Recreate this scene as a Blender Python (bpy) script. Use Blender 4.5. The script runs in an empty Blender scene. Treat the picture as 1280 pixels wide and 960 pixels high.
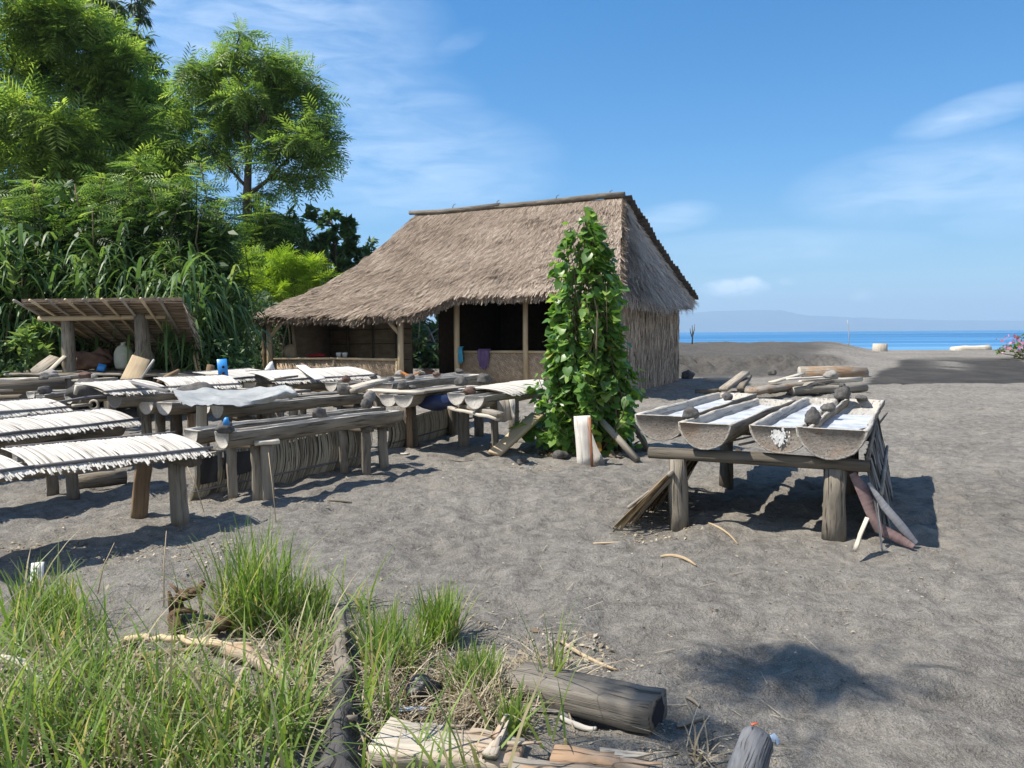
import bpy, math, random
import numpy as np
from mathutils import Vector, Matrix, noise as mnoise
random.seed(7); RNG = np.random.default_rng(11)
SC = bpy.context.scene
COL = SC.collection
PI = math.pi

# ------------------------------------------------------------------ camera
F_PX = 960.0
CAM = Vector((0, 0, 1.5))
PITCH = math.radians(3.80); ROLL = math.radians(0.40)
fwd = Vector((0, math.cos(PITCH), -math.sin(PITCH)))
r0 = Vector((1, 0, 0)); u0 = r0.cross(fwd)
rgt = r0 * math.cos(ROLL) - u0 * math.sin(ROLL)
upv = r0 * math.sin(ROLL) + u0 * math.cos(ROLL)
def ray(px, py):
    return fwd + rgt * ((px - 640) / F_PX) + upv * ((480 - py) / F_PX)
def at(px, py, z=0.0):                     # pixel -> point on the level z
    d = ray(px, py); k = (z - CAM.z) / d.z
    return CAM + d * k
def atd(px, py, y):                        # pixel -> point at ground distance y
    d = ray(px, py); k = y / d.y
    return CAM + d * k
def to_px(p):
    d = Vector(p) - CAM; k = d.dot(fwd)
    return 640 + F_PX * d.dot(rgt) / k, 480 - F_PX * d.dot(upv) / k
cam = bpy.data.cameras.new('camera'); co = bpy.data.objects.new('camera', cam); COL.objects.link(co)
co.matrix_world = Matrix((( rgt.x, upv.x, -fwd.x, CAM.x), (rgt.y, upv.y, -fwd.y, CAM.y), (rgt.z, upv.z, -fwd.z, CAM.z), (0, 0, 0, 1)))
cam.sensor_fit = 'HORIZONTAL'; cam.angle_x = 2 * math.atan(640 / F_PX)
cam.clip_start = 0.05; cam.clip_end = 60000
SC.camera = co

# ------------------------------------------------------------------ materials
def new_mat(name):
    m = bpy.data.materials.new(name); m.use_nodes = True
    nt = m.node_tree; nt.nodes.clear()
    out = nt.nodes.new('ShaderNodeOutputMaterial')
    return m, nt, out
def N(nt, typ, **kw):
    n = nt.nodes.new(typ)
    for k, v in kw.items():
        if k in n.inputs.keys(): n.inputs[k].default_value = v
        else: setattr(n, k, v)
    return n
def ramp(nt, fac, stops):
    r = nt.nodes.new('ShaderNodeValToRGB'); e = r.color_ramp.elements
    while len(e) < len(stops): e.new(0.5)
    for i, (p, c) in enumerate(stops):
        e[i].position = p; e[i].color = (*c, 1) if len(c) == 3 else c
    nt.links.new(fac, r.inputs[0]); return r.outputs[0]
def attr(nt, name): return N(nt, 'ShaderNodeAttribute', attribute_name=name)
def mapping(nt, vec, scale):
    mp = N(nt, 'ShaderNodeMapping'); mp.inputs['Scale'].default_value = scale
    nt.links.new(vec, mp.inputs[0]); return mp.outputs[0]
def noise_n(nt, vec, scale, detail=4, rough=.6, dist=0):
    n = N(nt, 'ShaderNodeTexNoise'); n.inputs['Scale'].default_value = scale
    n.inputs['Detail'].default_value = detail; n.inputs['Roughness'].default_value = rough
    n.inputs['Distortion'].default_value = dist
    if vec is not None: nt.links.new(vec, n.inputs['Vector'])
    return n.outputs[0]
def mathn(nt, op, a, b=None, clamp=False):
    n = N(nt, 'ShaderNodeMath', operation=op); n.use_clamp = clamp
    for i, v in enumerate((a, b)):
        if v is None: continue
        if isinstance(v, (int, float)): n.inputs[i].default_value = v
        else: nt.links.new(v, n.inputs[i])
    return n.outputs[0]
def mixc(nt, fac, a, b, blend='MIX'):
    n = N(nt, 'ShaderNodeMix', data_type='RGBA', blend_type=blend)
    for s, v in ((n.inputs[0], fac), (n.inputs[6], a), (n.inputs[7], b)):
        if isinstance(v, (int, float)): s.default_value = v
        elif isinstance(v, tuple): s.default_value = (*v, 1) if len(v) == 3 else v
        else: nt.links.new(v, s)
    return n.outputs[2]
def bump(nt, h, strength, dist):
    b = N(nt, 'ShaderNodeBump'); b.inputs['Strength'].default_value = strength; b.inputs['Distance'].default_value = dist
    nt.links.new(h, b.inputs['Height']); return b.outputs[0]
def finish(nt, out, col, rough=.8, nrm=None, spec=.25):
    p = N(nt, 'ShaderNodeBsdfPrincipled')
    if isinstance(col, tuple): p.inputs['Base Color'].default_value = (*col, 1)
    else: nt.links.new(col, p.inputs['Base Color'])
    if isinstance(rough, (int, float)): p.inputs['Roughness'].default_value = rough
    else: nt.links.new(rough, p.inputs['Roughness'])
    p.inputs['Specular IOR Level'].default_value = spec
    if nrm is not None: nt.links.new(nrm, p.inputs['Normal'])
    nt.links.new(p.outputs[0], out.inputs[0]); return p

def wood(name, dark, light, crack=.5, grain=(26, 26, 1.6), rough=.85, bs=.6, tint=.25, stain=None):
    m, nt, out = new_mat(name)
    g = attr(nt, 'gc').outputs['Vector']; rnd = attr(nt, 'rnd').outputs['Fac']
    v = mapping(nt, g, grain)
    n1 = noise_n(nt, v, 1.0, 6, .65, .3); n2 = noise_n(nt, mapping(nt, g, (60, 60, 3)), 1.0, 3, .6)
    n3 = noise_n(nt, mapping(nt, g, (3, 3, 1.5)), 1.0, 3, .6)
    f = mathn(nt, 'ADD', mathn(nt, 'MULTIPLY', n1, .6), mathn(nt, 'MULTIPLY', n3, .4))
    c = ramp(nt, f, [(.3, dark), (.5, tuple((a + b) / 2 for a, b in zip(dark, light))), (.68, light)])
    if stain:
        c = mixc(nt, ramp(nt, n3, [(.5, (0, 0, 0)), (.62, (1, 1, 1))]), c, stain)
    ck = ramp(nt, n2, [(.33, (1, 1, 1)), (.42, (0, 0, 0))])
    c = mixc(nt, mathn(nt, 'MULTIPLY', ck, crack), c, tuple(x * .3 for x in dark))
    tv = mathn(nt, 'ADD', mathn(nt, 'MULTIPLY', rnd, tint * 2), 1 - tint)
    c = mixc(nt, 1.0, c, tv, 'MULTIPLY')
    h = mathn(nt, 'SUBTRACT', n1, mathn(nt, 'MULTIPLY', ck, .5))
    finish(nt, out, c, rough, bump(nt, h, bs, .012), .15)
    return m
def plain(name, a, b, scale=6, rough=.8, bs=.3, bd=.01, spec=.25, detail=5):
    m, nt, out = new_mat(name)
    g = attr(nt, 'gc').outputs['Vector']; rnd = attr(nt, 'rnd').outputs['Fac']
    n1 = noise_n(nt, g, scale, detail, .62); n2 = noise_n(nt, g, scale * 5, 4, .6)
    f = mathn(nt, 'ADD', mathn(nt, 'MULTIPLY', n1, .65), mathn(nt, 'MULTIPLY', n2, .35))
    c = ramp(nt, f, [(.34, a), (.66, b)])
    c = mixc(nt, 1.0, c, mathn(nt, 'ADD', mathn(nt, 'MULTIPLY', rnd, .3), .85), 'MULTIPLY')
    finish(nt, out, c, rough, bump(nt, f, bs, bd), spec)
    return m
def leafmat(name, stops, trans=.35, rough=.5, spec=.3, tcol=1.6):
    m, nt, out = new_mat(name)
    rnd = attr(nt, 'rnd').outputs['Fac']
    c = ramp(nt, rnd, stops)
    p = N(nt, 'ShaderNodeBsdfPrincipled'); nt.links.new(c, p.inputs['Base Color'])
    p.inputs['Roughness'].default_value = rough; p.inputs['Specular IOR Level'].default_value = spec
    t = N(nt, 'ShaderNodeBsdfTranslucent')
    tc = mixc(nt, 1.0, c, (tcol, tcol * 1.0, tcol * .5), 'MULTIPLY'); nt.links.new(tc, t.inputs[0])
    mx = N(nt, 'ShaderNodeMixShader'); mx.inputs[0].default_value = trans
    nt.links.new(p.outputs[0], mx.inputs[1]); nt.links.new(t.outputs[0], mx.inputs[2])
    nt.links.new(mx.outputs[0], out.inputs[0]); return m

M = {}
M['grey_wood'] = wood('weathered_grey_wood', (.14, .122, .098), (.43, .385, .32))
M['trough_side'] = wood('trough_outer_side', (.11, .095, .075), (.35, .305, .245), .7, (20, 20, 2.2), bs=1.0)
M['pale_wood'] = wood('sun_bleached_wood', (.32, .285, .235), (.64, .585, .49), .3)
M['dark_wood'] = wood('dark_old_wood', (.065, .055, .045), (.22, .19, .15))
M['brown_wood'] = wood('brown_wood', (.13, .085, .05), (.36, .26, .17))
M['new_plank'] = wood('new_plank', (.42, .31, .19), (.62, .50, .34), .12)
M['white_board'] = wood('whitewashed_board', (.34, .32, .285), (.66, .625, .57), .5)
M['rust_strip'] = wood('rusty_strip', (.25, .10, .05), (.42, .2, .11), .2)
M['log_bark'] = wood('palm_trunk_bark', (.075, .062, .050), (.27, .23, .185), .7, (14, 14, 7), bs=1.0)
M['trough_end'] = wood('palm_trunk_end', (.15, .128, .108), (.36, .32, .28), .45, (60, 60, 60), bs=.6, stain=(.25, .19, .145))
M['trough_end_white'] = wood('palm_trunk_end_pale', (.36, .33, .29), (.66, .62, .56), .25, (45, 45, 45), bs=.35)
M['trough_in'] = wood('trough_inside', (.29, .27, .24), (.58, .55, .50), .4, (26, 26, 2.4), bs=.9, stain=(.50, .44, .37))
M['char'] = wood('charred_branch', (.035, .034, .034), (.15, .14, .135), .7, (16, 16, 12), bs=1.0)
M['drift'] = wood('driftwood', (.22, .19, .155), (.52, .47, .40), .65, (30, 30, 2.2), bs=1.0, stain=(.34, .23, .15))
M['bamboo'] = wood('bamboo_pole', (.46, .35, .22), (.70, .57, .38), .1, (20, 20, 4), .5, .2)
M['rod'] = wood('grey_rod', (.10, .095, .10), (.24, .225, .22), .2)
M['pole_grey'] = wood('grey_log_post', (.085, .073, .058), (.34, .30, .245), .75, (18, 18, 3.5), bs=1.0)
M['stone'] = plain('lava_stone', (.045, .043, .042), (.15, .142, .135), 14, .9, .8, .012, .2)
M['stone_brown'] = plain('brown_stone', (.08, .05, .042), (.17, .11, .09), 14, .9, .8, .012, .2)
M['stone_pale'] = plain('pale_stone', (.16, .15, .14), (.33, .315, .29), 12, .9, .6, .01, .2)
M['black_cloth'] = plain('black_plastic_sheet', (.008, .008, .010), (.022, .023, .028), 5, .45, .3, .01, .4)
M['grey_tarp'] = plain('grey_tarpaulin', (.24, .25, .25), (.40, .41, .40), 4, .6, .5, .03, .3)
M['sack'] = plain('woven_sack', (.52, .54, .43), (.70, .70, .58), 9, .8, .4, .012)
M['brown_cloth'] = plain('brown_cloth', (.13, .075, .05), (.24, .15, .11), 8, .9, .5, .02)
M['purple_cloth'] = plain('purple_cloth', (.12, .075, .17), (.19, .13, .25), 9, .9, .4, .01)
M['teal_cloth'] = plain('turquoise_cloth', (.05, .32, .50), (.10, .45, .62), 9, .8, .3, .01)
M['red_cloth'] = plain('red_cloth', (.28, .015, .02), (.42, .04, .04), 9, .85, .3, .01)
M['blue_plastic'] = plain('blue_plastic', (.02, .22, .62), (.05, .32, .74), 5, .4, .1, .004, .5)
M['dark_hole'] = plain('dark_hole', (.01, .012, .02), (.02, .02, .03), 5, .8, .1, .004)
M['navy_plastic'] = plain('navy_plastic', (.012, .02, .06), (.03, .045, .11), 5, .45, .2, .01, .4)
M['orange_leaf'] = plain('orange_leaf', (.42, .13, .03), (.58, .24, .06), 12, .8, .4, .01)
M['white_paint'] = plain('white_paint', (.66, .65, .63), (.80, .79, .77), 12, .7, .3, .004)
M['pale_blue'] = plain('pale_blue_plastic', (.35, .45, .58), (.5, .6, .72), 8, .5, .2, .005)
M['red_bit'] = plain('orange_paint', (.55, .10, .04), (.65, .18, .08), 12, .7, .2, .004)
M['white_mat'] = leafmat('white_palm_ribs', [(0, (.27, .245, .21)), (.10, (.41, .385, .345)), (.35, (.52, .495, .455)), (1, (.63, .605, .57))], .04, .8, .15, 1.0)
M['grey_mat'] = leafmat('grey_palm_ribs', [(0, (.20, .17, .125)), (.5, (.38, .335, .26)), (1, (.52, .475, .385))], .06, .8, .15, 1.0)
M['dry_frond'] = leafmat('dry_palm_leaf', [(0, (.09, .065, .046)), (.5, (.20, .15, .105)), (1, (.38, .30, .22))], .15, .7, .2, 1.1)
M['grey_frond'] = leafmat('grey_palm_leaf', [(0, (.08, .08, .085)), (.5, (.17, .17, .17)), (1, (.30, .30, .31))], .1, .6, .25, 1.0)
M['thatch'] = leafmat('thatch_straw', [(0, (.10, .074, .056)), (.2, (.215, .165, .127)), (.5, (.335, .268, .213)), (.8, (.42, .343, .276)), (1, (.56, .475, .395))], .08, .85, .1, 1.0)
M['thatch_grey'] = leafmat('weathered_fill_lit_thatch', [(0, (.12, .108, .10)), (.25, (.28, .255, .235)), (.7, (.54, .50, .46)), (1, (.72, .67, .62))], .08, .85, .1, 1.0)  # weathered grey straw, paled to put fill light into the shaded end slope
M['thatch_wall'] = leafmat('grass_wall_straw', [(0, (.10, .078, .058)), (.25, (.24, .19, .145)), (.6, (.50, .41, .32)), (1, (.72, .61, .49))], .06, .85, .1, 1.0)
M['thatch_base'] = plain('thatch_base', (.13, .098, .073), (.26, .20, .15), 10, .9, .8, .03, .1)
M['thatch_dark'] = plain('old_thatch', (.05, .045, .042), (.12, .105, .095), 10, .9, .9, .03, .1)
M['interior'] = plain('dark_bamboo_wall', (.028, .020, .015), (.06, .044, .033), 6, .9, .4, .01, .1)  # very dark brown walls of the main room
M['panel'] = wood('old_bamboo_panel', (.26, .19, .135), (.52, .41, .30), .4, (2, 9, 9), tint=.2)

def weave_mat():
    m, nt, out = new_mat('woven_bamboo')
    g = attr(nt, 'gc').outputs['Vector']
    b = N(nt, 'ShaderNodeTexBrick'); b.offset = .5
    b.inputs['Scale'].default_value = 1; b.inputs['Brick Width'].default_value = .09; b.inputs['Row Height'].default_value = .028
    b.inputs['Mortar Size'].default_value = .005; b.inputs['Mortar Smooth'].default_value = .6
    b.inputs['Color1'].default_value = (.46, .35, .24, 1); b.inputs['Color2'].default_value = (.70, .56, .41, 1); b.inputs['Mortar'].default_value = (.22, .16, .11, 1)
    mp = N(nt, 'ShaderNodeMapping'); mp.inputs['Rotation'].default_value = (0, 0, math.radians(45)); nt.links.new(g, mp.inputs[0]); nt.links.new(mp.outputs[0], b.inputs['Vector'])
    n = noise_n(nt, g, 9, 5, .65)
    c = mixc(nt, .75, b.outputs[0], ramp(nt, n, [(.3, (.55, .5, .45)), (.7, (1.25, 1.2, 1.15))]), 'MULTIPLY')
    h = mathn(nt, 'SUBTRACT', n, b.outputs['Fac'])
    finish(nt, out, c, .8, bump(nt, h, .7, .012), .2); return m
M['weave'] = weave_mat()
def salt_mat():
    m, nt, out = new_mat('salt_crust')
    g = attr(nt, 'gc').outputs['Vector']
    n = noise_n(nt, g, 7, 5, .6)
    c = ramp(nt, n, [(.34, (.33, .325, .31)), (.47, (.48, .49, .51)), (.64, (.64, .655, .68))])
    finish(nt, out, c, .35, bump(nt, noise_n(nt, g, 60, 3), .25, .004), .4); return m
M['salt'] = salt_mat()

# foliage
M['leaf_tree'] = leafmat('feathery_tree_leaf', [(0, (.052, .10, .032)), (.5, (.13, .22, .058)), (.8, (.21, .31, .08)), (1, (.32, .41, .12))], .46, .45, .35, 1.9)
M['leaf_tree2'] = leafmat('broad_tree_leaf', [(0, (.06, .11, .032)), (.5, (.16, .25, .062)), (.8, (.26, .36, .09)), (1, (.38, .46, .14))], .46, .45, .35, 1.9)
M['leaf_euca'] = leafmat('grey_green_leaf', [(0, (.030, .055, .030)), (.6, (.07, .11, .058)), (1, (.12, .165, .085))], .3, .5, .3)
M['leaf_shrub'] = leafmat('shrub_leaf', [(0, (.020, .052, .018)), (.5, (.050, .108, .032)), (.70, (.12, .22, .052)), (1, (.36, .50, .13))], .4, .5, .3)
M['leaf_lime'] = leafmat('lime_leaf', [(0, (.06, .13, .016)), (.4, (.19, .32, .035)), (1, (.38, .50, .06))], .4, .5, .25)
M['leaf_dark'] = leafmat('dark_glossy_leaf', [(0, (.035, .075, .032)), (.6, (.07, .14, .055)), (1, (.12, .21, .08))], .35, .4, .4)
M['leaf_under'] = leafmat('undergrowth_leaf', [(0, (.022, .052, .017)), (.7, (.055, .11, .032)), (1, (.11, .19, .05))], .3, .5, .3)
M['leaf_cane'] = leafmat('cane_grass_leaf', [(0, (.040, .085, .034)), (.5, (.105, .19, .068)), (.85, (.20, .305, .11)), (1, (.34, .39, .19))], .35, .45, .35)
M['slat'] = wood('reed_slats', (.20, .15, .105), (.46, .365, .26), .3)
M['leaf_vine'] = leafmat('heart_shaped_leaf', [(0, (.055, .125, .030)), (.5, (.115, .235, .050)), (.85, (.21, .35, .075)), (.992, (.32, .45, .10)), (.996, (.45, .30, .04)), (1, (.42, .20, .03))], .42, .36, .5)
M['leaf_flower'] = leafmat('pink_petal', [(0, (.55, .16, .32)), (1, (.7, .35, .5))], .3, .6, .2, 1.0)
M['leaf_bush'] = leafmat('light_bush_leaf', [(0, (.06, .12, .02)), (.5, (.12, .20, .035)), (1, (.20, .28, .06))], .35, .5, .3)
M['grass'] = leafmat('grass_blade', [(0, (.38, .32, .20)), (.13, (.46, .40, .27)), (.20, (.20, .25, .08)), (.55, (.12, .21, .045)), (.8, (.18, .28, .06)), (1, (.30, .38, .12))], .4, .45, .3)
M['dead_grass'] = leafmat('dead_grass', [(0, (.20, .15, .10)), (.5, (.36, .30, .21)), (1, (.52, .46, .36))], .15, .7, .2, 1.0)
M['tree_bark'] = wood('tree_bark', (.05, .042, .035), (.16, .135, .11), .6, (12, 12, 4), bs=1)
M['stem'] = wood('shrub_stem', (.07, .06, .035), (.18, .15, .09), .3)

# ------------------------------------------------------------------ mesh helpers
class MB:
    def __init__(s): s.v = []; s.f = []; s.mi = []; s.gc = []; s.rn = []
    def add(s, vs, fs, gc=None, mi=0, rnd=None, smooth=None):
        o = len(s.v); rnd = random.random() if rnd is None else rnd
        s.v += [tuple(p) for p in vs]
        s.gc += [tuple(p) for p in (gc if gc is not None else vs)]
        s.rn += [rnd] * len(vs)
        s.f += [tuple(i + o for i in f) for f in fs]
        s.mi += [mi] * len(fs) if isinstance(mi, int) else list(mi)
        return s
    def bar(s, a, b, w, h, mi=0, up=(0, 0, 1), seg=4, jit=.004, taper=1.0, bev=.15, rnd=None):
        """a plank from a to b, w wide (sideways), h thick, chamfered, a little wavy"""
        a = Vector(a); b = Vector(b); d = (b - a); L = d.length; d.normalize()
        up = Vector(up)
        if abs(d.dot(up)) > .98: up = Vector((0, 1, 0))
        x = d.cross(up).normalized(); z = x.cross(d).normalized()
        c = min(w, h) * bev
        prof = [(-w/2+c, -h/2), (w/2-c, -h/2), (w/2, -h/2+c), (w/2, h/2-c), (w/2-c, h/2), (-w/2+c, h/2), (-w/2, h/2-c), (-w/2, -h/2+c)]
        vs = []; gc = []; off = random.uniform(0, 50); n = len(prof)
        for i in range(seg + 1):
            t = i / seg; k = 1 + (taper - 1) * t
            wob = Vector((random.gauss(0, jit), random.gauss(0, jit), random.gauss(0, jit)))
            for (px, pz) in prof:
                p = a + d * (L * t) + x * (px * k) + z * (pz * k) + wob * .6 + Vector((random.gauss(0, jit), random.gauss(0, jit), random.gauss(0, jit))) * .4
                vs.append(p); gc.append((px * k + off, pz * k + off, L * t + off))
        fs = []
        for i in range(seg):
            for j in range(n):
                k = (j + 1) % n; fs.append((i*n+j, i*n+k, (i+1)*n+k, (i+1)*n+j))
        fs.append(tuple(range(n-1, -1, -1))); fs.append(tuple(seg*n + j for j in range(n)))
        return s.add(vs, fs, gc, mi, rnd)
    def tube(s, pts, rads, n=10, mi=0, cap=True, rough=0.0, rnd=None, capmi=None):
        pts = [Vector(p) for p in pts]
        if isinstance(rads, (int, float)): rads = [rads] * len(pts)
        vs = []; gc = []; fs = []; off = random.uniform(0, 50); L = 0; ref = None
        for i, p in enumerate(pts):
            d = (pts[min(i+1, len(pts)-1)] - pts[max(i-1, 0)]).normalized()
            if ref is None: ref = d.orthogonal().normalized()
            x = (ref - d * ref.dot(d)).normalized(); y = d.cross(x); ref = x
            if i: L += (p - pts[i-1]).length
            for j in range(n):
                a = 2*PI*j/n
                rr = rads[i] * (1 + (random.gauss(0, rough) if rough else 0))
                q = p + (x * math.cos(a) + y * math.sin(a)) * rr
                vs.append(q); gc.append((math.cos(a)*rads[i]+off, math.sin(a)*rads[i]+off, L+off))
        m = len(pts)
        for i in range(m - 1):
            for j in range(n):
                k = (j+1) % n; fs.append((i*n+j, i*n+k, (i+1)*n+k, (i+1)*n+j))
        mis = [mi] * len(fs)
        if cap:
            fs.append(tuple(range(n-1, -1, -1))); fs.append(tuple((m-1)*n+j for j in range(n))); mis += [mi if capmi is None else capmi] * 2
        return s.add(vs, fs, gc, mis, rnd)
    def grid(s, P, mi=0, rnd=None, gc=None, close=False):
        """P: rows of points"""
        nr = len(P); nc = len(P[0]); vs = [p for r in P for p in r]
        g = [p for r in gc for p in r] if gc else None
        fs = []
        for i in range(nr-1):
            for j in range(nc-1 + (1 if close else 0)):
                k = (j+1) % nc
                fs.append((i*nc+j, i*nc+k, (i+1)*nc+k, (i+1)*nc+j))
        return s.add(vs, fs, g, mi, rnd)
    def build(s, name, mats, parent=None, base=None, smooth=False):
        return make_obj(name, np.array(s.v, np.float32), s.f, mats, np.array(s.gc, np.float32), np.array(s.rn, np.float32), s.mi, parent, base, smooth)

ROOT = {}
def make_obj(name, V, F, mats, gc, rn, mi=None, parent=None, base=None, smooth=False):
    me = bpy.data.meshes.new(name)
    V = np.asarray(V, np.float32)
    if parent is not None:
        root = parent
        while root.parent is not None: root = root.parent
        mw = ROOT.get(root.name)
        if mw is None: mw = Matrix.Translation(root.location)
        inv = np.array(mw.inverted(), np.float32); V = V @ inv[:3, :3].T + inv[:3, 3]
    elif base is not None:
        V = V - np.array(base, np.float32)
    nv = len(V); me.vertices.add(nv); me.vertices.foreach_set('co', V.ravel())
    if isinstance(F, np.ndarray):
        k = F.shape[1]; nf = len(F); idx = F.ravel().astype(np.int32); st = np.arange(0, nf*k, k, dtype=np.int32)
    else:
        ln = [len(f) for f in F]; nf = len(F); idx = np.array([i for f in F for i in f], np.int32); st = np.concatenate([[0], np.cumsum(ln)[:-1]]).astype(np.int32) if nf else np.zeros(0, np.int32)
    me.loops.add(len(idx)); me.loops.foreach_set('vertex_index', idx)
    me.polygons.add(nf); me.polygons.foreach_set('loop_start', st)
    for m in (mats if isinstance(mats, (list, tuple)) else [mats]): me.materials.append(m)
    if mi is not None and len(set(mi)) > 1: me.polygons.foreach_set('material_index', np.array(mi, np.int32))
    me.update(calc_edges=True); me.validate()
    if len(me.vertices) == nv:
        a = me.attributes.new('gc', 'FLOAT_VECTOR', 'POINT'); a.data.foreach_set('vector', np.asarray(gc, np.float32).ravel())
        a = me.attributes.new('rnd', 'FLOAT', 'POINT'); a.data.foreach_set('value', np.asarray(rn, np.float32).ravel())
    if smooth: me.polygons.foreach_set('use_smooth', np.ones(nf, bool))
    o = bpy.data.objects.new(name, me); COL.objects.link(o)
    if parent is not None: o.parent = parent
    elif base is not None: o.location = base
    return o
def tag(o, label=None, cat=None, group=None, kind=None):
    if label: o['label'] = label
    if cat: o['category'] = cat
    if group: o['group'] = group
    if kind: o['kind'] = kind
    return o
def thing(name, label, cat, loc, group=None):
    o = bpy.data.objects.new(name, None); COL.objects.link(o); o.location = loc
    o.empty_display_size = .1
    ROOT[o.name] = Matrix.Translation(Vector(loc))
    return tag(o, label, cat, group)

# ------------------------------------------------------------------ scatter
def norm(a): return a / np.maximum(np.linalg.norm(a, axis=-1, keepdims=True), 1e-9)
def basis(fw, up):
    """(N,3) forward and up hints -> (N,3,3) columns x=fw, y=side, z=normal"""
    x = norm(fw); y = norm(np.cross(up, x)); z = np.cross(x, y)
    return np.stack([x, y, z], axis=2)
def scatter(tv, tf, loc, B, sc, rn):
    tv = np.asarray(tv, float); tf = np.asarray(tf)
    n = len(loc); k = len(tv)
    sc = np.asarray(sc, float)
    if sc.ndim == 1: sc = np.repeat(sc[:, None], 3, 1)
    P = np.einsum('nij,nkj->nki', B, tv[None] * sc[:, None, :]) + loc[:, None, :]
    F = (tf[None] + (np.arange(n) * k)[:, None, None]).reshape(-1, tf.shape[1])
    return P.reshape(-1, 3), F, np.repeat(rn, k)
def join(parts):
    V = []; F = []; R = []; o = 0
    for v, f, r in parts:
        V.append(v); F.append(f + o); R.append(r); o += len(v)
    return np.concatenate(V), np.concatenate(F), np.concatenate(R)
def leaf_obj(name, parts, mat, parent=None, base=None):
    V, F, R = join(parts) if isinstance(parts, list) else parts
    return make_obj(name, V, F, mat, V, R, None, parent, base)
def t_frond(pairs=6, ll=.34, lw=.14, droop=.22):
    v = []; f = []
    for i in range(pairs):
        t = (i + 1) / pairs; x = .12 + .88 * t - .05; z = -droop * t * t
        l = ll * (1.0 - .35 * abs(t - .5) * 2 * (1 if t > .5 else .6))
        for s in (-1, 1):
            o = len(v)
            v += [(x - lw*.5, .0, z), (x + lw*.15, s*l*.5, z + .015 - .02), (x + lw*1.0, s*l, z - .06), (x + lw*.6, s*l*.45, z - .02)]
            f.append((o, o+3, o+2, o+1) if s > 0 else (o, o+1, o+2, o+3))
    return np.array(v), np.array(f)
FROND = t_frond(); FROND_S = t_frond(5, .36, .17, .25)
def t_leaf(w=.4, fold=.12, bend=.12):
    v = [(0, 0, 0), (.45, -w*.55, fold), (1, 0, -bend), (.45, w*.55, fold), (.5, 0, 0)]
    return np.array(v), np.array([(0, 1, 4, 0), (1, 2, 4, 1), (0, 4, 3, 0), (4, 2, 3, 4)])
def t_leafq(w=.4, bend=.12):
    v = [(0, 0, 0), (.4, -w*.5, .03), (1, 0, -bend), (.4, w*.5, .03)]
    return np.array(v), np.array([(0, 1, 2, 3)])
LEAFQ = t_leafq(); LEAFLONG = t_leafq(.22, .25)
def t_heart():
    # heart outline: two halves folded on the midrib
    L = [(0.12, 0), (-.02, .22), (.10, .42), (.38, .46), (.70, .28), (1.0, 0)]
    v = [(x, 0, -.10*x*x) for x in (0.12, .38, .70, 1.0)]        # midrib 0..3
    v += [(x, y, .10*abs(y)*2 - .16*x*x) for x, y in L[1:5]]     # 4..7
    v += [(x, -y, .10*abs(y)*2 - .16*x*x) for x, y in L[1:5]]    # 8..11
    f = [(0, 1, 5, 4), (1, 2, 6, 5), (2, 3, 7, 6), (0, 8, 9, 1), (1, 9, 10, 2), (2, 10, 11, 3)]
    return np.array(v), np.array(f)
HEART = t_heart()
def t_blade(seg=3, curve=.35, w=1.0):
    v = []; f = []
    for i in range(seg + 1):
        t = i / seg; k = w * (1 - t) ** .7 * .5 if i < seg else .02
        if i == 0: k = w * .35
        v += [(t * (1 - .15*curve*t), -k, -curve * t * t), (t * (1 - .15*curve*t), k, -curve * t * t)]
    for i in range(seg): f.append((2*i, 2*i+2, 2*i+3, 2*i+1))
    return np.array(v), np.array(f)
def rand_dirs(n):
    return norm(RNG.normal(size=(n, 3)))
def clump(center, rad, n, tmpl, size, up=.35, droop=0.0, flat=.75, shell=.55, rlo=0., rhi=1.):
    """leaves through an uneven ball: rad scalar or (3,)"""
    c = np.array(center); rad = np.ones(3) * rad
    d = rand_dirs(n); rr = RNG.uniform(shell ** 3, 1, n) ** (1/3)
    rr *= 1 + .22 * np.sin(d[:, 0]*7 + c[0]*3) * np.sin(d[:, 1]*6 + c[2]) + .12 * np.sin(d[:, 2]*11 + c[1])
    P = c + d * rr[:, None] * rad
    fw = d * np.array([1, 1, .5]) + RNG.normal(size=(n, 3)) * .45; fw[:, 2] += up - droop
    upv_ = np.tile([0, 0, 1.0], (n, 1)) + RNG.normal(size=(n, 3)) * .45
    s = size * RNG.uniform(.65, 1.3, n)
    rn = np.clip(RNG.beta(2, 2, n) * (rhi - rlo) + rlo, 0, 1)
    return scatter(*tmpl, P, basis(fw, upv_), s, rn)

# value noise on arrays
def vnoise(x, y, seed=0):
    xi = np.floor(x).astype(np.int64); yi = np.floor(y).astype(np.int64); fx = x - xi; fy = y - yi
    def h(a, b):
        n = (a * 374761393 + b * 668265263 + seed * 974634777) & 0xffffffff
        n = ((n ^ (n >> 13)) * 1274126177) & 0xffffffff
        return ((n ^ (n >> 16)) & 0xffff) / 65535.0
    sx = fx*fx*(3-2*fx); sy = fy*fy*(3-2*fy)
    return (h(xi, yi)*(1-sx) + h(xi+1, yi)*sx)*(1-sy) + (h(xi, yi+1)*(1-sx) + h(xi+1, yi+1)*sx)*sy
def fbm(x, y, s, o=4, seed=0):
    v = 0; a = 1; t = 0
    for i in range(o):
        v = v + a * vnoise(x*s, y*s, seed+i); t += a; a *= .5; s *= 2.03
    return v / t
def sst(a, b, x):
    t = np.clip((x - a) / (b - a), 0, 1); return t*t*(3-2*t)
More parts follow.
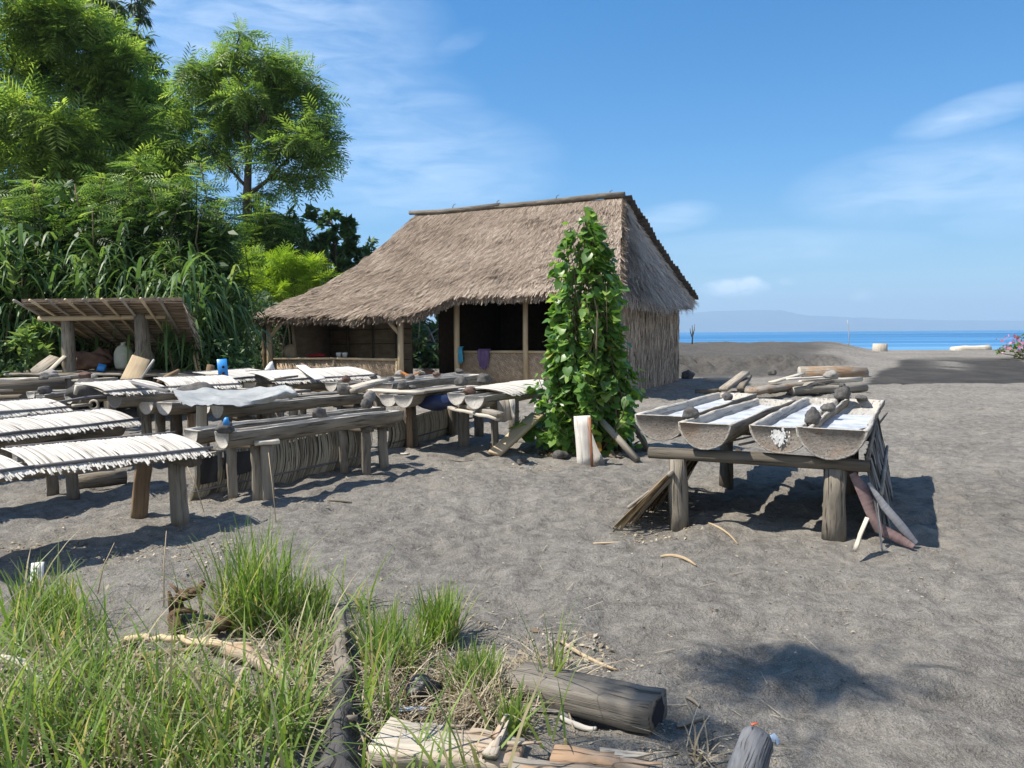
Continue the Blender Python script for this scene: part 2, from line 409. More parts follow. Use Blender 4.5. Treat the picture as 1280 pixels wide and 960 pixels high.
# ------------------------------------------------------------------ light and sky
KX, KY = .66, .08                                  # shadow offset per metre of height
SUN_EL = math.atan(1 / math.hypot(KX, KY))
sunv = Vector((-KX, -KY, 1)).normalized()          # towards the sun
sd = bpy.data.lights.new('sun', 'SUN'); sd.energy = 5.0; sd.angle = math.radians(.55); sd.color = (1, .93, .82)
so = bpy.data.objects.new('sun', sd); COL.objects.link(so); so.rotation_euler = sunv.to_track_quat('Z', 'Y').to_euler(); so.location = (-6, -3, 12)
W = bpy.data.worlds.new('World'); SC.world = W; W.use_nodes = True
nt = W.node_tree; nt.nodes.clear()
wo = nt.nodes.new('ShaderNodeOutputWorld'); bg = nt.nodes.new('ShaderNodeBackground')
sky = nt.nodes.new('ShaderNodeTexSky'); sky.sky_type = 'NISHITA'; sky.sun_disc = False
sky.sun_elevation = SUN_EL; sky.sun_rotation = math.atan2(sunv.x, sunv.y)
sky.altitude = 0; sky.air_density = 1.0; sky.dust_density = .35; sky.ozone_density = 3.0
SKY_STRENGTH = .098
bg.inputs[1].default_value = SKY_STRENGTH
geo = nt.nodes.new('ShaderNodeTexCoord')
sep = N(nt, 'ShaderNodeSeparateXYZ'); nt.links.new(geo.outputs['Generated'], sep.inputs[0])
# thin high cloud: streaks on the sky direction (azimuth, elevation)
az = mathn(nt, 'ARCTAN2', sep.outputs[0], sep.outputs[1]); el = mathn(nt, 'ARCSINE', sep.outputs[2])
cb = N(nt, 'ShaderNodeCombineXYZ'); nt.links.new(az, cb.inputs[0]); nt.links.new(el, cb.inputs[1])
def dirpx(px, py):
    d = ray(px, py).normalized(); return math.atan2(d.x, d.y), math.asin(d.z)
def blob(px, py, rx, ry, tilt=0.0):
    """soft cloud bank round a direction; rx, ry in photo pixels"""
    a0, e0 = dirpx(px, py); k = 1 / F_PX
    dx = mathn(nt, 'SUBTRACT', az, a0); dy = mathn(nt, 'SUBTRACT', el, e0)
    dy2 = mathn(nt, 'SUBTRACT', dy, mathn(nt, 'MULTIPLY', dx, tilt))
    q = mathn(nt, 'ADD', mathn(nt, 'POWER', mathn(nt, 'ABSOLUTE', mathn(nt, 'DIVIDE', dx, rx*k)), 2.0), mathn(nt, 'POWER', mathn(nt, 'ABSOLUTE', mathn(nt, 'DIVIDE', dy2, ry*k)), 2.0))
    return mathn(nt, 'MAXIMUM', mathn(nt, 'SUBTRACT', 1.0, q), 0.0)
mp = N(nt, 'ShaderNodeMapping'); mp.inputs['Scale'].default_value = (7, 34, 1); mp.inputs['Rotation'].default_value = (0, 0, -.12); nt.links.new(cb.outputs[0], mp.inputs[0])
w1 = noise_n(nt, mp.outputs[0], 1.2, 7, .62, .6)
mp2 = N(nt, 'ShaderNodeMapping'); mp2.inputs['Scale'].default_value = (22, 40, 1); nt.links.new(cb.outputs[0], mp2.inputs[0])
w2 = noise_n(nt, mp2.outputs[0], 1.0, 6, .6, .3)
streak = ramp(nt, w1, [(.30, (0, 0, 0)), (.78, (1, 1, 1))])
puff = ramp(nt, w2, [(.40, (0, 0, 0)), (.62, (1, 1, 1))])
dens = None
for (px, py, rx, ry, tl, k) in [(1215, 142, 80, 22, .18, .52), (1170, 225, 165, 50, .05, .46), (1290, 245, 120, 45, 0, .40), (480, 205, 230, 75, .05, .46), (290, 30, 270, 110, 0, .48), (560, 240, 160, 30, .1, .42),
                                (840, 272, 60, 20, .1, .42), (960, 310, 190, 26, 0, .30), (570, 55, 40, 14, .3, .22), (450, 130, 160, 60, 0, .35), (430, 75, 90, 18, .1, .2)]:
    b = mathn(nt, 'MULTIPLY', blob(px, py, rx, ry, tl), k)
    b = mathn(nt, 'MULTIPLY', b, mathn(nt, 'ADD', mathn(nt, 'MULTIPLY', streak, .85), .16))
    dens = b if dens is None else mathn(nt, 'MAXIMUM', dens, b)
for (px, py, rx, ry, k) in [(918, 360, 44, 13, 1.0), (938, 354, 16, 10, 1.0), (985, 352, 12, 6, .3), (1078, 370, 16, 8, .3)]:
    b = mathn(nt, 'MULTIPLY', mathn(nt, 'MULTIPLY', blob(px, py, rx, ry), k), mathn(nt, 'ADD', puff, .25))
    dens = mathn(nt, 'MAXIMUM', dens, b)
# haze towards the horizon keeps the low sky pale blue
hs = N(nt, 'ShaderNodeHueSaturation'); hs.inputs['Saturation'].default_value = 1.22; hs.inputs['Value'].default_value = 1.0
nt.links.new(sky.outputs[0], hs.inputs['Color'])
tint = ramp(nt, el, [(0.0, (.62, .77, .86)), (.10, (.58, .80, .92)), (.20, (.44, .85, 1.03)), (.42, (.20, .86, 1.08))])
skyc = mixc(nt, 1.0, hs.outputs[0], tint, 'MULTIPLY')
cloudc = (7.6, 8.6, 9.6)
skyc = mixc(nt, mathn(nt, 'MINIMUM', dens, .9), skyc, cloudc)
# bright broken cloud added out of view, behind and right, as fill light
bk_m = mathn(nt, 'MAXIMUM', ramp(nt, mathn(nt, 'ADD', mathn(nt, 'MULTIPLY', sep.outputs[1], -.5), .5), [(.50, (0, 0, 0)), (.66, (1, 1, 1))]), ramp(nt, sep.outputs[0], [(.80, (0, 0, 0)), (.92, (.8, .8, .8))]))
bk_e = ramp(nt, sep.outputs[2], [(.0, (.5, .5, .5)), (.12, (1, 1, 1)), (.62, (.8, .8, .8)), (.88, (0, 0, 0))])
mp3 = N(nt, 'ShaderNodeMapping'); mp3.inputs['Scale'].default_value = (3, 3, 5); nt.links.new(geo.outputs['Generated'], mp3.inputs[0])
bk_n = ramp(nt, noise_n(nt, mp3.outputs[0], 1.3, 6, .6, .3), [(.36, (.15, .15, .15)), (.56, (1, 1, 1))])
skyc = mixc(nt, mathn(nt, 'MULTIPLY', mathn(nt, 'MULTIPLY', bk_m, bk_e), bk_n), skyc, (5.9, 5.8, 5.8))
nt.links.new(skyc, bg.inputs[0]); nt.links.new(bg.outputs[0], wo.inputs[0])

# ------------------------------------------------------------------ ground
def crest(px):
    return .93 - .50 * sst(1010, 1115, px) - .75 * sst(640, 400, px) * 0
def ground_base(x, y):
    x = np.asarray(x, float); y = np.asarray(y, float)
    yy = np.maximum(y, 1)
    px = x / yy * F_PX + 640
    mound = sst(1105, 1030, px) * sst(700, 800, px)
    # left mound: a steep lumpy front, then a plateau climbing to its crest
    hm = .50 * sst(25.5, 29.5, y) + .43 * sst(29, 36, y)
    # plot and path on the right: a gentle even rise
    hr = .47 * sst(20.5, 35.5, y)
    right = sst(640, 760, px)
    h = hm * mound + hr * (1 - mound) * right + .18 * sst(22, 36, y) * (1 - right)
    # seaward drop
    s = y + .02 * x
    h = h - (h + 3.6) * sst(40, 66, s)
    return h
def relief(x, y):
    near = 1 - sst(18, 34, np.hypot(x, y))
    calm = 1 - .65 * sst(20.5, 23, y) * (1 - sst(36, 40, y))
    r = (fbm(x, y, 6.5, 3, 3) - .5) * .078 + (fbm(x, y, 1.1, 3, 9) - .5) * .05
    d = fbm(x, y, 3.4, 2, 21); r = r - .034 * np.clip((d - .55) * 6, 0, 1) + .012 * np.clip((.40 - d) * 6, 0, 1)
    far = (fbm(x, y, .9, 4, 31) - .5) * .16 * sst(24, 30, y) * (1 - sst(40, 50, y))
    px = x / np.maximum(y, 1) * F_PX + 640
    lump = (fbm(x, y, 2.6, 4, 41) - .40) * .8 * np.exp(-((y - 27.7) / 1.6) ** 2) * sst(780, 850, px) * sst(1090, 1010, px)
    return r * (.35 + .65 * near) * calm + far * sst(1150, 1050, px) + lump
def gz(x, y): return float(ground_base(x, y) + relief(np.float64(x), np.float64(y)))
def axis(parts):
    o = []
    for a, b, st in parts: o += list(np.arange(a, b - 1e-6, st))
    o.append(parts[-1][1]); return np.array(o)
xs = axis([(-400, -60, 40), (-60, -14, 2), (-14, -5.5, .12), (-5.5, 5.5, .045), (5.5, 12, .09), (12, 18, .2), (18, 24, .4), (24, 60, 3), (60, 400, 40)])
ys = axis([(-30, 0, 3), (0, 2.2, .2), (2.2, 9, .045), (9, 15, .08), (15, 21, .15), (21, 21.8, .05), (21.8, 42, .2), (42, 70, 1.5), (70, 90, 10)])
X, Y = np.meshgrid(xs, ys); Z = ground_base(X, Y) + relief(X, Y)
nx, ny = len(xs), len(ys)
V = np.stack([X, Y, Z], 2).reshape(-1, 3)
ii = np.arange(nx * ny).reshape(ny, nx)
Fq = np.stack([ii[:-1, :-1], ii[:-1, 1:], ii[1:, 1:], ii[1:, :-1]], 2).reshape(-1, 4)
def sand_mat(name, a, b, warm, lift=1.0):
    m, nt, out = new_mat(name)
    g = attr(nt, 'gc').outputs['Vector']
    n1 = noise_n(nt, g, .55, 5, .6); n2 = noise_n(nt, g, 9, 6, .7); n3 = noise_n(nt, g, 160, 3, .7); n4 = noise_n(nt, g, 28, 5, .7)
    f = mathn(nt, 'ADD', mathn(nt, 'MULTIPLY', n1, .16), mathn(nt, 'ADD', mathn(nt, 'MULTIPLY', n2, .36), mathn(nt, 'MULTIPLY', n3, .48)))
    c = ramp(nt, f, [(.40, a), (.585, b)])
    c = mixc(nt, ramp(nt, noise_n(nt, g, .9, 4, .6), [(.52, (0, 0, 0)), (.70, (.55, .55, .55))]), c, warm)
    sp = N(nt, 'ShaderNodeTexVoronoi'); sp.inputs['Scale'].default_value = 42; nt.links.new(g, sp.inputs['Vector'])
    spk = ramp(nt, sp.outputs['Distance'], [(.035, (1, 1, 1)), (.07, (0, 0, 0))])
    msk = ramp(nt, noise_n(nt, g, 3.0, 2), [(.52, (0, 0, 0)), (.62, (.7, .7, .7))])
    c = mixc(nt, mathn(nt, 'MULTIPLY', spk, msk), c, (.34, .31, .27))
    h = mathn(nt, 'ADD', mathn(nt, 'MULTIPLY', n4, .7), mathn(nt, 'ADD', mathn(nt, 'MULTIPLY', n2, .9), mathn(nt, 'MULTIPLY', n3, .22)))
    if name.startswith('dry'):
        c = mixc(nt, mathn(nt, 'MULTIPLY', attr(nt, 'rnd').outputs['Fac'], 1.0), c, (.034, .033, .033))
    finish(nt, out, c, .95, bump(nt, h, 1.0, .05 * lift), .12); return m
M['sand'] = sand_mat('dry_volcanic_sand', (.112, .103, .091), (.360, .334, .296), (.31, .282, .242))
M['wet_sand'] = sand_mat('damp_volcanic_sand', (.034, .032, .031), (.072, .068, .064), (.05, .047, .043), .8)
PXg = X / np.maximum(Y, 1) * F_PX + 640
damp = sst(24.6, 25.8, Y + 1.2 * (fbm(X, Y, .9, 3, 61) - .5)) * sst(1075, 1010, PXg + 60 * (fbm(X, Y, .7, 3, 62) - .5)) * sst(770, 830, PXg)
damp = np.maximum(damp * .66, .8 * sst(44, 48, Y))
# the raked damp plot: straight near edge, ragged sides, a dry streak across it
lx = 1085 + (480 - 445) * 0 + sst(21.4, 32.5, Y) * 48 + 26 * (fbm(X, Y, .8, 4, 71) - .5); rx = 1330 - sst(21.4, 32.5, Y) * 60 + 30 * (fbm(X, Y, .8, 4, 72) - .5)
plot = sst(21.30, 21.42, Y - .012 * (X - 10)) * sst(33.0, 29.5, Y + 2.5 * (fbm(X, Y, .6, 4, 73) - .5)) * sst(lx - 5, lx + 9, PXg) * sst(rx + 9, rx - 5, PXg)
dry = np.exp(-((PXg - 1190) / 22.0) ** 2) * sst(24.5, 27, Y) * sst(.36, .56, fbm(X, Y * .6, 1.1, 4, 74))
damp = np.maximum(damp, plot * (1 - .8 * dry) * (.86 + .25 * (fbm(X, Y, 2.2, 3, 75) - .5)))
go = make_obj('ground', V, Fq, M['sand'], V, damp.ravel(), None, smooth=True); tag(go, kind='structure')
# damp raked plot on the right: its own sheet, a few millimetres over the sand
def plot_sheet(name, corners, inner=None, lift=.012):
    c = [Vector(p) for p in corners]; P = []; nr, nc = 46, 60
    for i in range(nr):
        v = i / (nr-1); row = []
        for j in range(nc):
            u = j / (nc-1)
            p = (c[0]*(1-u)+c[1]*u)*(1-v) + (c[3]*(1-u)+c[2]*u)*v
            row.append((p.x, p.y))
        P.append(row)
    P = np.array(P); x = P[..., 0].copy(); y = P[..., 1].copy()
    x += (fbm(x*1.0, y*1.0, .8, 3, 55) - .5) * .9 * 1; 
    z = ground_base(x, y) + relief(x, y) + lift
    ed = np.zeros((nr, nc)); 
    V = np.stack([x, y, z], 2).reshape(-1, 3); ii = np.arange(nr*nc).reshape(nr, nc)
    F = np.stack([ii[:-1, :-1], ii[:-1, 1:], ii[1:, 1:], ii[1:, :-1]], 2).reshape(-1, 4)
    if inner is not None:
        cx = V[F].mean(1); keep = ~inner(cx[:, 0], cx[:, 1]); F = F[keep]
    return tag(make_obj(name, V, F, M['wet_sand'], V, np.zeros(len(V)), None, smooth=True), kind='structure')
def hole(x, y):
    px = x / y * F_PX + 640
    return (px > 1172 + (fbm(x, y, 1.1, 3, 5)-.5)*50) & (px < 1206 + (fbm(x, y, 1.3, 3, 6)-.5)*60) & (y > 25) & (y < 33)
# ------------------------------------------------------------------ sea, far shore, air
m, nt, out = new_mat('sea_water')
g = N(nt, 'ShaderNodeTexCoord').outputs['Object']
b1 = noise_n(nt, mapping(nt, g, (.004, .045, 1)), 1, 4, .6); b2 = noise_n(nt, mapping(nt, g, (.0005, .0035, 1)), 1, 4, .6); b3 = noise_n(nt, mapping(nt, g, (.15, .5, 1)), 1, 3, .6)
f = mathn(nt, 'ADD', mathn(nt, 'MULTIPLY', b1, .45), mathn(nt, 'MULTIPLY', b2, .55))
c = ramp(nt, f, [(.38, (.018, .10, .22)), (.50, (.038, .16, .34)), (.60, (.13, .30, .48))])
finish(nt, out, c, .42, bump(nt, b3, .5, .4), .18); M['sea'] = m
mb = MB(); mb.add([(-16000, 44, -1.7), (16000, 44, -1.7), (16000, 14500, -1.7), (-16000, 14500, -1.7)], [(0, 1, 2, 3)])
tag(mb.build('sea', M['sea']), kind='structure')
m, nt, out = new_mat('far_hill_forest')
g = N(nt, 'ShaderNodeTexCoord').outputs['Object']
finish(nt, out, ramp(nt, noise_n(nt, g, .002, 5, .6), [(.35, (.03, .05, .03)), (.65, (.08, .09, .05))]), .95); M['hill'] = m
prof = [(560, 408), (640, 400), (720, 396), (800, 393), (860, 391), (905, 388.5), (940, 387.5), (975, 387.5), (990, 391), (1010, 394.5), (1060, 396.5), (1110, 398), (1160, 400), (1220, 400.5), (1300, 401), (1420, 402), (1540, 407)]
pr = []
for k in range(len(prof)-1):
    for t in np.linspace(0, 1, 6, endpoint=False):
        pr.append((prof[k][0]*(1-t)+prof[k+1][0]*t, prof[k][1]*(1-t)+prof[k+1][1]*t + random.gauss(0, .25)))
D = 12500; rows = []
for (dy, kz) in ((-1900, 0), (-1100, .38), (-500, .74), (0, 1), (700, .8), (1500, 0)):
    r = []
    for (px, py) in pr:
        p = atd(px, py, D); h = p.z
        r.append((p.x, D + dy + random.uniform(-60, 60), -3 + (h + 3) * kz * (1 + (random.gauss(0, .05) if 0 < kz < 1 else 0))))
    rows.append(r)
hb = MB(); hb.grid(rows); tag(hb.build('far_hills', M['hill'], smooth=True), kind='structure')
m, nt, out = new_mat('sea_haze')
vp = N(nt, 'ShaderNodeVolumePrincipled'); vp.inputs['Color'].default_value = (.53, .66, .77, 1); vp.inputs['Density'].default_value = 1.5e-4; vp.inputs['Anisotropy'].default_value = .1
nt.links.new(vp.outputs[0], out.inputs['Volume']); M['haze'] = m
a, b, c, d, e, f_ = -17000, 17000, -1500, 15500, -6, 520
hz = MB(); hz.add([(a, c, e), (b, c, e), (b, d, e), (a, d, e), (a, c, f_), (b, c, f_), (b, d, f_), (a, d, f_)], [(3, 2, 1, 0), (4, 5, 6, 7), (0, 1, 5, 4), (1, 2, 6, 5), (2, 3, 7, 6), (3, 0, 4, 7)])
HAZE = tag(hz.build('haze', M['haze']), kind='stuff')
EXPOSURE = 0.68
# ------------------------------------------------------------------ the thatched hut
HR = Vector((3.0, 20.9, 0)); HU = Vector((-.906, .423, 0)); HV = Vector((.423, .906, 0))   # along the ridge to the left; to the back
def H(a, w, z): return HR + HU * a - HV * w + Vector((0, 0, z))
RZ = 5.10; A_L = 6.52
hut = thing('thatched_hut', 'large open-fronted hut with steep brown thatched roof and low woven front walls', 'hut', H(3.5, 0, 0))
def eave_front(a):
    """width out and height of the front eave at position a"""
    k = sst(2.75, 4.05, a)
    return 3.85 + .60 * k, 2.46 - .45 * k
def roof_pt(side, al, s):
    """side f(ront) b(ack); al 0 right .. 1 left; s 0 ridge .. 1 eave"""
    ar = .02 + (A_L - .02) * al
    if side == 'f':
        ae = -1.10 + (8.98 + 1.10) * al; we, ze = eave_front(ae)
    else:
        ae = -1.10 + (8.98 + 1.10) * al; we, ze = -3.9, 2.40
    we, ze = float(we), float(ze)
    a = ar + (ae - ar) * s; w = we * s; z = RZ + (ze - RZ) * s
    sag = .10 + .38 * float(sst(.35, .95, al))
    z -= sag * 4 * s * (1 - s) * (1 - .25 * s) ; 
    lump = (fbm(np.float64(a), np.float64(w + 40), 1.1, 3, 77) - .5) * .16 + (fbm(np.float64(a + 9), np.float64(w + 40), 4.0, 3, 78) - .5) * .07
    z += float(lump) * min(1, s * 6)
    return H(a, w, z)
def hip_pt(side, be, s):
    """right / left end slope; be 0 front .. 1 back"""
    if side == 'r':
        w = 3.85 + (-3.9 - 3.85) * be; a0 = .02; a1 = -1.10; z1 = 2.44
        sg = .14
    else:
        w = 4.47 + (-3.9 - 4.47) * be; a0 = A_L; a1 = 8.98; z1 = 1.94 + .46 * be
        sg = .46
    a = a0 + (a1 - a0) * s; z = RZ + (z1 - RZ) * s - sg * 4 * s * (1 - s) * (1 - .25 * s)
    if side == 'r': z -= .10 * math.sin(be * PI) * s
    z += (float(fbm(np.float64(be * 7), np.float64(s * 5), 1.0, 3, 81)) - .5) * .12 * min(1, s * 6)
    return H(a, w * s, z)
def shell(fn, side, n1, n2, th):
    top = [[fn(side, i / n1, j / n2) for i in range(n1 + 1)] for j in range(n2 + 1)]
    bot = [[p - Vector((0, 0, th * (.35 + .65 * j / n2))) for p in r] for j, r in enumerate(top)]
    mb = MB(); mb.grid(top, 0); mb.grid([r[::-1] for r in bot], 0)
    for r1, r2 in ((top[-1], bot[-1]), (top[0][::-1], bot[0][::-1])): mb.grid([r1, r2], 0)
    mb.grid([[r[0] for r in top][::-1], [r[0] for r in bot][::-1]], 0); mb.grid([[r[-1] for r in top], [r[-1] for r in bot]], 0)
    return mb
M['thatch_under'] = plain('grey_thatch_base', (.13, .115, .10), (.27, .24, .21), 10, .9, .8, .03, .1)
roof = shell(roof_pt, 'f', 60, 18, .15).build('roof', M['thatch_base'], hut)
bs_ = shell(roof_pt, 'b', 40, 10, .20).build('back_slope', M['thatch_base'], roof)
h1 = shell(hip_pt, 'r', 24, 14, .20).build('end_slope', M['thatch_under'], roof)
h2 = shell(hip_pt, 'l', 24, 14, .20).build('end_slope', M['thatch_base'], roof)
# straw laid over the slopes
STRAW = t_blade(2, .10, .06)
def straw_on(fn, side, n, ln=(.14, .34), lift=.22, smin=0.0, rlo=0, rhi=1, eave_n=0, hang=.35, eave_len=(.08, .24), out=0.0):
    P = []; D = []; Nn = []
    for i in range(n + eave_n):
        e = i >= n
        al = random.random(); s = (smin + (1 - smin) * random.random() ** .8) if not e else random.uniform(.965 if not out else .80, 1.0)
        p = fn(side, al, s); q = fn(side, al, min(1, s + .02)) if s < .98 else p + (p - fn(side, al, s - .02)); t = fn(side, min(1, al + .01), s) if al < .99 else p + (p - fn(side, al - .01, s))
        d = (q - p).normalized(); nn = d.cross(t - p).normalized()
        if nn.z < 0: nn = -nn
        side_v = (t - p).normalized()
        if e:
            dd = d * .55 + Vector((0, 0, -1)) * hang * random.uniform(.4, 1.6) + side_v * random.gauss(0, .22) + nn * (random.gauss(.0, .10) + out * random.uniform(-.2, .5))
            p = p - Vector((0, 0, random.uniform(0, .13)))
        else:
            dd = d + nn * random.uniform(.02, lift) + side_v * (random.gauss(0, .17) + .10)
            p = p + nn * .005
        P.append(p); D.append(dd.normalized()); Nn.append(nn)
    m = n + eave_n
    L = RNG.uniform(ln[0], ln[1], m)
    if eave_n: L[n:] = RNG.uniform(*eave_len, eave_n)
    sc = np.stack([L, RNG.uniform(.22, .52, m), L], 1)
    patch = np.array([float(fbm(np.float64(p.x * 1.0 + p.z), np.float64(p.z * 1.4 + p.y * .3), 1.1, 3, 91)) for p in P])
    rn = np.clip(RNG.beta(1.5, 1.5, m) * .85 + patch * .5 - .17, 0, 1) * (rhi - rlo) + rlo
    return scatter(*STRAW, np.array([tuple(p) for p in P]), basis(np.array([tuple(p) for p in D]), np.array([tuple(p) for p in Nn])), sc, rn)
leaf_obj('straw', [straw_on(roof_pt, 'f', 52000, eave_n=9000)], M['thatch'], roof)
leaf_obj('straw', [straw_on(hip_pt, 'r', 15000, ln=(.18, .42), lift=.42, eave_n=7000, eave_len=(.15, .42), out=.5)], M['thatch_grey'], h1)
leaf_obj('straw', [straw_on(hip_pt, 'l', 5000, eave_n=1500)], M['thatch'], h2)
leaf_obj('straw', [straw_on(roof_pt, 'b', 5000, eave_n=1200)], M['thatch'], bs_)
# ragged straw along the corner between the front slope and the end slope
n = 1500; P = []; D = []; U = []
for _ in range(n):
    q = random.random(); p = hip_pt('r', 0, q); d = (hip_pt('r', 0, min(1, q + .02)) - hip_pt('r', 0, max(0, q - .02))).normalized()
    P.append(tuple(p + Vector((0, 0, random.uniform(-.08, .05))))); D.append(tuple(d * random.uniform(.5, 1) - HU * random.uniform(.1, .8) - HV * random.uniform(-.2, .3))); U.append(tuple(-HU + Vector((0, 0, 1)) + Vector((random.gauss(0, .3),) * 3)))
leaf_obj('corner_straw', [scatter(*STRAW, np.array(P), basis(np.array(D), np.array(U)), np.stack([RNG.uniform(.12, .32, n), RNG.uniform(.25, .5, n), np.ones(n) * .2], 1), RNG.random(n))], M['thatch'], roof)
# stepped verge of the back slope standing up along the right end
vg = MB(); nst = 30
for i in range(nst):
    s = .02 + .97 * i / nst
    p = roof_pt('b', 0, s); q = roof_pt('b', 0, min(1, s + .055))
    d = (q - p).normalized()
    up_ = Vector((0, 0, 1)) - d * d.z
    vg.bar(p - HU * .24 + up_ * .05, p + HU * .55 + up_ * .06, .17, .035, up=up_.normalized() + d * .28, seg=2, jit=.012)
vg.build('verge', M['thatch_dark'], hut)
# ridge log: three lengths lashed end to end
rp = [H(a, 0, RZ + .06 + .035 * math.sin(a * 1.7) + z) for a, z in ((-.06, .02), (.6, .0), (1.6, -.02), (2.7, .02), (3.8, -.01))]
ml = MB(); ml.tube(rp, [.085, .08, .085, .08, .07], 10, rough=.04); ml.build('ridge_log', M['pole_grey'], hut)
rp = [H(a, 0, RZ + .05 + .03 * math.sin(a * 2.1)) for a in (3.65, 4.6, 5.6, 6.72)]
ml = MB(); ml.tube(rp, [.075, .085, .08, .065], 10, rough=.04); ml.build('ridge_log', M['pole_grey'], hut)
for a in (.35, 1.9, 3.75, 5.2):
    b_ = MB(); b_.tube([H(a, .04, RZ + .10), H(a, -.02, RZ + .20), H(a - .06, -.05, RZ + .24)], [.014, .012, .008], 6); b_.build('ridge_peg', M['dark_wood'], hut)
# grass wall on the right end and round its corners
def grass_wall(name, c0, c1, z0, z1, n, parent, lean=.10):
    c0 = Vector(c0); c1 = Vector(c1); d = (c1 - c0).normalized(); nn = Vector((-d.y, d.x, 0))
    if nn.dot(CAM - c0) < 0: nn = -nn
    mb = MB(); rows = []
    for z in np.linspace(z0, z1, 5):
        rows.append([c0 + (c1 - c0) * t + Vector((0, 0, z)) for t in np.linspace(0, 1, 9)])
    mb.grid(rows); mb.grid([[p - nn * .10 for p in r][::-1] for r in rows])
    w = mb.build(name, M['thatch_under'], parent)
    P = []; D = []; 
    for i in range(n):
        t = random.random(); z = random.uniform(z0 + .1, z1)
        P.append(tuple(c0 + (c1 - c0) * t + nn * random.uniform(0, .03) + Vector((0, 0, z))))
        D.append(tuple(Vector((0, 0, -1)) + nn * random.uniform(.0, .09) + d * random.gauss(0, .07)))
    L = RNG.uniform(.3, .7, n)
    P = np.array(P); L = np.minimum(L, P[:, 2] - z0 + .02)
    leaf_obj('grass_stalks', [scatter(*STRAW, P, basis(np.array(D), np.tile(np.array(tuple(nn)), (n, 1))), np.stack([L, RNG.uniform(.35, .95, n), L], 1), RNG.beta(1.3, 1.3, n))], M['thatch_wall'], w)
    return w
AW = -.80
grass_wall('grass_wall', H(AW, 3.05, 0), H(AW, -3.25, 0), -.02, 2.75, 6500, hut)
grass_wall('grass_wall', H(AW, 3.05, 0), H(.25, 3.05, 0), -.02, 2.65, 1500, hut)
# dark rooms: back wall, dividing wall, left wall of the main room
def slab(name, a, b, z0, z1, th, mat, parent=hut):
    mb = MB(); a = Vector(a); b = Vector(b); d = (b - a).normalized(); n_ = Vector((-d.y, d.x, 0)) * th / 2
    rows = []
    P = [a - n_, b - n_, b + n_, a + n_]
    vs = [p + Vector((0, 0, z0)) for p in P] + [p + Vector((0, 0, z1)) for p in P]
    L = (b - a).length
    gc = [(0, z0, 0), (L, z0, 0), (L, z0, th), (0, z0, th), (0, z1, 0), (L, z1, 0), (L, z1, th), (0, z1, th)]
    mb.add(vs, [(3, 2, 1, 0), (4, 5, 6, 7), (0, 1, 5, 4), (1, 2, 6, 5), (2, 3, 7, 6), (3, 0, 4, 7)], gc)
    return mb.build(name, mat, parent)
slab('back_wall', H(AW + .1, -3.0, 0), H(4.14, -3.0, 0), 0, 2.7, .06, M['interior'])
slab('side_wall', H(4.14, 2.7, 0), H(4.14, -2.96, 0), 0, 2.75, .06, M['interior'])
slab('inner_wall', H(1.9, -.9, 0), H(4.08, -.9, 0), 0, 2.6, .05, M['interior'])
# the low room on the left: panelled back wall, side wall
LB = 1.55
bw = slab('back_wall', H(8.6, LB, 0), H(5.72, LB, 0), 0, 2.35, .05, M['panel'])
for z in (.75, 1.2, 1.62, 2.05):
    b_ = MB(); b_.bar(H(8.55, LB + .045, z), H(5.75, LB + .045, z + .02), .03, .022, up=(0, 0, 1), seg=6, jit=.006); b_.build('batten', M['dark_wood'], bw)
for a in (7.9, 7.0, 6.2):
    b_ = MB(); b_.tube([H(a, LB + .08, 0), H(a, LB + .08, 2.3)], .035, 8); b_.build('stud', M['dark_wood'], bw)
slab('side_wall', H(8.62, LB, 0), H(8.62, 3.2, 0), 0, 2.0, .05, M['panel'])
# woven half walls with bamboo frames
def half_wall(a0, a1, w, z1, ups):
    p = slab('half_wall', H(a0, w, 0), H(a1, w, 0), .02, z1, .04, M['weave'])
    b_ = MB(); b_.tube([H(a0, w + .03, z1), H((a0+a1)/2, w + .03, z1 + .012), H(a1, w + .03, z1)], .032, 8); b_.build('top_rail', M['bamboo'], p)
    for a in ups:
        b_ = MB(); b_.bar(H(a, w + .035, .02), H(a, w + .035, z1 - .02), .06, .03, up=-HV, seg=3); b_.build('upright', M['bamboo'], p)
    return p
half_wall(8.55, 4.42, 4.17, .86, (8.48, 6.43, 4.5))
half_wall(3.42, .2, 3.08, 1.03, (3.36, 1.46, .3))
# posts and braces
def post(a, w, z1, r, mat='bamboo', z0=-.1):
    b_ = MB(); b_.tube([H(a, w, z0), H(a + .01, w, z1 * .5), H(a, w, z1)], [r * 1.05, r, r * .97], 12); return b_.build('post', M[mat], hut)
post(8.52, 4.23, 2.0, .075); post(4.34, 4.24, 2.05, .075); post(8.72, 4.19, 1.95, .06, 'brown_wood')
post(3.36, 3.16, 2.55, .075); post(1.46, 3.16, 2.55, .065); post(1.75, .4, 3.6, .08, 'dark_wood'); post(3.2, -2.2, 2.9, .07, 'dark_wood')
for (a0, z0, a1, z1) in ((8.50, 1.42, 7.95, 1.93), (4.36, 1.48, 4.85, 1.98)):
    b_ = MB(); b_.tube([H(a0, 4.24, z0), H(a1, 4.26, z1)], .05, 10); b_.build('brace', M['bamboo'], hut)
b_ = MB(); b_.tube([H(8.2, 3.5, .6), H(8.35, 3.55, 1.9)], .035, 8); b_.build('brace', M['bamboo'], hut)
b_ = MB(); b_.tube([H(8.9, 4.0, 1.86), H(4.0, 4.05, 1.92)], .06, 10); b_.build('eave_beam', M['brown_wood'], hut)
b_ = MB(); b_.tube([H(4.1, 3.16, 2.42), H(-.6, 3.16, 2.42)], .06, 10); b_.build('eave_beam', M['brown_wood'], hut)
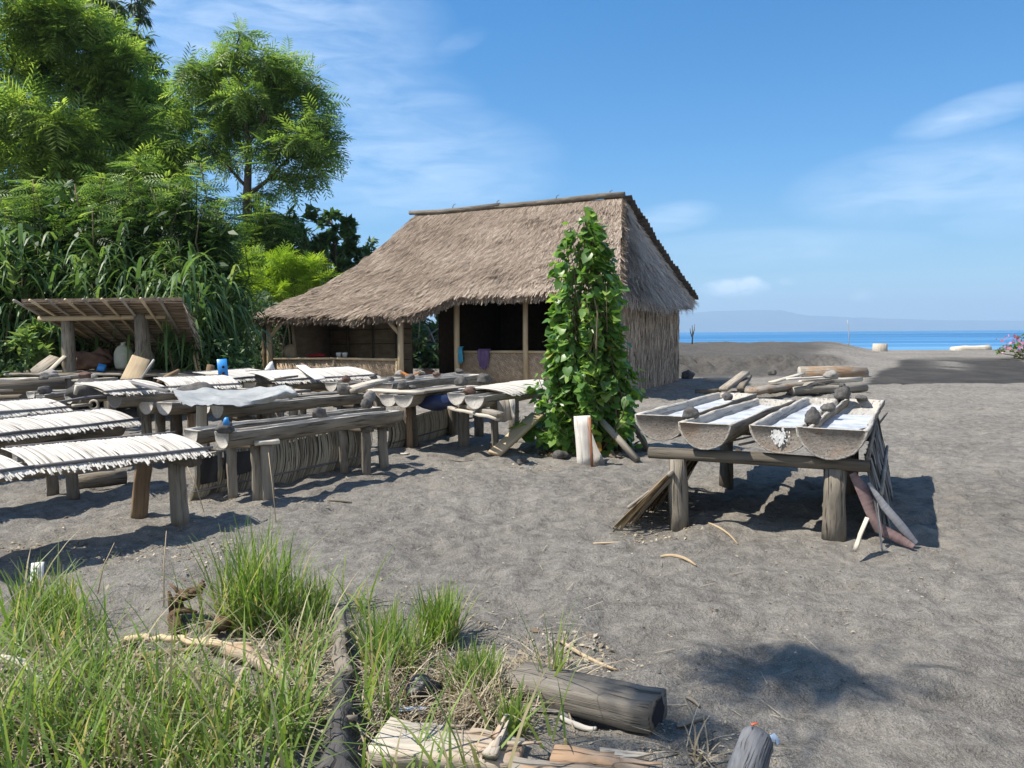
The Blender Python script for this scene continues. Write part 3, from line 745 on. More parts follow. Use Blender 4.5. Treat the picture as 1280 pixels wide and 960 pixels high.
# shaggy fibre tied round the far left post
n = 500; P = np.array([tuple(H(8.74, 4.05, random.uniform(.75, 1.75)) + Vector((random.gauss(0, .05), random.gauss(0, .05), 0))) for _ in range(n)])
D = np.tile([0, 0, -1.0], (n, 1)) + RNG.normal(size=(n, 3)) * .12
leaf_obj('fibre_wrap', [scatter(*STRAW, P, basis(D, RNG.normal(size=(n, 3))), np.stack([RNG.uniform(.25, .55, n), RNG.uniform(.3, .5, n), np.ones(n)*.3], 1), RNG.uniform(.3, 1, n))], M['dry_frond'], hut)
# things kept in and on the hut
def lumpy(name, label, cat, c, rad, mat, seg=14, amp=.12, freq=3.0, group=None, flat=.0, seed=0, squash=None):
    """a soft or stony body: displaced ball with a flattened base"""
    c = Vector(c); vs = []; rows = []
    for i in range(seg // 2 + 1):
        th = PI * i / (seg // 2); r = []
        for j in range(seg):
            ph = 2 * PI * j / seg
            d = Vector((math.sin(th) * math.cos(ph), math.sin(th) * math.sin(ph), math.cos(th)))
            k = 1 + amp * mnoise.noise(d * freq * .5 + Vector((seed * 7.1, seed * 3.3, seed))) * 2 + amp * .5 * mnoise.noise(d * freq * 1.7 + Vector((seed, 5, 2)))
            p = Vector((d.x * rad[0] * k, d.y * rad[1] * k, d.z * rad[2] * k))
            if flat: p.z = max(p.z, -rad[2] * (1 - flat))
            r.append(c + p)
        rows.append(r)
    mb = MB(); mb.grid(rows, close=True)
    o = mb.build(name, mat, base=(c.x, c.y, c.z - rad[2] * (1 - flat)), smooth=True)
    return tag(o, label, cat, group)
lumpy('grain_sack', 'plump straw-coloured sack on the half wall inside the low left room', 'sack', H(8.05, 3.95, 1.0), (.20, .16, .24), M['new_plank'], amp=.1, flat=.2)
lumpy('folded_cloth', 'flat red cloth lying on the sill of the low left room', 'cloth', H(7.1, 4.05, .935), (.30, .12, .06), M['red_cloth'], amp=.2, flat=.3, seed=2)
for i, (a, lb) in enumerate(((6.35, 'white cup on the hut sill, nearer the red cloth'), (6.16, 'white cup on the hut sill, farther from the red cloth'))):
    c = H(a, 4.08, .89); t = MB()
    t.tube([c, c + Vector((0, 0, .10)), c + Vector((0, 0, .135))], [.05, .07, .072], 12); tag(t.build('cup', M['white_paint'], base=c, smooth=True), lb, 'cup', 'cups on the hut sill')
def hung_cloth(name, label, a, w, z, wid, drop, mat, taper=.6):
    rows = []
    for i in range(10):
        t = i / 9; r = []
        for j in range(13):
            u = (j / 12 - .5); k = 1 - (1 - taper) * t
            fold = .03 * math.sin(j * 1.7 + i * .3) * (.4 + t) + .02
            zz = z + .05 - (t * drop) * (1 - .18 * abs(u) * 2 * (1 if t > .6 else .2)) - (.05 if i > 1 else 0)
            r.append(H(a - u * wid * k, w + .055 + fold * .7 + (-.09 if i == 0 else (.01 if i == 1 else 0)), zz))
        rows.append(r)
    mb = MB(); mb.grid(rows); mb.grid([[p + HV * .012 for p in r][::-1] for r in rows])
    return tag(mb.build(name, mat, base=H(a, w, z), smooth=True), label, 'cloth')
hung_cloth('hanging_cloth', 'purple cloth draped over the woven half wall', 2.62, 3.08, 1.06, .36, .48, M['purple_cloth'])
hung_cloth('hanging_towel', 'narrow turquoise towel hung beside the hut post', 3.24, 3.14, 1.12, .12, .40, M['teal_cloth'], .9)
# basin, bundles in the passage
b_ = MB(); c = H(3.85, 2.6, .02); b_.tube([c, c + Vector((0, 0, .05)), c + Vector((0, 0, .34)), c + Vector((0, 0, .36)), c + Vector((0, 0, .33))], [.30, .36, .46, .47, .43], 20); tag(b_.build('wash_basin', M['navy_plastic'], base=c), 'dark round basin at the foot of the hut passage', 'basin')
lumpy('cloth_bundle', 'mottled brown bundle in the hut passage beside the dark basin', 'bundle', H(4.15, 3.3, .26), (.34, .28, .30), M['brown_cloth'], amp=.2, flat=.2, seed=5)
p = MB()
_q = at(525, 460, 0); base = Vector((-.12 * 31.0, 31.0, 0))
tw = thing('driftwood_pile', 'heap of grey driftwood branches behind the hut passage', 'driftwood', base)
for i in range(60):
    c = base + Vector((random.uniform(-1.3, 1.3), random.uniform(-.8, .8), 0)); zz = random.uniform(.3, 1.42)
    d = (HU * random.gauss(0, 1) + HV * random.gauss(0, .6) + Vector((0, 0, random.gauss(.1, .35)))).normalized(); L = random.uniform(.7, 1.5)
    b_ = MB(); q = c + Vector((0, 0, zz)); b_.tube([q - d * L * .5, q + Vector((random.gauss(0, .05), 0, random.gauss(0, .06))), q + d * L * .5], [.05, .045, .02], 7, rough=.06); b_.build('branch', M['pole_grey'], tw)
# ------------------------------------------------------------------ salt troughs, stands, covers
def on(p, dz=0.0): return Vector((p[0], p[1], gz(p[0], p[1]) + dz))
G_T = 'hollowed palm-trunk salt troughs'
def trough(pa, pb, z, wid, dep, label, end='trough_end', salt=True, name='salt_trough', rim=.12, inset=.055, flat=False, zb=None, group=G_T, extra=0.0, boxy=0.0):
    """a halved palm trunk: pa / pb = points on the axis at its top (near, far end)"""
    a = Vector(pa); b = Vector(pb); d = b - a; L = d.length; d.normalize()
    x = d.cross(Vector((0, 0, 1))).normalized(); up = x.cross(d).normalized()
    nO = 11; sd = random.uniform(0, 99)
    inn = [(.88, 0), (.84, -.12), (.76, -.36), (.25, -.40), (-.25, -.40), (-.76, -.36), (-.84, -.12), (-.88, 0)]
    stations = [(0, 0), (inset, 0), (inset + .035, 1)]
    k = max(6, int(L / .16))
    for i in range(1, k): stations.append((inset + .035 + (L - 2*inset - .07) * i / k, 1))
    stations += [(L - inset - .035, 1), (L - inset, 0), (L, 0)]
    vs = []; gc = []; n = None; h = wid / 2
    for si, (t, open_) in enumerate(stations):
        tap = 1 - .06 * t / L
        wob = (mnoise.noise(Vector((t * 1.3, sd, 0))) * .018, mnoise.noise(Vector((t * 1.1, sd, 9))) * .012)
        ring = []
        for j in range(nO + 1):
            th = PI * j / nO
            cx = math.cos(th); sz = -math.sin(th)
            if boxy:
                cx = cx * (1 - boxy) + boxy * max(-1, min(1, cx * 1.5)); sz = sz * (1 - boxy * .2)
            q = 1 + .03 * mnoise.noise(Vector((t * 3, th * 2.2, sd))) + .018 * mnoise.noise(Vector((t * 11, th * 5, sd)))
            zt = (.012 * mnoise.noise(Vector((t * 4, sd + j, 1)))) if j in (0, nO) else 0
            ring.append((cx * h * q * tap, sz * dep * q * tap + zt))
        for (ix, iz) in inn[::-1]:
            ring.append((ix * h * tap * (1 + .02 * mnoise.noise(Vector((t * 5, ix * 3, sd)))), (iz * dep if open_ else -.004) + .008 * mnoise.noise(Vector((t * 6, ix * 4, sd + 3)))))
        n = len(ring)
        for (px, pz) in ring:
            vs.append(a + d * t + x * (px + wob[0]) + up * (pz + wob[1])); gc.append((px + sd, pz + sd, t + sd))
    fs = []; mi = []
    for i in range(len(stations) - 1):
        for j in range(n):
            kx = (j + 1) % n
            fs.append((i*n+j, (i+1)*n+j, (i+1)*n+kx, i*n+kx)); mi.append(0 if j < nO else 2)
    for e_, sgn in ((0, -1), (len(stations) - 1, 1)):          # cut ends: a pale bark ring round the darker fibrous face
        o_ = len(vs); ctr = sum((vs[e_*n + j] for j in range(n)), Vector()) / n
        for j in range(n):
            p_ = ctr + (vs[e_*n + j] - ctr) * (.93 if j <= nO else .97) + d * (sgn * -.004); vs.append(p_); gc.append(tuple(Vector(gc[e_*n + j]) + Vector((.01, .01, 0))))
        for j in range(n):
            kx = (j + 1) % n; q4 = (e_*n + j, e_*n + kx, o_ + kx, o_ + j); fs.append(q4 if sgn < 0 else q4[::-1]); mi.append(2)
        cap_ = tuple(o_ + j for j in range(n)); fs.append(cap_ if sgn < 0 else cap_[::-1]); mi.append(1)
    mb = MB(); mb.add(vs, fs, gc, mi, .5)
    base = (a + b) / 2
    o = mb.build(name, [M['trough_side'], M[end], M['trough_in']], base=(base.x, base.y, base.z - dep))
    tag(o, label, 'salt trough', group)
    if salt:                                                # crust of salt lying on the floor of the trough
        rows = []; m_ = 18
        t0, t1 = (inset + .05, L - inset - .06) if salt is True else (inset + .05 + salt[0] * L, inset + salt[1] * L)
        for i in range(m_ + 1):
            t = t0 + (t1 - t0) * i / m_; r = []
            for j in range(7):
                u = j / 6 * 2 - 1
                wd = .72 * h + .09 * h * mnoise.noise(Vector((t * 5, u * 2, sd)))
                if salt is not True and 0 < i < m_: wd *= 1 - .5 * max(0, mnoise.noise(Vector((t * 3, sd, 4))))
                r.append(a + d * t + x * (u * wd) + up * (-.32 * dep + .005 * mnoise.noise(Vector((t * 8, u * 3, sd)))))
            rows.append(r)
        mb = MB(); mb.grid(rows); 
        s = mb.build('salt_layer', M['salt'], o)
        # children sit in the trough's own space
        s.data.transform(Matrix.Identity(4))
    return o
def post_on(mb, p, z1, r, n=10, lean=(0, 0), mi=0, rough=.07):
    g = gz(p[0], p[1]); b = Vector((p[0], p[1], g - .06)); t = Vector((p[0] + lean[0], p[1] + lean[1], z1))
    mb.tube([b, b.lerp(t, .33), b.lerp(t, .66), t], [r * 1.08, r, r * .98, r * .95], n, mi, rough=rough)
def stand(name, label, legs, beams, group='stands under the salt troughs', cat='stand', mat_leg='pole_grey', mat_beam='dark_wood'):
    """legs: (x, y, z_top, radius | (w, t), ...); beams: (a, b, w, h)"""
    c = sum((Vector((l[0], l[1], 0)) for l in legs), Vector()) / len(legs)
    base = Vector((c.x, c.y, gz(c.x, c.y))); root = thing(name, label, cat, base, group)
    for l in legs:
        mb = MB(); m = l[5] if len(l) > 5 else mat_leg
        if isinstance(l[3], tuple):
            g = gz(l[0], l[1]); ln = l[4] if len(l) > 4 and l[4] else (0, 0)
            mb.bar((l[0], l[1], g - .05), (l[0] + ln[0], l[1] + ln[1], l[2]), l[3][0], l[3][1], up=(random.uniform(-.2, .2) + .45, -.9, 0), seg=5, jit=.005)
        else:
            post_on(mb, l, l[2], l[3], lean=l[4] if len(l) > 4 and l[4] else (0, 0))
        mb.build('leg', M[m], root)
    for bm in beams:
        mb = MB(); a, b, w, h = bm[:4]
        if w == h: mb.tube([a, Vector(a).lerp(Vector(b), .5) + Vector((0, 0, .005)), b], [w/2, w/2 * 1.04, w/2 * .95], 10, rough=.04)
        else: mb.bar(a, b, w, h, seg=6, jit=.006)
        mb.build('beam', M[bm[4] if len(bm) > 4 else mat_beam], root)
    return root
QD = Vector((math.sin(math.radians(27)), math.cos(math.radians(27)), 0)); PD = Vector((QD.y, -QD.x, 0))

# ---- right-hand table with four troughs
ZK = .82
KT = []
for pa, pb, w, dp, lab, salt, rv in (
    ((826, 519), (922, 490.5), .45, .215, 'salt trough farthest left on the right-hand table, nearest the leafy bush', True, 0),
    ((880, 529), (970, 498), .40, .20, 'narrow trough second from the bush on the right-hand table, brown worn end', True, 0),
    ((974, 532), (1034, 497.5), .43, .20, 'trough with a white splash across its cut end on the right-hand table', True, 0),
    ((1040, 535.5), (1076, 498), .47, .225, 'rightmost trough on the right-hand table, patchy salt inside', (.02, .62), 0)):
    KT.append(trough(at(*pa, ZK), at(*pb, ZK), ZK, w, dp, lab, salt=salt))
# white splash on the cut end of the third trough
t3 = KT[2]; pa = at(974, 532, ZK); mb = MB()
for i in range(150):
    u = random.gauss(0, .034); v = -.070 + random.gauss(0, .022) + (-random.random() * .05 if random.random() < .3 else 0); s = random.uniform(.0025, .007) * (1.5 if abs(u) < .03 else 1)
    c = pa + PD * u - QD * .0075 + Vector((0, 0, v)); k = random.randint(5, 7)
    ring = [c + PD * (s * math.cos(2*PI*i_/k) * random.uniform(.6, 1.2)) + Vector((0, 0, s * math.sin(2*PI*i_/k) * random.uniform(.8, 2.0))) - QD * random.uniform(0, .002) for i_ in range(k)]
    mb.add(ring, [tuple(range(k))])
mb.build('white_splash', M['white_paint'], None)
sp = bpy.data.objects['white_splash']; sp['kind'] = 'stuff'; sp.parent = t3; sp.matrix_parent_inverse = Matrix.Translation(-Vector(t3.location))
fl = at(850, 657); fr = at(1043, 676)
bk = QD * 1.75
def P2(p, z): return Vector((p.x, p.y, z))
zb = ZK - .225
a0 = at(795, 534, .575); a1 = at(1076, 596, .575)
b0 = P2(fl - PD * .25, .555); b1 = P2(fr + PD * .22, .555)
stand('trough_stand', 'sturdy stand of four round log legs under the right-hand troughs',
      [(fl.x, fl.y, .52, .072, (-.02, .02)), (fr.x, fr.y, .52, .078, (0, .02)), (fl.x + bk.x, fl.y + bk.y, .55, .07), (fr.x + bk.x, fr.y + bk.y, .55, .07)],
      [(b0, b1, .09, .09), (b0 + bk + Vector((0, 0, 0)), b1 + bk, .11, .11)])
# loose slats lying under the troughs
for i, (a, b, lb) in enumerate((((at(905, 553, .60)), (at(955, 543, .60)), 'thin pale stick lying under the middle troughs'), (at(925, 556, .61), at(968, 545, .61), 'short forked slat between the second and third right-hand troughs'))):
    mb = MB(); mb.bar(a, b, .022, .014, seg=3, jit=.004); o = mb.build('stick', M['pale_wood'], base=tuple((a + b) / 2)); tag(o, lb, 'stick')
# ---- stones
ROCK = {}
def rock(px, py, z, sx, label, mat='stone', sy=None, sz=None, seed=None, name='stone', flat=.25, rotz=None, group='stones lying on the salt troughs', p=None):
    """px,py: photo point where the stone touches what it lies on (level z)"""
    p = Vector(at(px, py, z)) if p is None else Vector(p)
    sd = seed if seed is not None else random.randint(0, 5)
    key = (sd, mat)
    if key not in ROCK:
        n1, n2 = 20, 14; rows = []
        for i in range(n2 + 1):
            th = PI * i / n2; r = []
            for j in range(n1):
                ph = 2*PI*j/n1; d = Vector((math.sin(th)*math.cos(ph), math.sin(th)*math.sin(ph), math.cos(th)))
                k = 1 + .40 * mnoise.noise(d * 1.2 + Vector((sd * 7.7, sd, 3))) + .15 * mnoise.noise(d * 4 + Vector((sd, 2, sd * 3))) + .03 * mnoise.noise(d * 10 + Vector((sd, 8, 1)))
                r.append(Vector((d.x * k, d.y * k, max(d.z * k * .9, -.62) + .62)))
            rows.append(r)
        mb = MB(); mb.grid(rows, close=True); o = mb.build(name, M[mat], smooth=True); ROCK[key] = o; me = o.data
        for a in me.attributes['gc'].data: a.vector = Vector(a.vector) * .12
    else:
        o = ROCK[key].copy(); COL.objects.link(o)
    sy = sy or sx * .85; sz = sz or sx * .75; sx *= .95; sz *= .88
    o.location = p; o.scale = (sx / 2, sy / 2, sz / 1.72); o.rotation_euler = (0, 0, random.uniform(0, 6) if rotz is None else rotz)
    return tag(o, label, 'stone', group)
ZS = ZK + .0
rock(864, 523, ZS - .01, .145, 'round dark stone wedged between the front ends of the two troughs nearest the bush', seed=0, sz=.12)
rock(909, 500.5, ZS, .12, 'grey stone on the rim of the trough nearest the bush, farther back', seed=1, sz=.10)
rock(1016, 530, ZS - .01, .135, 'tall dark stone jammed between the white-splashed trough and the rightmost trough', seed=2, sz=.15)
rock(1035, 514, ZS, .125, 'oval stone between the two right-hand troughs, behind the tall one', seed=3, sz=.09)
rock(1052, 499, ZS, .17, 'largest stone at the far end of the right-hand troughs', seed=4, sz=.16, sy=.15)
rock(1076, 499, ZS, .20, 'flat dark stone at the far right end of the right-hand table', seed=5, sz=.055, sy=.12)

# ---- palm-leaf screens and scraps round the right table
def frond_screen(label, a, b, ztop0, ztop1, lean, n, mat, ln_j=.12, spread=.16, rodz=.45, base_lift=0.0):
    """dry palm leaves hung side by side from a rod between a and b; feet lean out by the vector lean"""
    a = Vector(a); b = Vector(b); c = (a + b) / 2; root = thing('palm_leaf_screen', label, 'screen', on(c), 'palm-leaf screens round the right-hand table')
    P = []; D = []; U = []; L = []
    d = (b - a).normalized()
    for i in range(n):
        t = random.random(); p = a.lerp(b, t); z = ztop0 + (ztop1 - ztop0) * t + random.uniform(-.05, .01)
        g = gz(p.x, p.y)
        tip = Vector((p.x, p.y, g + random.uniform(0, .05) + base_lift)) + Vector(lean) * random.uniform(.75, 1.1) + d * random.gauss(0, spread)
        s = Vector((p.x, p.y, z)); v = tip - s
        P.append(tuple(s + Vector(lean).normalized() * random.uniform(-.02, .02))); D.append(tuple(v)); L.append(v.length * random.uniform(1 - ln_j, 1.04)); U.append(tuple(Vector(lean).normalized() + d * random.gauss(0, .5)))
    L = np.array(L); w = RNG.uniform(.3, .75, n)
    leaf_obj('leaflets', [scatter(*t_blade(3, .06, .06), np.array(P), basis(np.array(D), np.array(U)), np.stack([L, w, L], 1), RNG.uniform(0, 1, n))], M[mat], root)
    mb = MB(); q0 = Vector((a.x, a.y, ztop0)); q1 = Vector((b.x, b.y, ztop1)); mb.tube([q0 - d * .08, q0.lerp(q1, .5), q1 + d * .08], [.018, .016, .014], 7, rough=.06); mb.build('rod', M['grey_wood'], root)
    k = rodz; r0_ = q0.lerp(Vector((a.x, a.y, 0)) + Vector(lean), k) + Vector(lean).normalized() * .03; r1_ = q1.lerp(Vector((b.x, b.y, 0)) + Vector(lean), k) + Vector(lean).normalized() * .03
    mb = MB(); mb.tube([r0_ - d * .1, r0_.lerp(r1_, .5), r1_ + d * .06], [.016, .014, .012], 7, rough=.06); mb.build('rod', M['grey_wood'], root)
    return root
frond_screen('dry brown palm leaves leaning against the left leg of the right-hand table', fl - PD * .05 - QD * .06, fl - PD * .05 + bk * .8, .42, .56, -PD * .42 - QD * .10, 420, 'dry_frond', rodz=.62)
frond_screen('grey palm-leaf screen hanging along the right side of the right-hand table', fr + PD * .20 + QD * .12, fr + PD * .20 + bk * 1.15, .60, .70, PD * .16, 360, 'grey_frond', rodz=.4)
def strip(name, label, cat, pts, w, th, mat, up=(0, -1, .3), group=None, widths=None, twist=0):
    """a flat curved piece following points"""
    pts = [Vector(p) for p in pts]; rows = []
    for i, p in enumerate(pts):
        d = (pts[min(i+1, len(pts)-1)] - pts[max(i-1, 0)]).normalized(); s = d.cross(Vector(up)).normalized(); n_ = s.cross(d)
        k = (widths[i] if widths else 1) * w / 2
        rows.append([p - s * k - n_ * th/2, p + s * k - n_ * th/2, p + s * k + n_ * th/2, p - s * k + n_ * th/2])
    mb = MB(); L = np.linspace(0, 1, len(rows))
    mb.grid(rows, close=True, gc=[[(j * .02, 0, l * 1.0) for j in range(4)] for l in L])
    m_ = len(rows) - 1; vs = [q for q in rows[0]]; mb.add(vs, [(3, 2, 1, 0)]); mb.add(rows[-1], [(0, 1, 2, 3)])
    c = pts[0].lerp(pts[-1], .5); return tag(mb.build(name, mat, base=tuple(c)), label, cat, group)
M['mauve_spathe'] = plain('mauve_palm_spathe', (.16, .105, .105), (.30, .21, .20), 8, .7, .5, .01)
M['grey_spathe'] = plain('grey_palm_spathe', (.20, .20, .22), (.38, .38, .40), 8, .6, .5, .01)
f0 = fr + PD * .14 - QD * .03
strip('palm_spathe', 'wavy reddish-brown palm sheath propped beside the right log leg', 'palm sheath', [f0 + Vector((-.02, .03, .50)), f0 + Vector((.04, 0, .38)), f0 + Vector((.085, -.03, .25)), f0 + Vector((.13, -.06, .13)), f0 + Vector((.27, -.09, .055)), f0 + Vector((.33, -.15, .02))], .085, .012, M['mauve_spathe'], widths=[.6, 1, 1, .9, .8, .4])
strip('palm_spathe', 'straight grey palm sheath leaning out to the right of the log leg', 'palm sheath', [f0 + Vector((.07, -.02, .44)), f0 + Vector((.17, -.05, .28)), f0 + Vector((.28, -.08, .14)), f0 + Vector((.37, -.10, .03))], .06, .02, M['grey_spathe'], widths=[.25, .9, 1, .6])
for i, (x0, x1, lb) in enumerate((((1068, 690), (1090, 660), 'pale split stick standing behind the reddish sheath'),)):
    a = at(*x0, .02); b = a + Vector((.10, .05, .22)); mb = MB(); mb.bar(a, b, .03, .012); tag(mb.build('stick', M['pale_wood'], base=tuple(a)), lb, 'stick')
a = at(1086, 545, .58) + QD * .1; b = at(1108, 521, .66) + QD * .4
mb = MB(); mb.tube([a - QD * .3, b], [.012, .008], 6); tag(mb.build('stick', M['dark_wood'], base=tuple(a)), 'thin stick poking out behind the right side of the right-hand table', 'stick')

# ---- covers: rows of white palm ribs tied to a rod
G_C = 'white palm-rib covers'
def cover(fa, fb, wid, rise, back_drop, label, mat='white_mat', fringe=.075, step=.0088, holes=0.0, zb=None, rod=True, name='rib_cover', grp=G_C):
    """fa, fb: ends of the front rod (world); wid: width to the back; arched"""
    fa = Vector(fa); fb = Vector(fb); d = (fb - fa); L = d.length; d.normalize()
    bk_ = Vector((-d.y, d.x, 0)); bk_.normalize()
    if bk_.y < 0: bk_ = -bk_
    c = (fa + fb) / 2; root = thing(name, label, 'cover', c - Vector((0, 0, .06)), grp)
    vs = []; fs = []; rn = []; n = int(L / step); sk = random.uniform(.05, .16)
    for i in range(n):
        t = (i + random.uniform(-.3, .3)) * step
        if holes and random.random() < holes: continue
        w = step * random.uniform(.62, 1.0); r = random.random(); o = len(vs); m_ = 7
        e = random.gauss(0, .012); fo = fringe * random.uniform(.55, 1.25); lz = random.gauss(0, .002); sh = sk + random.gauss(0, .03)
        for k in range(m_ + 1):
            if k == 0: u = -fo; z = -.35 * fo * random.uniform(.6, 1.5) - .01
            else:
                q = (k - 1) / (m_ - 1); u = q * (wid + e); z = rise * 4 * q * (1 - q) * (1.15 - .3 * q) + back_drop * q + lz
            p = fa + d * (t + sh * (wid - u) - sh * wid * .5 + random.gauss(0, .0015)) + bk_ * u + Vector((0, 0, z + .012))
            vs += [p - d * w, p + Vector((0, 0, .006)), p + d * w]; rn += [r] * 3
        for k in range(m_):
            for s in (0, 1): fs.append((o + k*3 + s, o + k*3 + s + 1, o + k*3 + 4 + s, o + k*3 + 3 + s))
    V = np.array([tuple(p) for p in vs]); o = make_obj('ribs', V, np.array(fs), M[mat], V, np.array(rn), None, root)
    # a darker underlay of old leaf so that the gaps read as depth, not sky
    rows = []
    for q in np.linspace(0.02, .98, 8):
        z = rise * 4 * q * (1 - q) * (1.15 - .3 * q) + back_drop * q - .010
        rows.append([fa + d * (L * s) + bk_ * (q * wid) + Vector((0, 0, z + .006 * mnoise.noise(Vector((s * L * 4, q * 3, 1))))) for s in np.linspace(.01, .99, 14)])
    mb = MB(); mb.grid(rows); mb.build('underlay', M['pale_wood'], root)
    if rod:
        mb = MB(); ex = random.uniform(.02, .06)
        mb.tube([fa - d * ex + Vector((0, 0, .022)), fa.lerp(fb, .35) + Vector((0, 0, .030)), fa.lerp(fb, .7) + Vector((0, 0, .022)), fb + d * ex + Vector((0, 0, .026))], [.013, .014, .012, .011], 7, rough=.05); mb.build('rod', M['rod'], root)
        mb = MB(); q0 = bk_ * wid + Vector((0, 0, back_drop + .018)); mb.tube([fa + q0, fb + q0], [.010, .010], 6); mb.build('rod', M['rod'], root)
    return root

# front left row (T1)
c1b = at(258, 564, .58); c1a = at(40, 588, .60)
cover(c1a, c1b, .52, .022, .09, 'nearest white rib cover in the left foreground, its right end above two plank legs')
c0b = at(34, 589, .60) ; c0a = at(-90, 603.5, .62)
cover(c0a, c0b, .52, .022, .09, 'white rib cover cut by the left edge of the photo, beside the nearest cover')
tq = (c1b - c1a).normalized(); tp = Vector((-tq.y, tq.x, 0))
lr = at(226, 654); ll = at(172, 645)
e1 = c1b - tq * .20
stand('trough_stand', 'low plank trestle with two square legs under the nearest white cover',
      [(lr.x, lr.y, .49, (.125, .075), (-.02, 0), 'grey_wood'), (ll.x, ll.y, .49, (.125, .07), (.06, .03), 'brown_wood')],
      [(P2(ll, .52) - (lr - ll).normalized() * .12, P2(lr, .52) + (lr - ll).normalized() * .20, .11, .065, 'dark_wood')])
lr2 = lr - tq * 2.0 + tp * .02; ll2 = ll - tq * 2.0
stand('trough_stand', 'shaded trestle under the left end of the nearest covers', [(lr2.x, lr2.y, .5, (.09, .06)), (ll2.x, ll2.y, .5, (.09, .06))], [(P2(ll2, .53), P2(lr2, .53), .11, .07)])
mid = (c1a + c1b) / 2
for k, lab in ((.26, 'bark-sided trough in the shade beneath the nearest white cover, front one'), (.46, 'trough hidden beneath the nearest white cover, rear one')):
    trough(c0a + tp * k + Vector((0, 0, -.015)), c1b - tq * .12 + tp * k + Vector((0, 0, -.01)), .6, .19, .085, lab, salt=False)
lg = at(110, 611, .0) + Vector((0, 0, .0)); g0 = on(at(95, 612)); g1 = g0 + Vector((.35, .28, 0))
mb = MB(); mb.tube([g0 + Vector((0, 0, .08)), g0.lerp(g1, .5) + Vector((0, 0, .09)), g1 + Vector((0, 0, .08))], [.075, .08, .07], 10, rough=.08); tag(mb.build('log', M['pole_grey'], base=tuple(g0)), 'short grey log on the sand under the nearest white cover', 'log')

# second row (T2)
c2b = at(170, 527, .66); c2a = at(-80, 557, .64)
cover(c2a, c2b, .50, .022, .09, 'second white rib cover from the front, ending above a dark log post')
q2 = (c2b - c2a).normalized(); p2 = Vector((-q2.y, q2.x, 0))
for k, lab in ((.22, 'trough under the second white cover, front one'), (.44, 'trough under the second white cover, rear one')):
    trough(c2a + p2 * k + Vector((0, 0, -.045)), c2b - q2 * .05 + p2 * k + Vector((0, 0, -.045)), .6, .25, .11, lab, salt=False)
s1 = c2b - q2 * .6; s2 = c2b - q2 * 2.2
stand('trough_stand', 'thick dark log posts under the middle of the second white cover', [(s2.x + p2.x*.1, s2.y + p2.y*.1, .5, .085, None, 'log_bark'), (s2.x + p2.x*.42, s2.y + p2.y*.42, .5, .08, None, 'log_bark')], [(P2(s2 - p2*.02, .51), P2(s2 + p2*.55, .52), .10, .06)])
stand('trough_stand', 'dark plank trestle under the right end of the second white cover', [(s1.x + p2.x*.06, s1.y + p2.y*.06, .5, (.10, .07)), (s1.x + p2.x*.42, s1.y + p2.y*.42, .5, (.1, .07))], [(P2(s1 - p2*.05, .52), P2(s1 + p2*.55, .52), .10, .06)])
c3b = at(86, 511, .68); c3a = at(-60, 524, .68)
cover(c3a, c3b, .45, .022, .09, 'greyer third rib cover just behind the second one at the left edge', 'white_mat')
q3 = (c3b - c3a).normalized(); p3 = Vector((-q3.y, q3.x, 0))
s3 = c3b - q3 * .5
stand('trough_stand', 'shaded trestle under the third cover at the left edge', [(s3.x, s3.y, .6, .07), (s3.x + p3.x*.4, s3.y + p3.y*.4, .6, .07)], [(P2(s3 - p3*.1, .6), P2(s3 + p3*.5, .61), .09, .06)])
trough(c3a + p3*.2 + Vector((0, 0, -.04)), c3b + p3*.2 + Vector((0, 0, -.04)), .65, .26, .11, 'trough under the third cover at the left edge', salt=False)
# pale handle-like tool and grey bar near it
a = at(92, 507, .72); b = at(113, 506, .70)
mb = MB(); mb.bar(a, b, .05, .03, seg=3); r_ = [b + Vector((.05 * math.cos(t), .02, .05 * math.sin(t))) + Vector((.03, 0, 0)) for t in np.linspace(0, 2*PI, 13)]; mb.tube(r_, .014, 6, cap=False); tag(mb.build('wooden_scoop', M['pale_wood'], base=tuple(a)), 'pale wooden tool with a round eye at the end of the third cover', 'tool')
a = at(62, 505, .74); b = at(148, 493, .74); mb = MB(); mb.tube([a, a.lerp(b, .5) + Vector((0, 0, .015)), b], [.016, .018, .012], 7); tag(mb.build('pole', M['rod'], base=tuple(a)), 'thin grey pole lying from the third cover towards the mid white cover', 'pole')

# ---- trough pair A with its mat screen and bench
ZA = .66
a1, a1b = at(277, 540, ZA), at(497, 512, ZA)
trough(a1, a1b, ZA, .20, .16, 'long planed trough with a pale wedge-shaped end, nearest of the middle pair', end='trough_end_white', salt=False, inset=.05, boxy=.3)
a2, a2b = at(238, 537, ZA), at(474, 508, ZA)
trough(a2, a2b, ZA, .20, .15, 'weathered planed trough lying just behind the pale-ended one', end='trough_end_white', salt=False, inset=.05, boxy=.3)
qa = (a1b - a1).normalized(); pa_ = Vector((-qa.y, qa.x, 0))
l1 = a1 + qa * .35; l2 = a1b - qa * .5
stand('trough_stand', 'grey plank legs under the near end of the pale-ended trough', [(l1.x, l1.y, .5, (.085, .05), (.0, 0), 'grey_wood'), (l1.x + pa_.x*.36, l1.y + pa_.y*.36, .5, (.085, .05), (0, 0), 'grey_wood')], [(P2(l1 - pa_*.08, .49), P2(l1 + pa_*.48, .49), .07, .05)])
stand('trough_stand', 'plank legs under the far end of the middle trough pair', [(l2.x, l2.y, .5, (.09, .05)), (l2.x + pa_.x*.34, l2.y + pa_.y*.34, .5, (.09, .05))], [(P2(l2 - pa_*.08, .49), P2(l2 + pa_*.48, .49), .07, .05)])
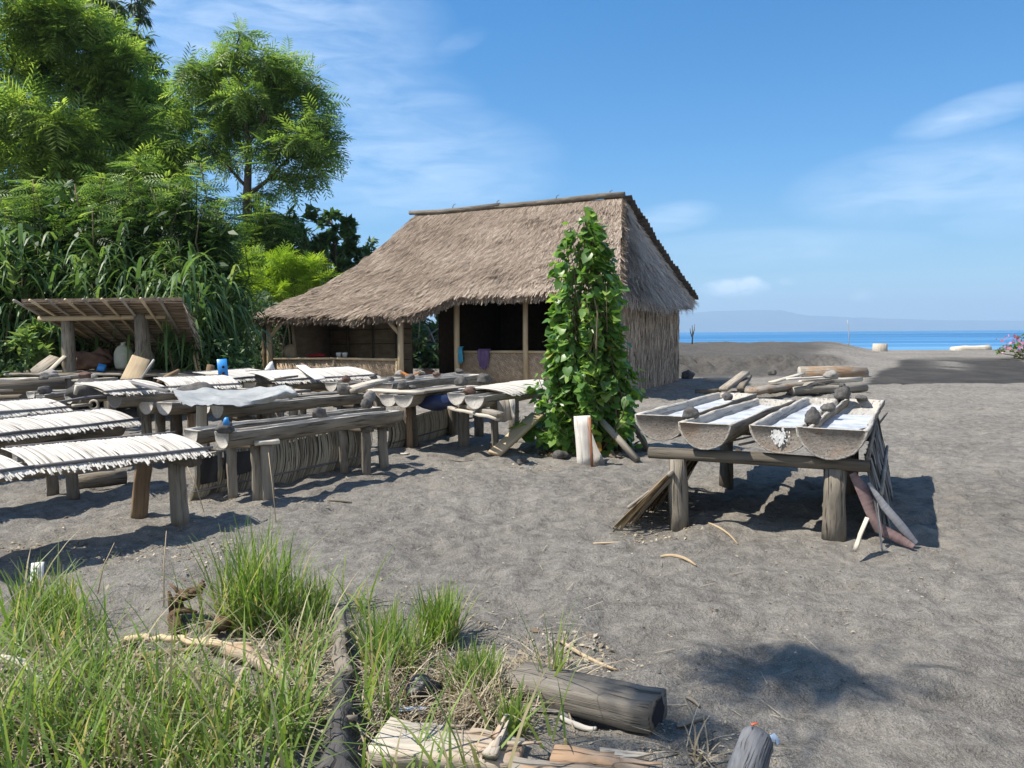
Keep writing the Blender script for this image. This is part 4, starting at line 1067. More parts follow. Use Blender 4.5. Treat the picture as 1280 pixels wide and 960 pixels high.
b_ = at(250, 556, .30); bt = at(254, 499, .86); mb = MB(); gq = Vector((b_.x, b_.y, gz(b_.x, b_.y) - .05)); mb.bar(gq, gq + Vector((.03, .03, .93)), .11, .035, up=(.4, -.9, 0), seg=5); tag(mb.build('upright_plank', M['pale_wood'], base=tuple(gq)), 'upright pale plank standing behind the middle trough pair', 'plank')
rock(281, 541, ZA + .0, .18, 'dark lumpy stone heap with a blue bit on top, on the pale-ended trough', seed=2, sz=.12)
rp = at(283, 531, ZA + .10); mb = MB(); mb.tube([rp, rp + Vector((0, 0, .04)), rp + Vector((.005, 0, .06))], [.028, .024, .015], 8); tag(mb.build('bottle_cap', M['blue_plastic'], base=tuple(rp)), 'small blue plastic bit on the dark stone heap', 'cap')
rock(399, 522, ZA, .155, 'rounded grey stone midway along the pale-ended trough', seed=0, sz=.13)
rock(458, 510.5, ZA, .13, 'upright grey stone at the far end of the middle trough pair, front one', seed=3, sz=.15)
rock(462, 502, ZA + .02, .16, 'upright pale grey stone behind the front one at the far end of the middle pair', 'stone_pale', seed=1, sz=.17)
def rib_screen(label, bl, br, zt0, zt1, bulge, mat='grey_mat', step=.0085, rods=(.22,), gap=None):
    bl = on(bl); br = on(br); d = br - bl; L = math.hypot(d.x, d.y); d = Vector((d.x, d.y, 0)).normalized(); out_ = Vector((d.y, -d.x, 0))
    if out_.y > 0: out_ = -out_
    root = thing('rib_screen', label, 'screen', (bl + br) / 2, 'palm-rib screens under the troughs')
    vs = []; fs = []; rn = []; n = int(L / step)
    for i in range(n):
        t = i / n; p0 = bl.lerp(br, t); p0.z = gz(p0.x, p0.y) - .02; zt = zt0 + (zt1 - zt0) * t + random.gauss(0, .008); w = step * random.uniform(.55, .85); r = random.random(); o = len(vs); lean = random.gauss(0, .02) + .07
        for k in range(6):
            q = k / 5; p = p0 + Vector((0, 0, (zt - p0.z) * q)) + out_ * (bulge * math.sin(q * PI) + random.gauss(0, .002)) + d * (lean * q)
            vs += [p - d * w, p + out_ * .006, p + d * w]; rn += [r] * 3
        for k in range(5):
            for s in (0, 1): fs.append((o + k*3 + s, o + k*3 + s + 1, o + k*3 + 4 + s, o + k*3 + 3 + s))
    V = np.array([tuple(p) for p in vs]); make_obj('ribs', V, np.array(fs), M[mat], V, np.array(rn), None, root)
    bkr = [[bl.lerp(br, t) + Vector((0, 0, -.02 + (zt0 + (zt1 - zt0) * t) * q * .97)) + out_ * (bulge * math.sin(q * PI) - .012) + d * .07 * q for t in np.linspace(.005, .995, 12)] for q in np.linspace(0, 1, 7)]
    mb = MB(); mb.grid(bkr); mb.build('backing', M['dark_wood'], root)
    for q in rods:
        mb = MB(); pts = []
        for t in np.linspace(0, 1, 7):
            p0 = bl.lerp(br, t); zt = zt0 + (zt1 - zt0) * t; pts.append(p0 + Vector((0, 0, (zt - p0.z) * q)) + out_ * (bulge * math.sin(q * PI) + .012) + d * .07 * q)
        mb.tube(pts, .011, 6, rough=.06); mb.build('rod', M['rod'], root)
    mb = MB(); mb.tube([Vector((bl.x, bl.y, zt0)), Vector((br.x, br.y, zt1)) + d * .08], .012, 6, rough=.05); mb.build('rod', M['pale_wood'], root)
    return root
sA = at(236, 621); sB = at(458, 581)
rib_screen('long bulging rib screen standing under the middle trough pair', sA, sB, .37, .47, .07)
# black cloth pieces hung on the screen
dS = Vector((sB.x - sA.x, sB.y - sA.y, 0)).normalized(); oS = Vector((dS.y, -dS.x, 0))
def black_piece(pl, pr, label):
    rows = []
    for i in range(6):
        v = i / 5; r = []
        for j in range(8):
            u = j / 7; x = pl[0] + (pr[0] - pl[0]) * u; y0 = pl[1] + (pr[1] - pl[1]) * u; y1 = pl[2] + (pr[2] - pl[2]) * u
            # ray with the vertical plane just outside the screen
            y = y0 + (y1 - y0) * v; dr = ray(x, y); q0 = Vector((sA.x, sA.y, 0)) + oS * (.105 + .012 * math.sin(u * 7 + v * 2))
            k = (q0 - CAM).dot(oS) / dr.dot(oS); r.append(CAM + dr * k)
        rows.append(r)
    mb = MB(); mb.grid(rows); mb.grid([[p - oS * .006 for p in r][::-1] for r in rows])
    c = rows[0][0]; return tag(mb.build('black_sheet', M['black_cloth'], base=tuple(c), smooth=True), label, 'sheet')
black_piece((251, 574, 606), (272, 569, 602), 'narrow black sheet on the rib screen, left of the grey plank leg')
black_piece((281, 567, 599), (314, 563, 589), 'wider black sheet on the rib screen, right of the grey plank leg')
# bench and short post in front of the screen
f1 = on(at(336, 627)); mb = MB()
root = thing('short_post', 'short plank post with a white-topped cap in front of the rib screen', 'post', f1)
mb.bar(f1 - Vector((0, 0, .05)), f1 + Vector((-.01, .0, .51)), .10, .055, up=(.4, -.9, 0), seg=5); mb.build('leg', M['grey_wood'], root)
mb = MB(); mb.bar(f1 + Vector((-.10, -.04, .525)), f1 + Vector((.09, .05, .525)), .12, .035, seg=3); mb.build('cap', M['pale_wood'], root)
f2 = on(at(421, 584)); f3 = on(at(480, 586))
root = thing('low_bench', 'low bench of dark planks on two plank legs, right of the rib screen', 'bench', (f2 + f3) / 2)
for f in (f2, f3):
    mb = MB(); mb.bar(f - Vector((0, 0, .05)), f + Vector((-.02, .02, .46)), .10, .05, up=(.4, -.9, 0), seg=5); mb.build('leg', M['grey_wood'], root)
dB = (f3 - f2).normalized()
mb = MB(); mb.bar(P2(f2 - dB * .10, .475), P2(f3 + dB * .12, .50), .15, .045, seg=6, jit=.006); mb.build('seat_plank', M['dark_wood'], root)
mb = MB(); mb.bar(P2(f3 - dB * .22, .535), P2(f3 + dB * .16, .545), .11, .03, seg=4); mb.build('seat_plank', M['pale_wood'], root)
mb = MB(); mb.bar(P2(f2 - dB * .12, .512), P2(f2 + dB * .05, .514), .11, .022, seg=3); mb.build('seat_plank', M['pale_wood'], root)

# ---- trough pair B under a grey sheet
ZB = .74
b1, b1b = at(271, 507, ZB), at(455, 491.5, ZB)
trough(b1, b1b, ZB, .26, .14, 'long grooved trough with a rounded near end, right behind the upright plank', end='trough_end_white', salt=False, inset=.05)
b2, b2b = at(256, 502.5, ZB), at(440, 488, ZB)
trough(b2, b2b, ZB, .25, .14, 'trough half hidden behind the long grooved one', end='trough_end_white', salt=True, inset=.05)
qb = (b1b - b1).normalized(); pb_ = Vector((-qb.y, qb.x, 0))
for t, lb in ((.35, 'shaded stand under the near end of the grooved trough'), (2.0, 'shaded stand under the far end of the grooved trough')):
    c = b1 + qb * t; stand('trough_stand', lb, [(c.x, c.y, .56, .06), (c.x + pb_.x*.4, c.y + pb_.y*.4, .56, .06)], [(P2(c - pb_*.1, .56), P2(c + pb_*.55, .57), .08, .08)])
rock(266, 503, ZB, .17, 'rounded brown-grey stone beside the upright pale plank', 'stone_brown', seed=1, sz=.13)
rock(430, 492.5, ZB, .20, 'large grey stone at the far end of the grooved trough', seed=4, sz=.15)
rock(441, 492, ZB, .13, 'small pale stone right next to the large grey one on the grooved trough', 'stone_pale', seed=3, sz=.10)
# tarp: sagging sheet held by stones and sticks over the rear troughs
def sheet_px(name, label, rows_px, mat, cat='sheet', th=.01, wrinkle=.012):
    P = [[Vector(at(x, y, z)) for (x, y, z) in r] for r in rows_px]
    def interp(P, n, m):
        R = []
        for i in range(n):
            v = i / (n-1) * (len(P) - 1); k = min(int(v), len(P) - 2); fv = v - k; r = []
            for j in range(m):
                u = j / (m-1) * (len(P[0]) - 1); l = min(int(u), len(P[0]) - 2); fu = u - l
                p = (P[k][l]*(1-fu) + P[k][l+1]*fu)*(1-fv) + (P[k+1][l]*(1-fu) + P[k+1][l+1]*fu)*fv
                r.append(p + Vector((0, 0, wrinkle * mnoise.noise(p * 4) + wrinkle * .5 * mnoise.noise(p * 11))))
            R.append(r)
        return R
    R = interp(P, 14, 40); mb = MB(); mb.grid(R); mb.grid([[p - Vector((0, 0, th)) for p in r][::-1] for r in R])
    c = R[0][0]; return tag(mb.build(name, mat, base=tuple(c), smooth=True), label, cat)
sheet_px('tarpaulin', 'grey tarpaulin stretched over troughs in the middle of the left field',
         [[(212, 486, .92), (262, 486.5, .90), (310, 487, .88), (352, 482, .92), (365, 484, .93)], [(222, 497, .90), (262, 499, .86), (310, 500, .84), (352, 494, .87), (372, 492, .86)], [(232, 505, .88), (266, 507, .82), (312, 505, .80), (352, 499, .82), (378, 494, .82)]], M['grey_tarp'], wrinkle=.035)
a = at(162, 477, .95); b = at(209, 489, .93); mb = MB(); mb.bar(a, b, .05, .03, seg=5); tag(mb.build('batten', M['rod'], base=tuple(a)), 'dark batten lying across the mid white cover to the tarpaulin', 'batten')
# ---- pair D on a thick trunk post
ZD = .74
d1, d2 = at(205, 503, ZD), at(182, 502, ZD)
trough(d1, d1 + QD * 2.3, ZD, .27, .15, 'bright pale-ended trough on the thick trunk post, right one of two', end='trough_end_white', salt=False)
trough(d2, d2 + QD * 2.3, ZD, .26, .15, 'bright pale-ended trough on the thick trunk post, left one of two', end='trough_end_white', salt=False)
c = d1 + QD * .42 + PD * .05; cw = d2 + QD * .42
stand('trough_stand', 'thick brown trunk post and partner under the bright pale-ended pair', [(c.x, c.y, .585, .125, None, 'brown_wood'), (cw.x - PD.x*.02, cw.y - PD.y*.02, .585, .07, None, 'log_bark')], [])
c = d1 + QD * 1.8; stand('trough_stand', 'shaded rear stand below the tarpaulin', [(c.x, c.y, .58, .07), (c.x - PD.x*.4, c.y - PD.y*.4, .58, .07)], [])
lumpy('stone_heap', 'low dark heap of stones on the pale-ended troughs before the tarpaulin', 'stones', d1.lerp(d2, .3) + QD * .55 + Vector((0, 0, .06)), (.24, .15, .13), M['stone'], amp=.22, flat=.45, seed=9)
# ---- far left: pair E, beams, plank table
ZE = .72
e = [(50, 492.5, 'pale cut trough end in the far left row, under the round stone'), (38.5, 490, 'pale cut trough end farthest left in the far left row'), (97, 492.5, 'pale cut trough end in the far left row, right of centre'), (86, 493, 'small pale cut trough end beside a twisted stick, far left row')]
for px, py, lb in e:
    p = at(px, py, ZE); trough(p, p + QD * 1.25, ZE, .20, .13, lb, end='white_board', salt=False, inset=.05)
rock(57, 492, ZE, .19, 'dark stone on the far left trough ends', seed=5, sz=.13)
c = at(45, 495, .6) + QD * .35; stand('trough_stand', 'shaded stand under the far left trough ends', [(c.x, c.y, .58, .07), (c.x + .7, c.y + .2, .58, .07), (c.x - .6, c.y, .58, .07)], [(P2(c - Vector((.9, .1, 0)), .56), P2(c + Vector((1.0, .3, 0)), .56), .08, .08)])
a = at(94, 493, .80); b = at(108, 482, .90); mb = MB(); mb.tube([a, a.lerp(b, .4) + Vector((-.03, 0, .05)), b], [.02, .03, .018], 7, rough=.08); tag(mb.build('twisted_stick', M['pale_wood'], base=tuple(a)), 'twisted pale stick rising from the far left troughs', 'stick')
lumpy('stone_heap', 'mottled dark heap beside the mid white cover', 'stones', at(113, 489, .80), (.28, .2, .14), M['stone'], amp=.25, flat=.3, seed=3)
la, lb_ = at(-30, 484, .70), at(104, 480, .70); mb = MB(); mb.tube([la, la.lerp(lb_, .5), lb_], [.13, .135, .12], 12, rough=.04); tag(mb.build('log', M['dark_wood'], base=tuple(la)), 'long thick dark log lying behind the far left trough ends', 'log')
root = thing('plank_table', 'low table of long pale planks at the far left with stones on it', 'table', on(at(40, 482, .5)))
pl0 = at(-60, 479, .84); pl1 = at(93, 471.5, .84)
for k in range(3):
    mb = MB(); o_ = Vector((-.02, .16, 0)) * k; mb.bar(pl0 + o_, pl1 + o_ + Vector((random.uniform(-.2, .1), 0, 0)), .15, .035, seg=8, jit=.008); mb.build('plank', M['pale_wood' if k != 1 else 'grey_wood'], root)
for t in (.25, .9):
    c = pl0.lerp(pl1, t) + Vector((0, .15, 0)); mb = MB(); post_on(mb, c, .82, .06); mb.build('leg', M['dark_wood'], root)
rock(62, 471, .86, .27, 'broad pale grey stone on the far left planks', 'stone_pale', seed=4, sz=.14)
rock(54, 474.5, .86, .14, 'small dark flat stone in front of the broad pale one', seed=5, sz=.07)
rock(108, 473, .86, .22, 'rounded brown stone at the right end of the far left planks', 'stone_brown', seed=1, sz=.13)
rock(118, 473, .86, .10, 'small white stone next to the brown one on the far left planks', 'stone_pale', seed=0, sz=.09)
a = at(95, 476, .80); b = at(142, 472.5, .80); mb = MB(); mb.bar(a, b, .18, .03, seg=4); tag(mb.build('plank', M['pale_wood'], base=tuple(a)), 'pale plank continuing the far left table towards the leaning striped board', 'plank')
a = at(-20, 489, .74); b = at(17, 487.5, .74); mb = MB(); mb.bar(a, b, .09, .03, seg=4); tag(mb.build('plank', M['grey_wood'], base=tuple(a)), 'short grey plank at the left edge below the dark log', 'plank')
# ---- mid white covers C4, C5 and the row with blue board
c4a, c4b = at(131, 492, .86), at(208, 486.5, .86); cover(c4a, c4b, .52, .022, .09, 'mid-field white cover left of the tarpaulin, under the dark batten')
c5a, c5b = at(210, 486, .84), at(298, 482, .84); cover(c5a, c5b, .55, .03, .10, 'mid-field white cover behind the tarpaulin, arched')
q4 = (c5b - c4a).normalized()
for t, lb in ((.4, 'shaded stand under the mid white cover, left'), (2.2, 'shaded stand under the arched mid white cover')):
    c = c4a + q4 * t + Vector((0, .15, 0)); stand('trough_stand', lb, [(c.x, c.y, .72, .06), (c.x, c.y + .35, .72, .06)], [(P2(c + Vector((0, -.1, 0)), .74), P2(c + Vector((0, .5, 0)), .74), .07, .05)])
ct = c4a + Vector((0, .2, -.05)); trough(ct, c5b + Vector((0, .3, -.05)), .8, .28, .13, 'trough under the mid-field white covers', salt=False)
# striped leaning board, stick, blue board
sb = at(170, 474, .82); root = thing('striped_board', 'pale board with diagonal shadow stripes leaning in front of the shed post', 'board', sb)
mb = MB(); mb.bar(sb + Vector((-.14, 0, -.1)), sb + Vector((.02, .16, .34)), .34, .02, up=(-.2, -1, .4), seg=3); mb.build('panel', M['new_plank'], root)
mb = MB(); mb.bar(sb + Vector((.03, -.03, -.08)), sb + Vector((.24, .12, .30)), .04, .03, seg=3); mb.build('strut', M['white_board'], root)
a = at(199, 477, .80); b = at(223, 463.5, .98); mb = MB(); mb.tube([a, a.lerp(b, .5), b], [.04, .045, .03], 8); tag(mb.build('stake', M['brown_wood'], base=tuple(a)), 'tapered brown stake pointing up beside the shed post', 'stake')
bb = at(279, 474, .86); root = thing('blue_board', 'upright bright blue plastic board with two dark holes', 'board', bb)
mb = MB(); mb.bar(bb + Vector((.01, 0, -.02)), bb + Vector((-.02, .02, .29)), .135, .03, up=(.3, -1, 0), seg=2, jit=.001); mb.build('panel', M['blue_plastic'], root)
for dz in (.09, .18):
    c = bb + Vector((.01, -.018, dz)); mb = MB(); mb.tube([c, c + Vector((.0, .008, 0))], [.02, .02], 12); mb.build('hole', M['dark_hole'], root)
st = at(262, 476, .75); mb = MB(); mb.tube([st + Vector((0, 0, -.3)), st + Vector((.0, 0, .1)), st + Vector((.03, 0, .26))], [.07, .065, .055], 9, rough=.07); tag(mb.build('stump_post', M['brown_wood'], base=tuple(st)), 'broken brown post stub left of the blue board', 'post')
a = at(259, 467, .92); b = at(276, 472, .86); mb = MB(); mb.bar(a, b, .06, .05, seg=2); tag(mb.build('plank', M['pale_wood'], base=tuple(a)), 'short pale beam end between the post stub and the blue board', 'plank')
# ---- rear middle: covers C6, C7, pair F, pair G
c6a, c6b = at(283, 476, .80), at(350, 470, .80); cover(c6a, c6b, .6, .015, .11, 'rear white cover just right of the blue board')
c7a, c7b = at(340, 478, .78), at(470, 470, .78); cover(c7a, c7b, .72, .03, .13, 'ragged rear white cover in front of the woven half wall', holes=.04, fringe=.09)
q7 = (c7b - c7a).normalized()
for t, lb in ((.3, 'shaded stand under the ragged rear cover, left'), (2.0, 'shaded stand under the ragged rear cover, right')):
    c = c7a + q7 * t + Vector((0, .2, 0)); stand('trough_stand', lb, [(c.x, c.y, .64, .07), (c.x, c.y + .5, .64, .07)], [(P2(c + Vector((0, -.1, 0)), .67), P2(c + Vector((0, .6, 0)), .67), .08, .08)])
trough(c7a + Vector((-.0, .25, -.05)), c7b + Vector((0, .25, -.05)), .7, .3, .14, 'trough beneath the ragged rear cover', salt=False)
ZF = .74
for px, py, lb in ((335, 477, 'pale trough end left of the ragged rear cover, larger one'), (312, 478, 'pale trough end left of the ragged rear cover, smaller one')):
    p = at(px, py, ZF); trough(p, p + QD * 1.5, ZF, .27, .16, lb, end='white_board', salt=False, inset=.05)
c = at(323, 482, .6) + QD * .4; stand('trough_stand', 'shaded stand under the pair of pale trough ends before the ragged cover', [(c.x - .2, c.y, .56, .08), (c.x + .3, c.y + .1, .56, .08)], [])
lumpy('stone_heap', 'dark stone heap on the trough ends left of the ragged cover', 'stones', at(333, 474, .80), (.16, .13, .11), M['stone'], amp=.22, flat=.3, seed=6)
a = at(376, 457, .98); b = at(400, 474, .86); mb = MB(); mb.bar(a, b, .14, .025, seg=3, up=(.2, -.6, .8)); tag(mb.build('white_plank', M['white_paint'], base=tuple(a)), 'short white plank tilted on top of the ragged rear cover', 'plank')
a = at(371, 470, .88); b = at(345, 474, .88); mb = MB(); mb.bar(a, b, .05, .03, seg=3); tag(mb.build('batten', M['grey_wood'], base=tuple(a)), 'grey batten along the left end of the ragged rear cover', 'batten')
lumpy('white_bag', 'small white bag by the foot of the left hut post', 'bag', at(338, 464, .86), (.09, .08, .15), M['white_paint'], amp=.2, flat=.2, seed=2)
ZG = .74
for px, py, lb in ((428, 479, 'trough with pinkish-white half-round end left of the long dark log trough, right one'), (413.5, 478, 'trough with pinkish-white half-round end beside the ragged cover, left one')):
    p = at(px, py, ZG); trough(p, p + QD * 2.2, ZG, .25, .15, lb, end='trough_end_white', salt=False, inset=.05)
c = at(420, 482, .6) + QD * .5; stand('trough_stand', 'shaded stand under the pinkish-white trough ends', [(c.x - .15, c.y, .57, .07), (c.x + .3, c.y + .1, .57, .07)], [])
rock(433, 477, ZG + .01, .17, 'reddish-brown stone on the pinkish-white trough ends', 'stone_brown', seed=2, sz=.12)
rock(402, 475.5, ZG + .01, .13, 'blue-grey stone at the right front of the ragged cover', seed=3, sz=.09)
a = at(436, 486, .80); b = at(480, 475, .86); mb = MB(); mb.bar(a, b, .16, .04, seg=4); tag(mb.build('plank', M['pale_wood'], base=tuple(a)), 'bleached plank propped across the troughs, rising to the right', 'plank')
a = at(441, 488.5, .79); b = at(470, 480, .82); mb = MB(); mb.bar(a, b, .08, .05, seg=4); tag(mb.build('plank', M['grey_wood'], base=tuple(a)), 'narrow grey plank just under the propped bleached plank', 'plank')
# ---- long dark log trough H
ZH = .78
h1_, h1b = at(478, 478.5, ZH), at(597, 467.5, ZH)
trough(h1_, h1b, ZH, .38, .24, 'long dark-sided trough lined with stones in front of the hut passage', salt=True, end='trough_end')
h2_ = at(463, 476, ZH); trough(h2_, h2_ + (h1b - h1_), ZH, .34, .2, 'dark trough hidden behind the long dark-sided one', salt=True)
qh = (h1b - h1_).normalized(); ph = Vector((-qh.y, qh.x, 0))
for t, lb in ((.5, 'shaded stand under the near end of the long dark-sided trough'), (2.6, 'shaded stand under the far end of the long dark-sided trough')):
    c = h1_ + qh * t; stand('trough_stand', lb, [(c.x, c.y, .54, .08), (c.x + ph.x*.5, c.y + ph.y*.5, .54, .08)], [(P2(c - ph*.1, .53), P2(c + ph*.6, .53), .08, .08)])
for px, py, s, lb, mt, sd in ((467, 473.5, .14, 'small grey stone at the left start of the long dark-sided trough', 'stone', 0), (482, 476, .12, 'dark stone pair member nearest the propped plank, left', 'stone', 1), (488, 476.5, .14, 'dark stone pair member nearest the propped plank, right', 'stone', 5), (500, 470.5, .19, 'pale rounded stone beside the orange leaf', 'stone_pale', 2),
                          (513, 474.5, .17, 'low dark stone in front of the orange leaf', 'stone', 5), (527, 468, .13, 'grey-white stone right of the orange leaf', 'stone_pale', 3), (546, 470.5, .15, 'brown stone midway along the long dark-sided trough', 'stone_brown', 1), (575, 467, .17, 'grey stone near the far end of the long dark-sided trough', 'stone', 4)):
    rock(px, py, ZH + .01, s, lb, mt, seed=sd, sz=s * .65)
o = at(513, 468.5, ZH + .04); strip('dry_leaf', 'curled orange-brown husk lying on the long dark-sided trough', 'husk', [o + Vector((-.15, 0, .05)), o + Vector((-.06, 0, .0)), o + Vector((.05, 0, .0)), o + Vector((.16, 0, .05))], .22, .02, M['orange_leaf'], up=(0, 0, 1))
# ---- pair I on a trunk post with a plank on top
ZI = .74
i1, i2 = at(504, 494, ZI), at(485, 493, ZI); i1b = at(592, 481, ZI)
trough(i1, i1b, ZI, .28, .16, 'trough with ribbed pale end on the trunk post, right of its pair', end='trough_end_white', salt=False)
trough(i2, i2 + (i1b - i1), ZI, .27, .16, 'trough with pinkish pale end on the trunk post, left of its pair', end='trough_end_white', salt=False)
b_ = on(at(513, 556)); c2_ = i2 + QD * .45
stand('trough_stand', 'tall trunk post standing on open sand under the ribbed pale trough end', [(b_.x, b_.y, .585, .115, (-.03, .0), 'log_bark'), (c2_.x, c2_.y, .585, .04, None, 'brown_wood')], [])
c = i1 + QD * 1.9; stand('trough_stand', 'shaded rear stand of the trunk-post pair', [(c.x, c.y, .57, .07), (c.x - PD.x*.45, c.y - PD.y*.45, .57, .07)], [])
a = at(467, 487.5, ZI + .03); b = at(527, 491, ZI + .03); mb = MB(); mb.bar(a, b, .20, .03, seg=5); tag(mb.build('plank', M['pale_wood'], base=tuple(a)), 'bleached plank lying across the ribbed and pinkish trough ends', 'plank')
a = at(523, 490, ZI + .035); b = at(575, 484, ZI + .035); mb = MB(); mb.bar(a, b, .20, .03, seg=5); tag(mb.build('plank', M['grey_wood'], base=tuple(a)), 'grey plank continuing right from the bleached one on the trunk-post pair', 'plank')
rock(504, 486.5, ZI + .05, .16, 'grey stone on the bleached plank above the ribbed trough end', seed=0, sz=.14)
rock(516, 486, ZI + .05, .12, 'small flat stone right of the grey one on the bleached plank', seed=5, sz=.06)
sA2 = at(486, 562); sB2 = at(566, 540); rib_screen('shaded rib screen behind the trunk post', sA2, sB2, .34, .42, .05)
rib_screen('short leaning rib screen right of the low bench', at(482, 562), at(510, 553), .38, .46, .04)
lumpy('dark_bundle', 'dark navy bundle tucked under the far end of the trunk-post pair', 'bundle', at(546, 503, .62), (.24, .16, .10), M['navy_plastic'], amp=.15, seed=4)
# ---- pair J beside the bush
ZJ = .76
j1, j2 = at(592, 495, ZJ), at(571, 492, ZJ)
trough(j1, j1 + QD * 2.3, ZJ, .27, .16, 'twig-strewn trough beside the leafy bush, nearer one with pale end', end='trough_end_white', salt=False)
trough(j2, j2 + QD * 2.3, ZJ, .25, .15, 'twig-strewn trough beside the leafy bush, farther one', end='trough_end_white', salt=False)
m = j1.lerp(j2, .5) + QD * 1.1
cover(j1 + QD * .55 + PD * .10, j1 + QD * 2.3 + PD * .10, .60, .03, .02, 'sagging weathered cover of broken ribs on the troughs beside the leafy bush', holes=.12, fringe=.10, rod=False)
g1_ = on(at(580, 556)); g2_ = on(at(620, 560)); bk2 = QD * 1.5
stand('trough_stand', 'plank-legged stand with crooked cross beams beside the leafy bush', [(g1_.x, g1_.y, .60, (.15, .07), (0, 0), 'grey_wood'), (g2_.x, g2_.y, .56, (.09, .05), (-.03, 0), 'grey_wood'), (g1_.x + bk2.x, g1_.y + bk2.y, .58, .08), (g2_.x + bk2.x, g2_.y + bk2.y, .58, .08)],
      [(at(557, 501, .61), at(626, 518, .58), .10, .05, 'grey_wood'), (at(562, 510, .56), at(622, 523, .53), .06, .04, 'pale_wood'), (P2(g1_ + bk2 - PD*.2, .56), P2(g2_ + bk2 + PD*.2, .56), .09, .09)])
a = at(632, 503, .66); mb = MB(); mb.bar(a + Vector((0, 0, .03)), a + Vector((.01, 0, -.22)), .22, .04, up=(.3, -1, 0), seg=2); tag(mb.build('board', M['grey_wood'], base=tuple(a)), 'grey board hanging under the stand beside the bush', 'board')
a = at(640, 499, .70); mb = MB(); mb.bar(a, a + Vector((.02, 0, -.30)), .07, .02, up=(.3, -1, 0), seg=3, taper=.2); tag(mb.build('board', M['white_board'], base=tuple(a)), 'pointed white board beside the hanging grey board', 'board')
rock(577, 482, ZJ + .06, .19, 'dark stone standing at the back of the twig-strewn troughs, left', seed=2, sz=.15)
rock(587, 492, ZJ + .0, .17, 'brown stone on the near ends of the twig-strewn troughs', 'stone_brown', seed=1, sz=.11)
rock(605, 479, ZJ + .06, .22, 'round dark stone at the back of the twig-strewn troughs, right', seed=0, sz=.17)
# ---- planks and stone at the foot of the bush
a = on(at(618, 571)); b = at(672, 519, .44); mb = MB(); mb.bar(a + Vector((0, 0, .03)), b + Vector((.0, .02, 0)), .19, .05, seg=3, jit=.002, up=(-.3, -.5, .8)); tag(mb.build('leaning_plank', M['new_plank'], base=tuple(a)), 'fresh yellow plank leaning into the left side of the bush', 'plank')
a = on(at(732, 580)); root = thing('white_board', 'whitewashed split board standing against the foot of the bush', 'board', a)
mb = MB(); mb.bar(a + Vector((0, 0, -.04)), a + Vector((-.03, .12, .54)), .19, .03, up=(-.1, -1, .2), seg=5, taper=1.0); mb.build('panel', M['white_board'], root)
mb = MB(); mb.bar(a + Vector((.075, -.04, -.04)), a + Vector((.055, .08, .53)), .028, .03, up=(-.1, -1, .2), seg=3); mb.build('edge_strip', M['rust_strip'], root)
a2_ = on(at(750, 577)); mb = MB(); mb.bar(a2_ + Vector((0, 0, -.02)), a2_ + Vector((-.12, .12, .38)), .13, .02, up=(-.2, -1, .2), seg=4, taper=.4); tag(mb.build('board', M['white_board'], base=tuple(a2_)), 'narrow pale board fanned out right of the whitewashed one', 'board')
a = on(at(797, 577)); b = at(742, 516, .50); mb = MB(); mb.tube([a + Vector((0, 0, .02)), a.lerp(b, .5) + Vector((0, 0, .02)), b + Vector((0, .02, 0))], [.042, .045, .04], 9, rough=.06); tag(mb.build('leaning_log', M['grey_wood'], base=tuple(a)), 'round grey pole leaning into the right side of the bush', 'pole')
a = on(at(812, 565)); mb = MB(); mb.bar(a + Vector((0, 0, -.02)), a + Vector((-.30, .1, .5)), .10, .05, seg=4); tag(mb.build('leaning_log', M['dark_wood'], base=tuple(a)), 'dark splintered plank right of the leaning pole', 'plank')
rock(653, 578, 0, .15, 'single black stone on the sand left of the bush', seed=0, sz=.12, group='stones on the sand', p=on(at(653, 578)))
rock(704, 575, 0, .20, 'dark stone half under the leaves at the foot of the bush', seed=4, sz=.13, group='stones on the sand', p=on(at(700, 572)))
# ---- the log pile beyond the right table
def logp(px0, py0, px1, py1, z, r, label, mat='pale_wood', n=12, cap='trough_end_white', name='log', half=False, r2=None):
    a = at(px0, py0, z); b = at(px1, py1, z); mb = MB(); mb.tube([a, a.lerp(b, .33) + Vector((0, 0, .02)), a.lerp(b, .66), b], [r, r * 1.04, r, r2 or r * .95], n, rough=.04, capmi=1); return tag(mb.build(name, [M[mat], M[cap]], base=tuple(a)), label, 'log', 'logs stacked beyond the right table')
a = at(940, 489, .20); b = at(1046, 474, .24); mb = MB(); mb.bar(a, b, .34, .15, seg=9, jit=.010, bev=.35, taper=.8); tag(mb.build('log', M['drift'], base=tuple(a)), 'thick bleached half log on top of the pile beyond the right table', 'log', 'logs stacked beyond the right table')
logp(990, 489, 1082, 485, .11, .10, 'lower grey log sticking out on the right of the pile', 'grey_wood')
logp(960, 487, 1050, 484, .08, .10, 'dark log at the bottom of the pile', 'dark_wood')
logp(1000, 479, 1076, 474, .22, .07, 'thin pale pole across the back of the pile', 'pale_wood')
a = at(1002, 489, .1); b = at(1038, 487, .1); mb = MB()
rows = [[a.lerp(b, t) + Vector((0, o_, .02 + .17 * math.sin(PI * t) ** .7)) for t in np.linspace(0, 1, 12)] for o_ in (-.1, .35)]; mb.grid(rows); mb.grid([[p - Vector((0, 0, .04)) for p in r][::-1] for r in rows]); mb.grid([[p for p in rows[0]][::-1], [p - Vector((0, 0, .04)) for p in rows[0]][::-1]])
tag(mb.build('bark_shell', M['grey_wood'], base=tuple(a)), 'upturned curved shell of trunk at the right foot of the pile', 'trunk shell')
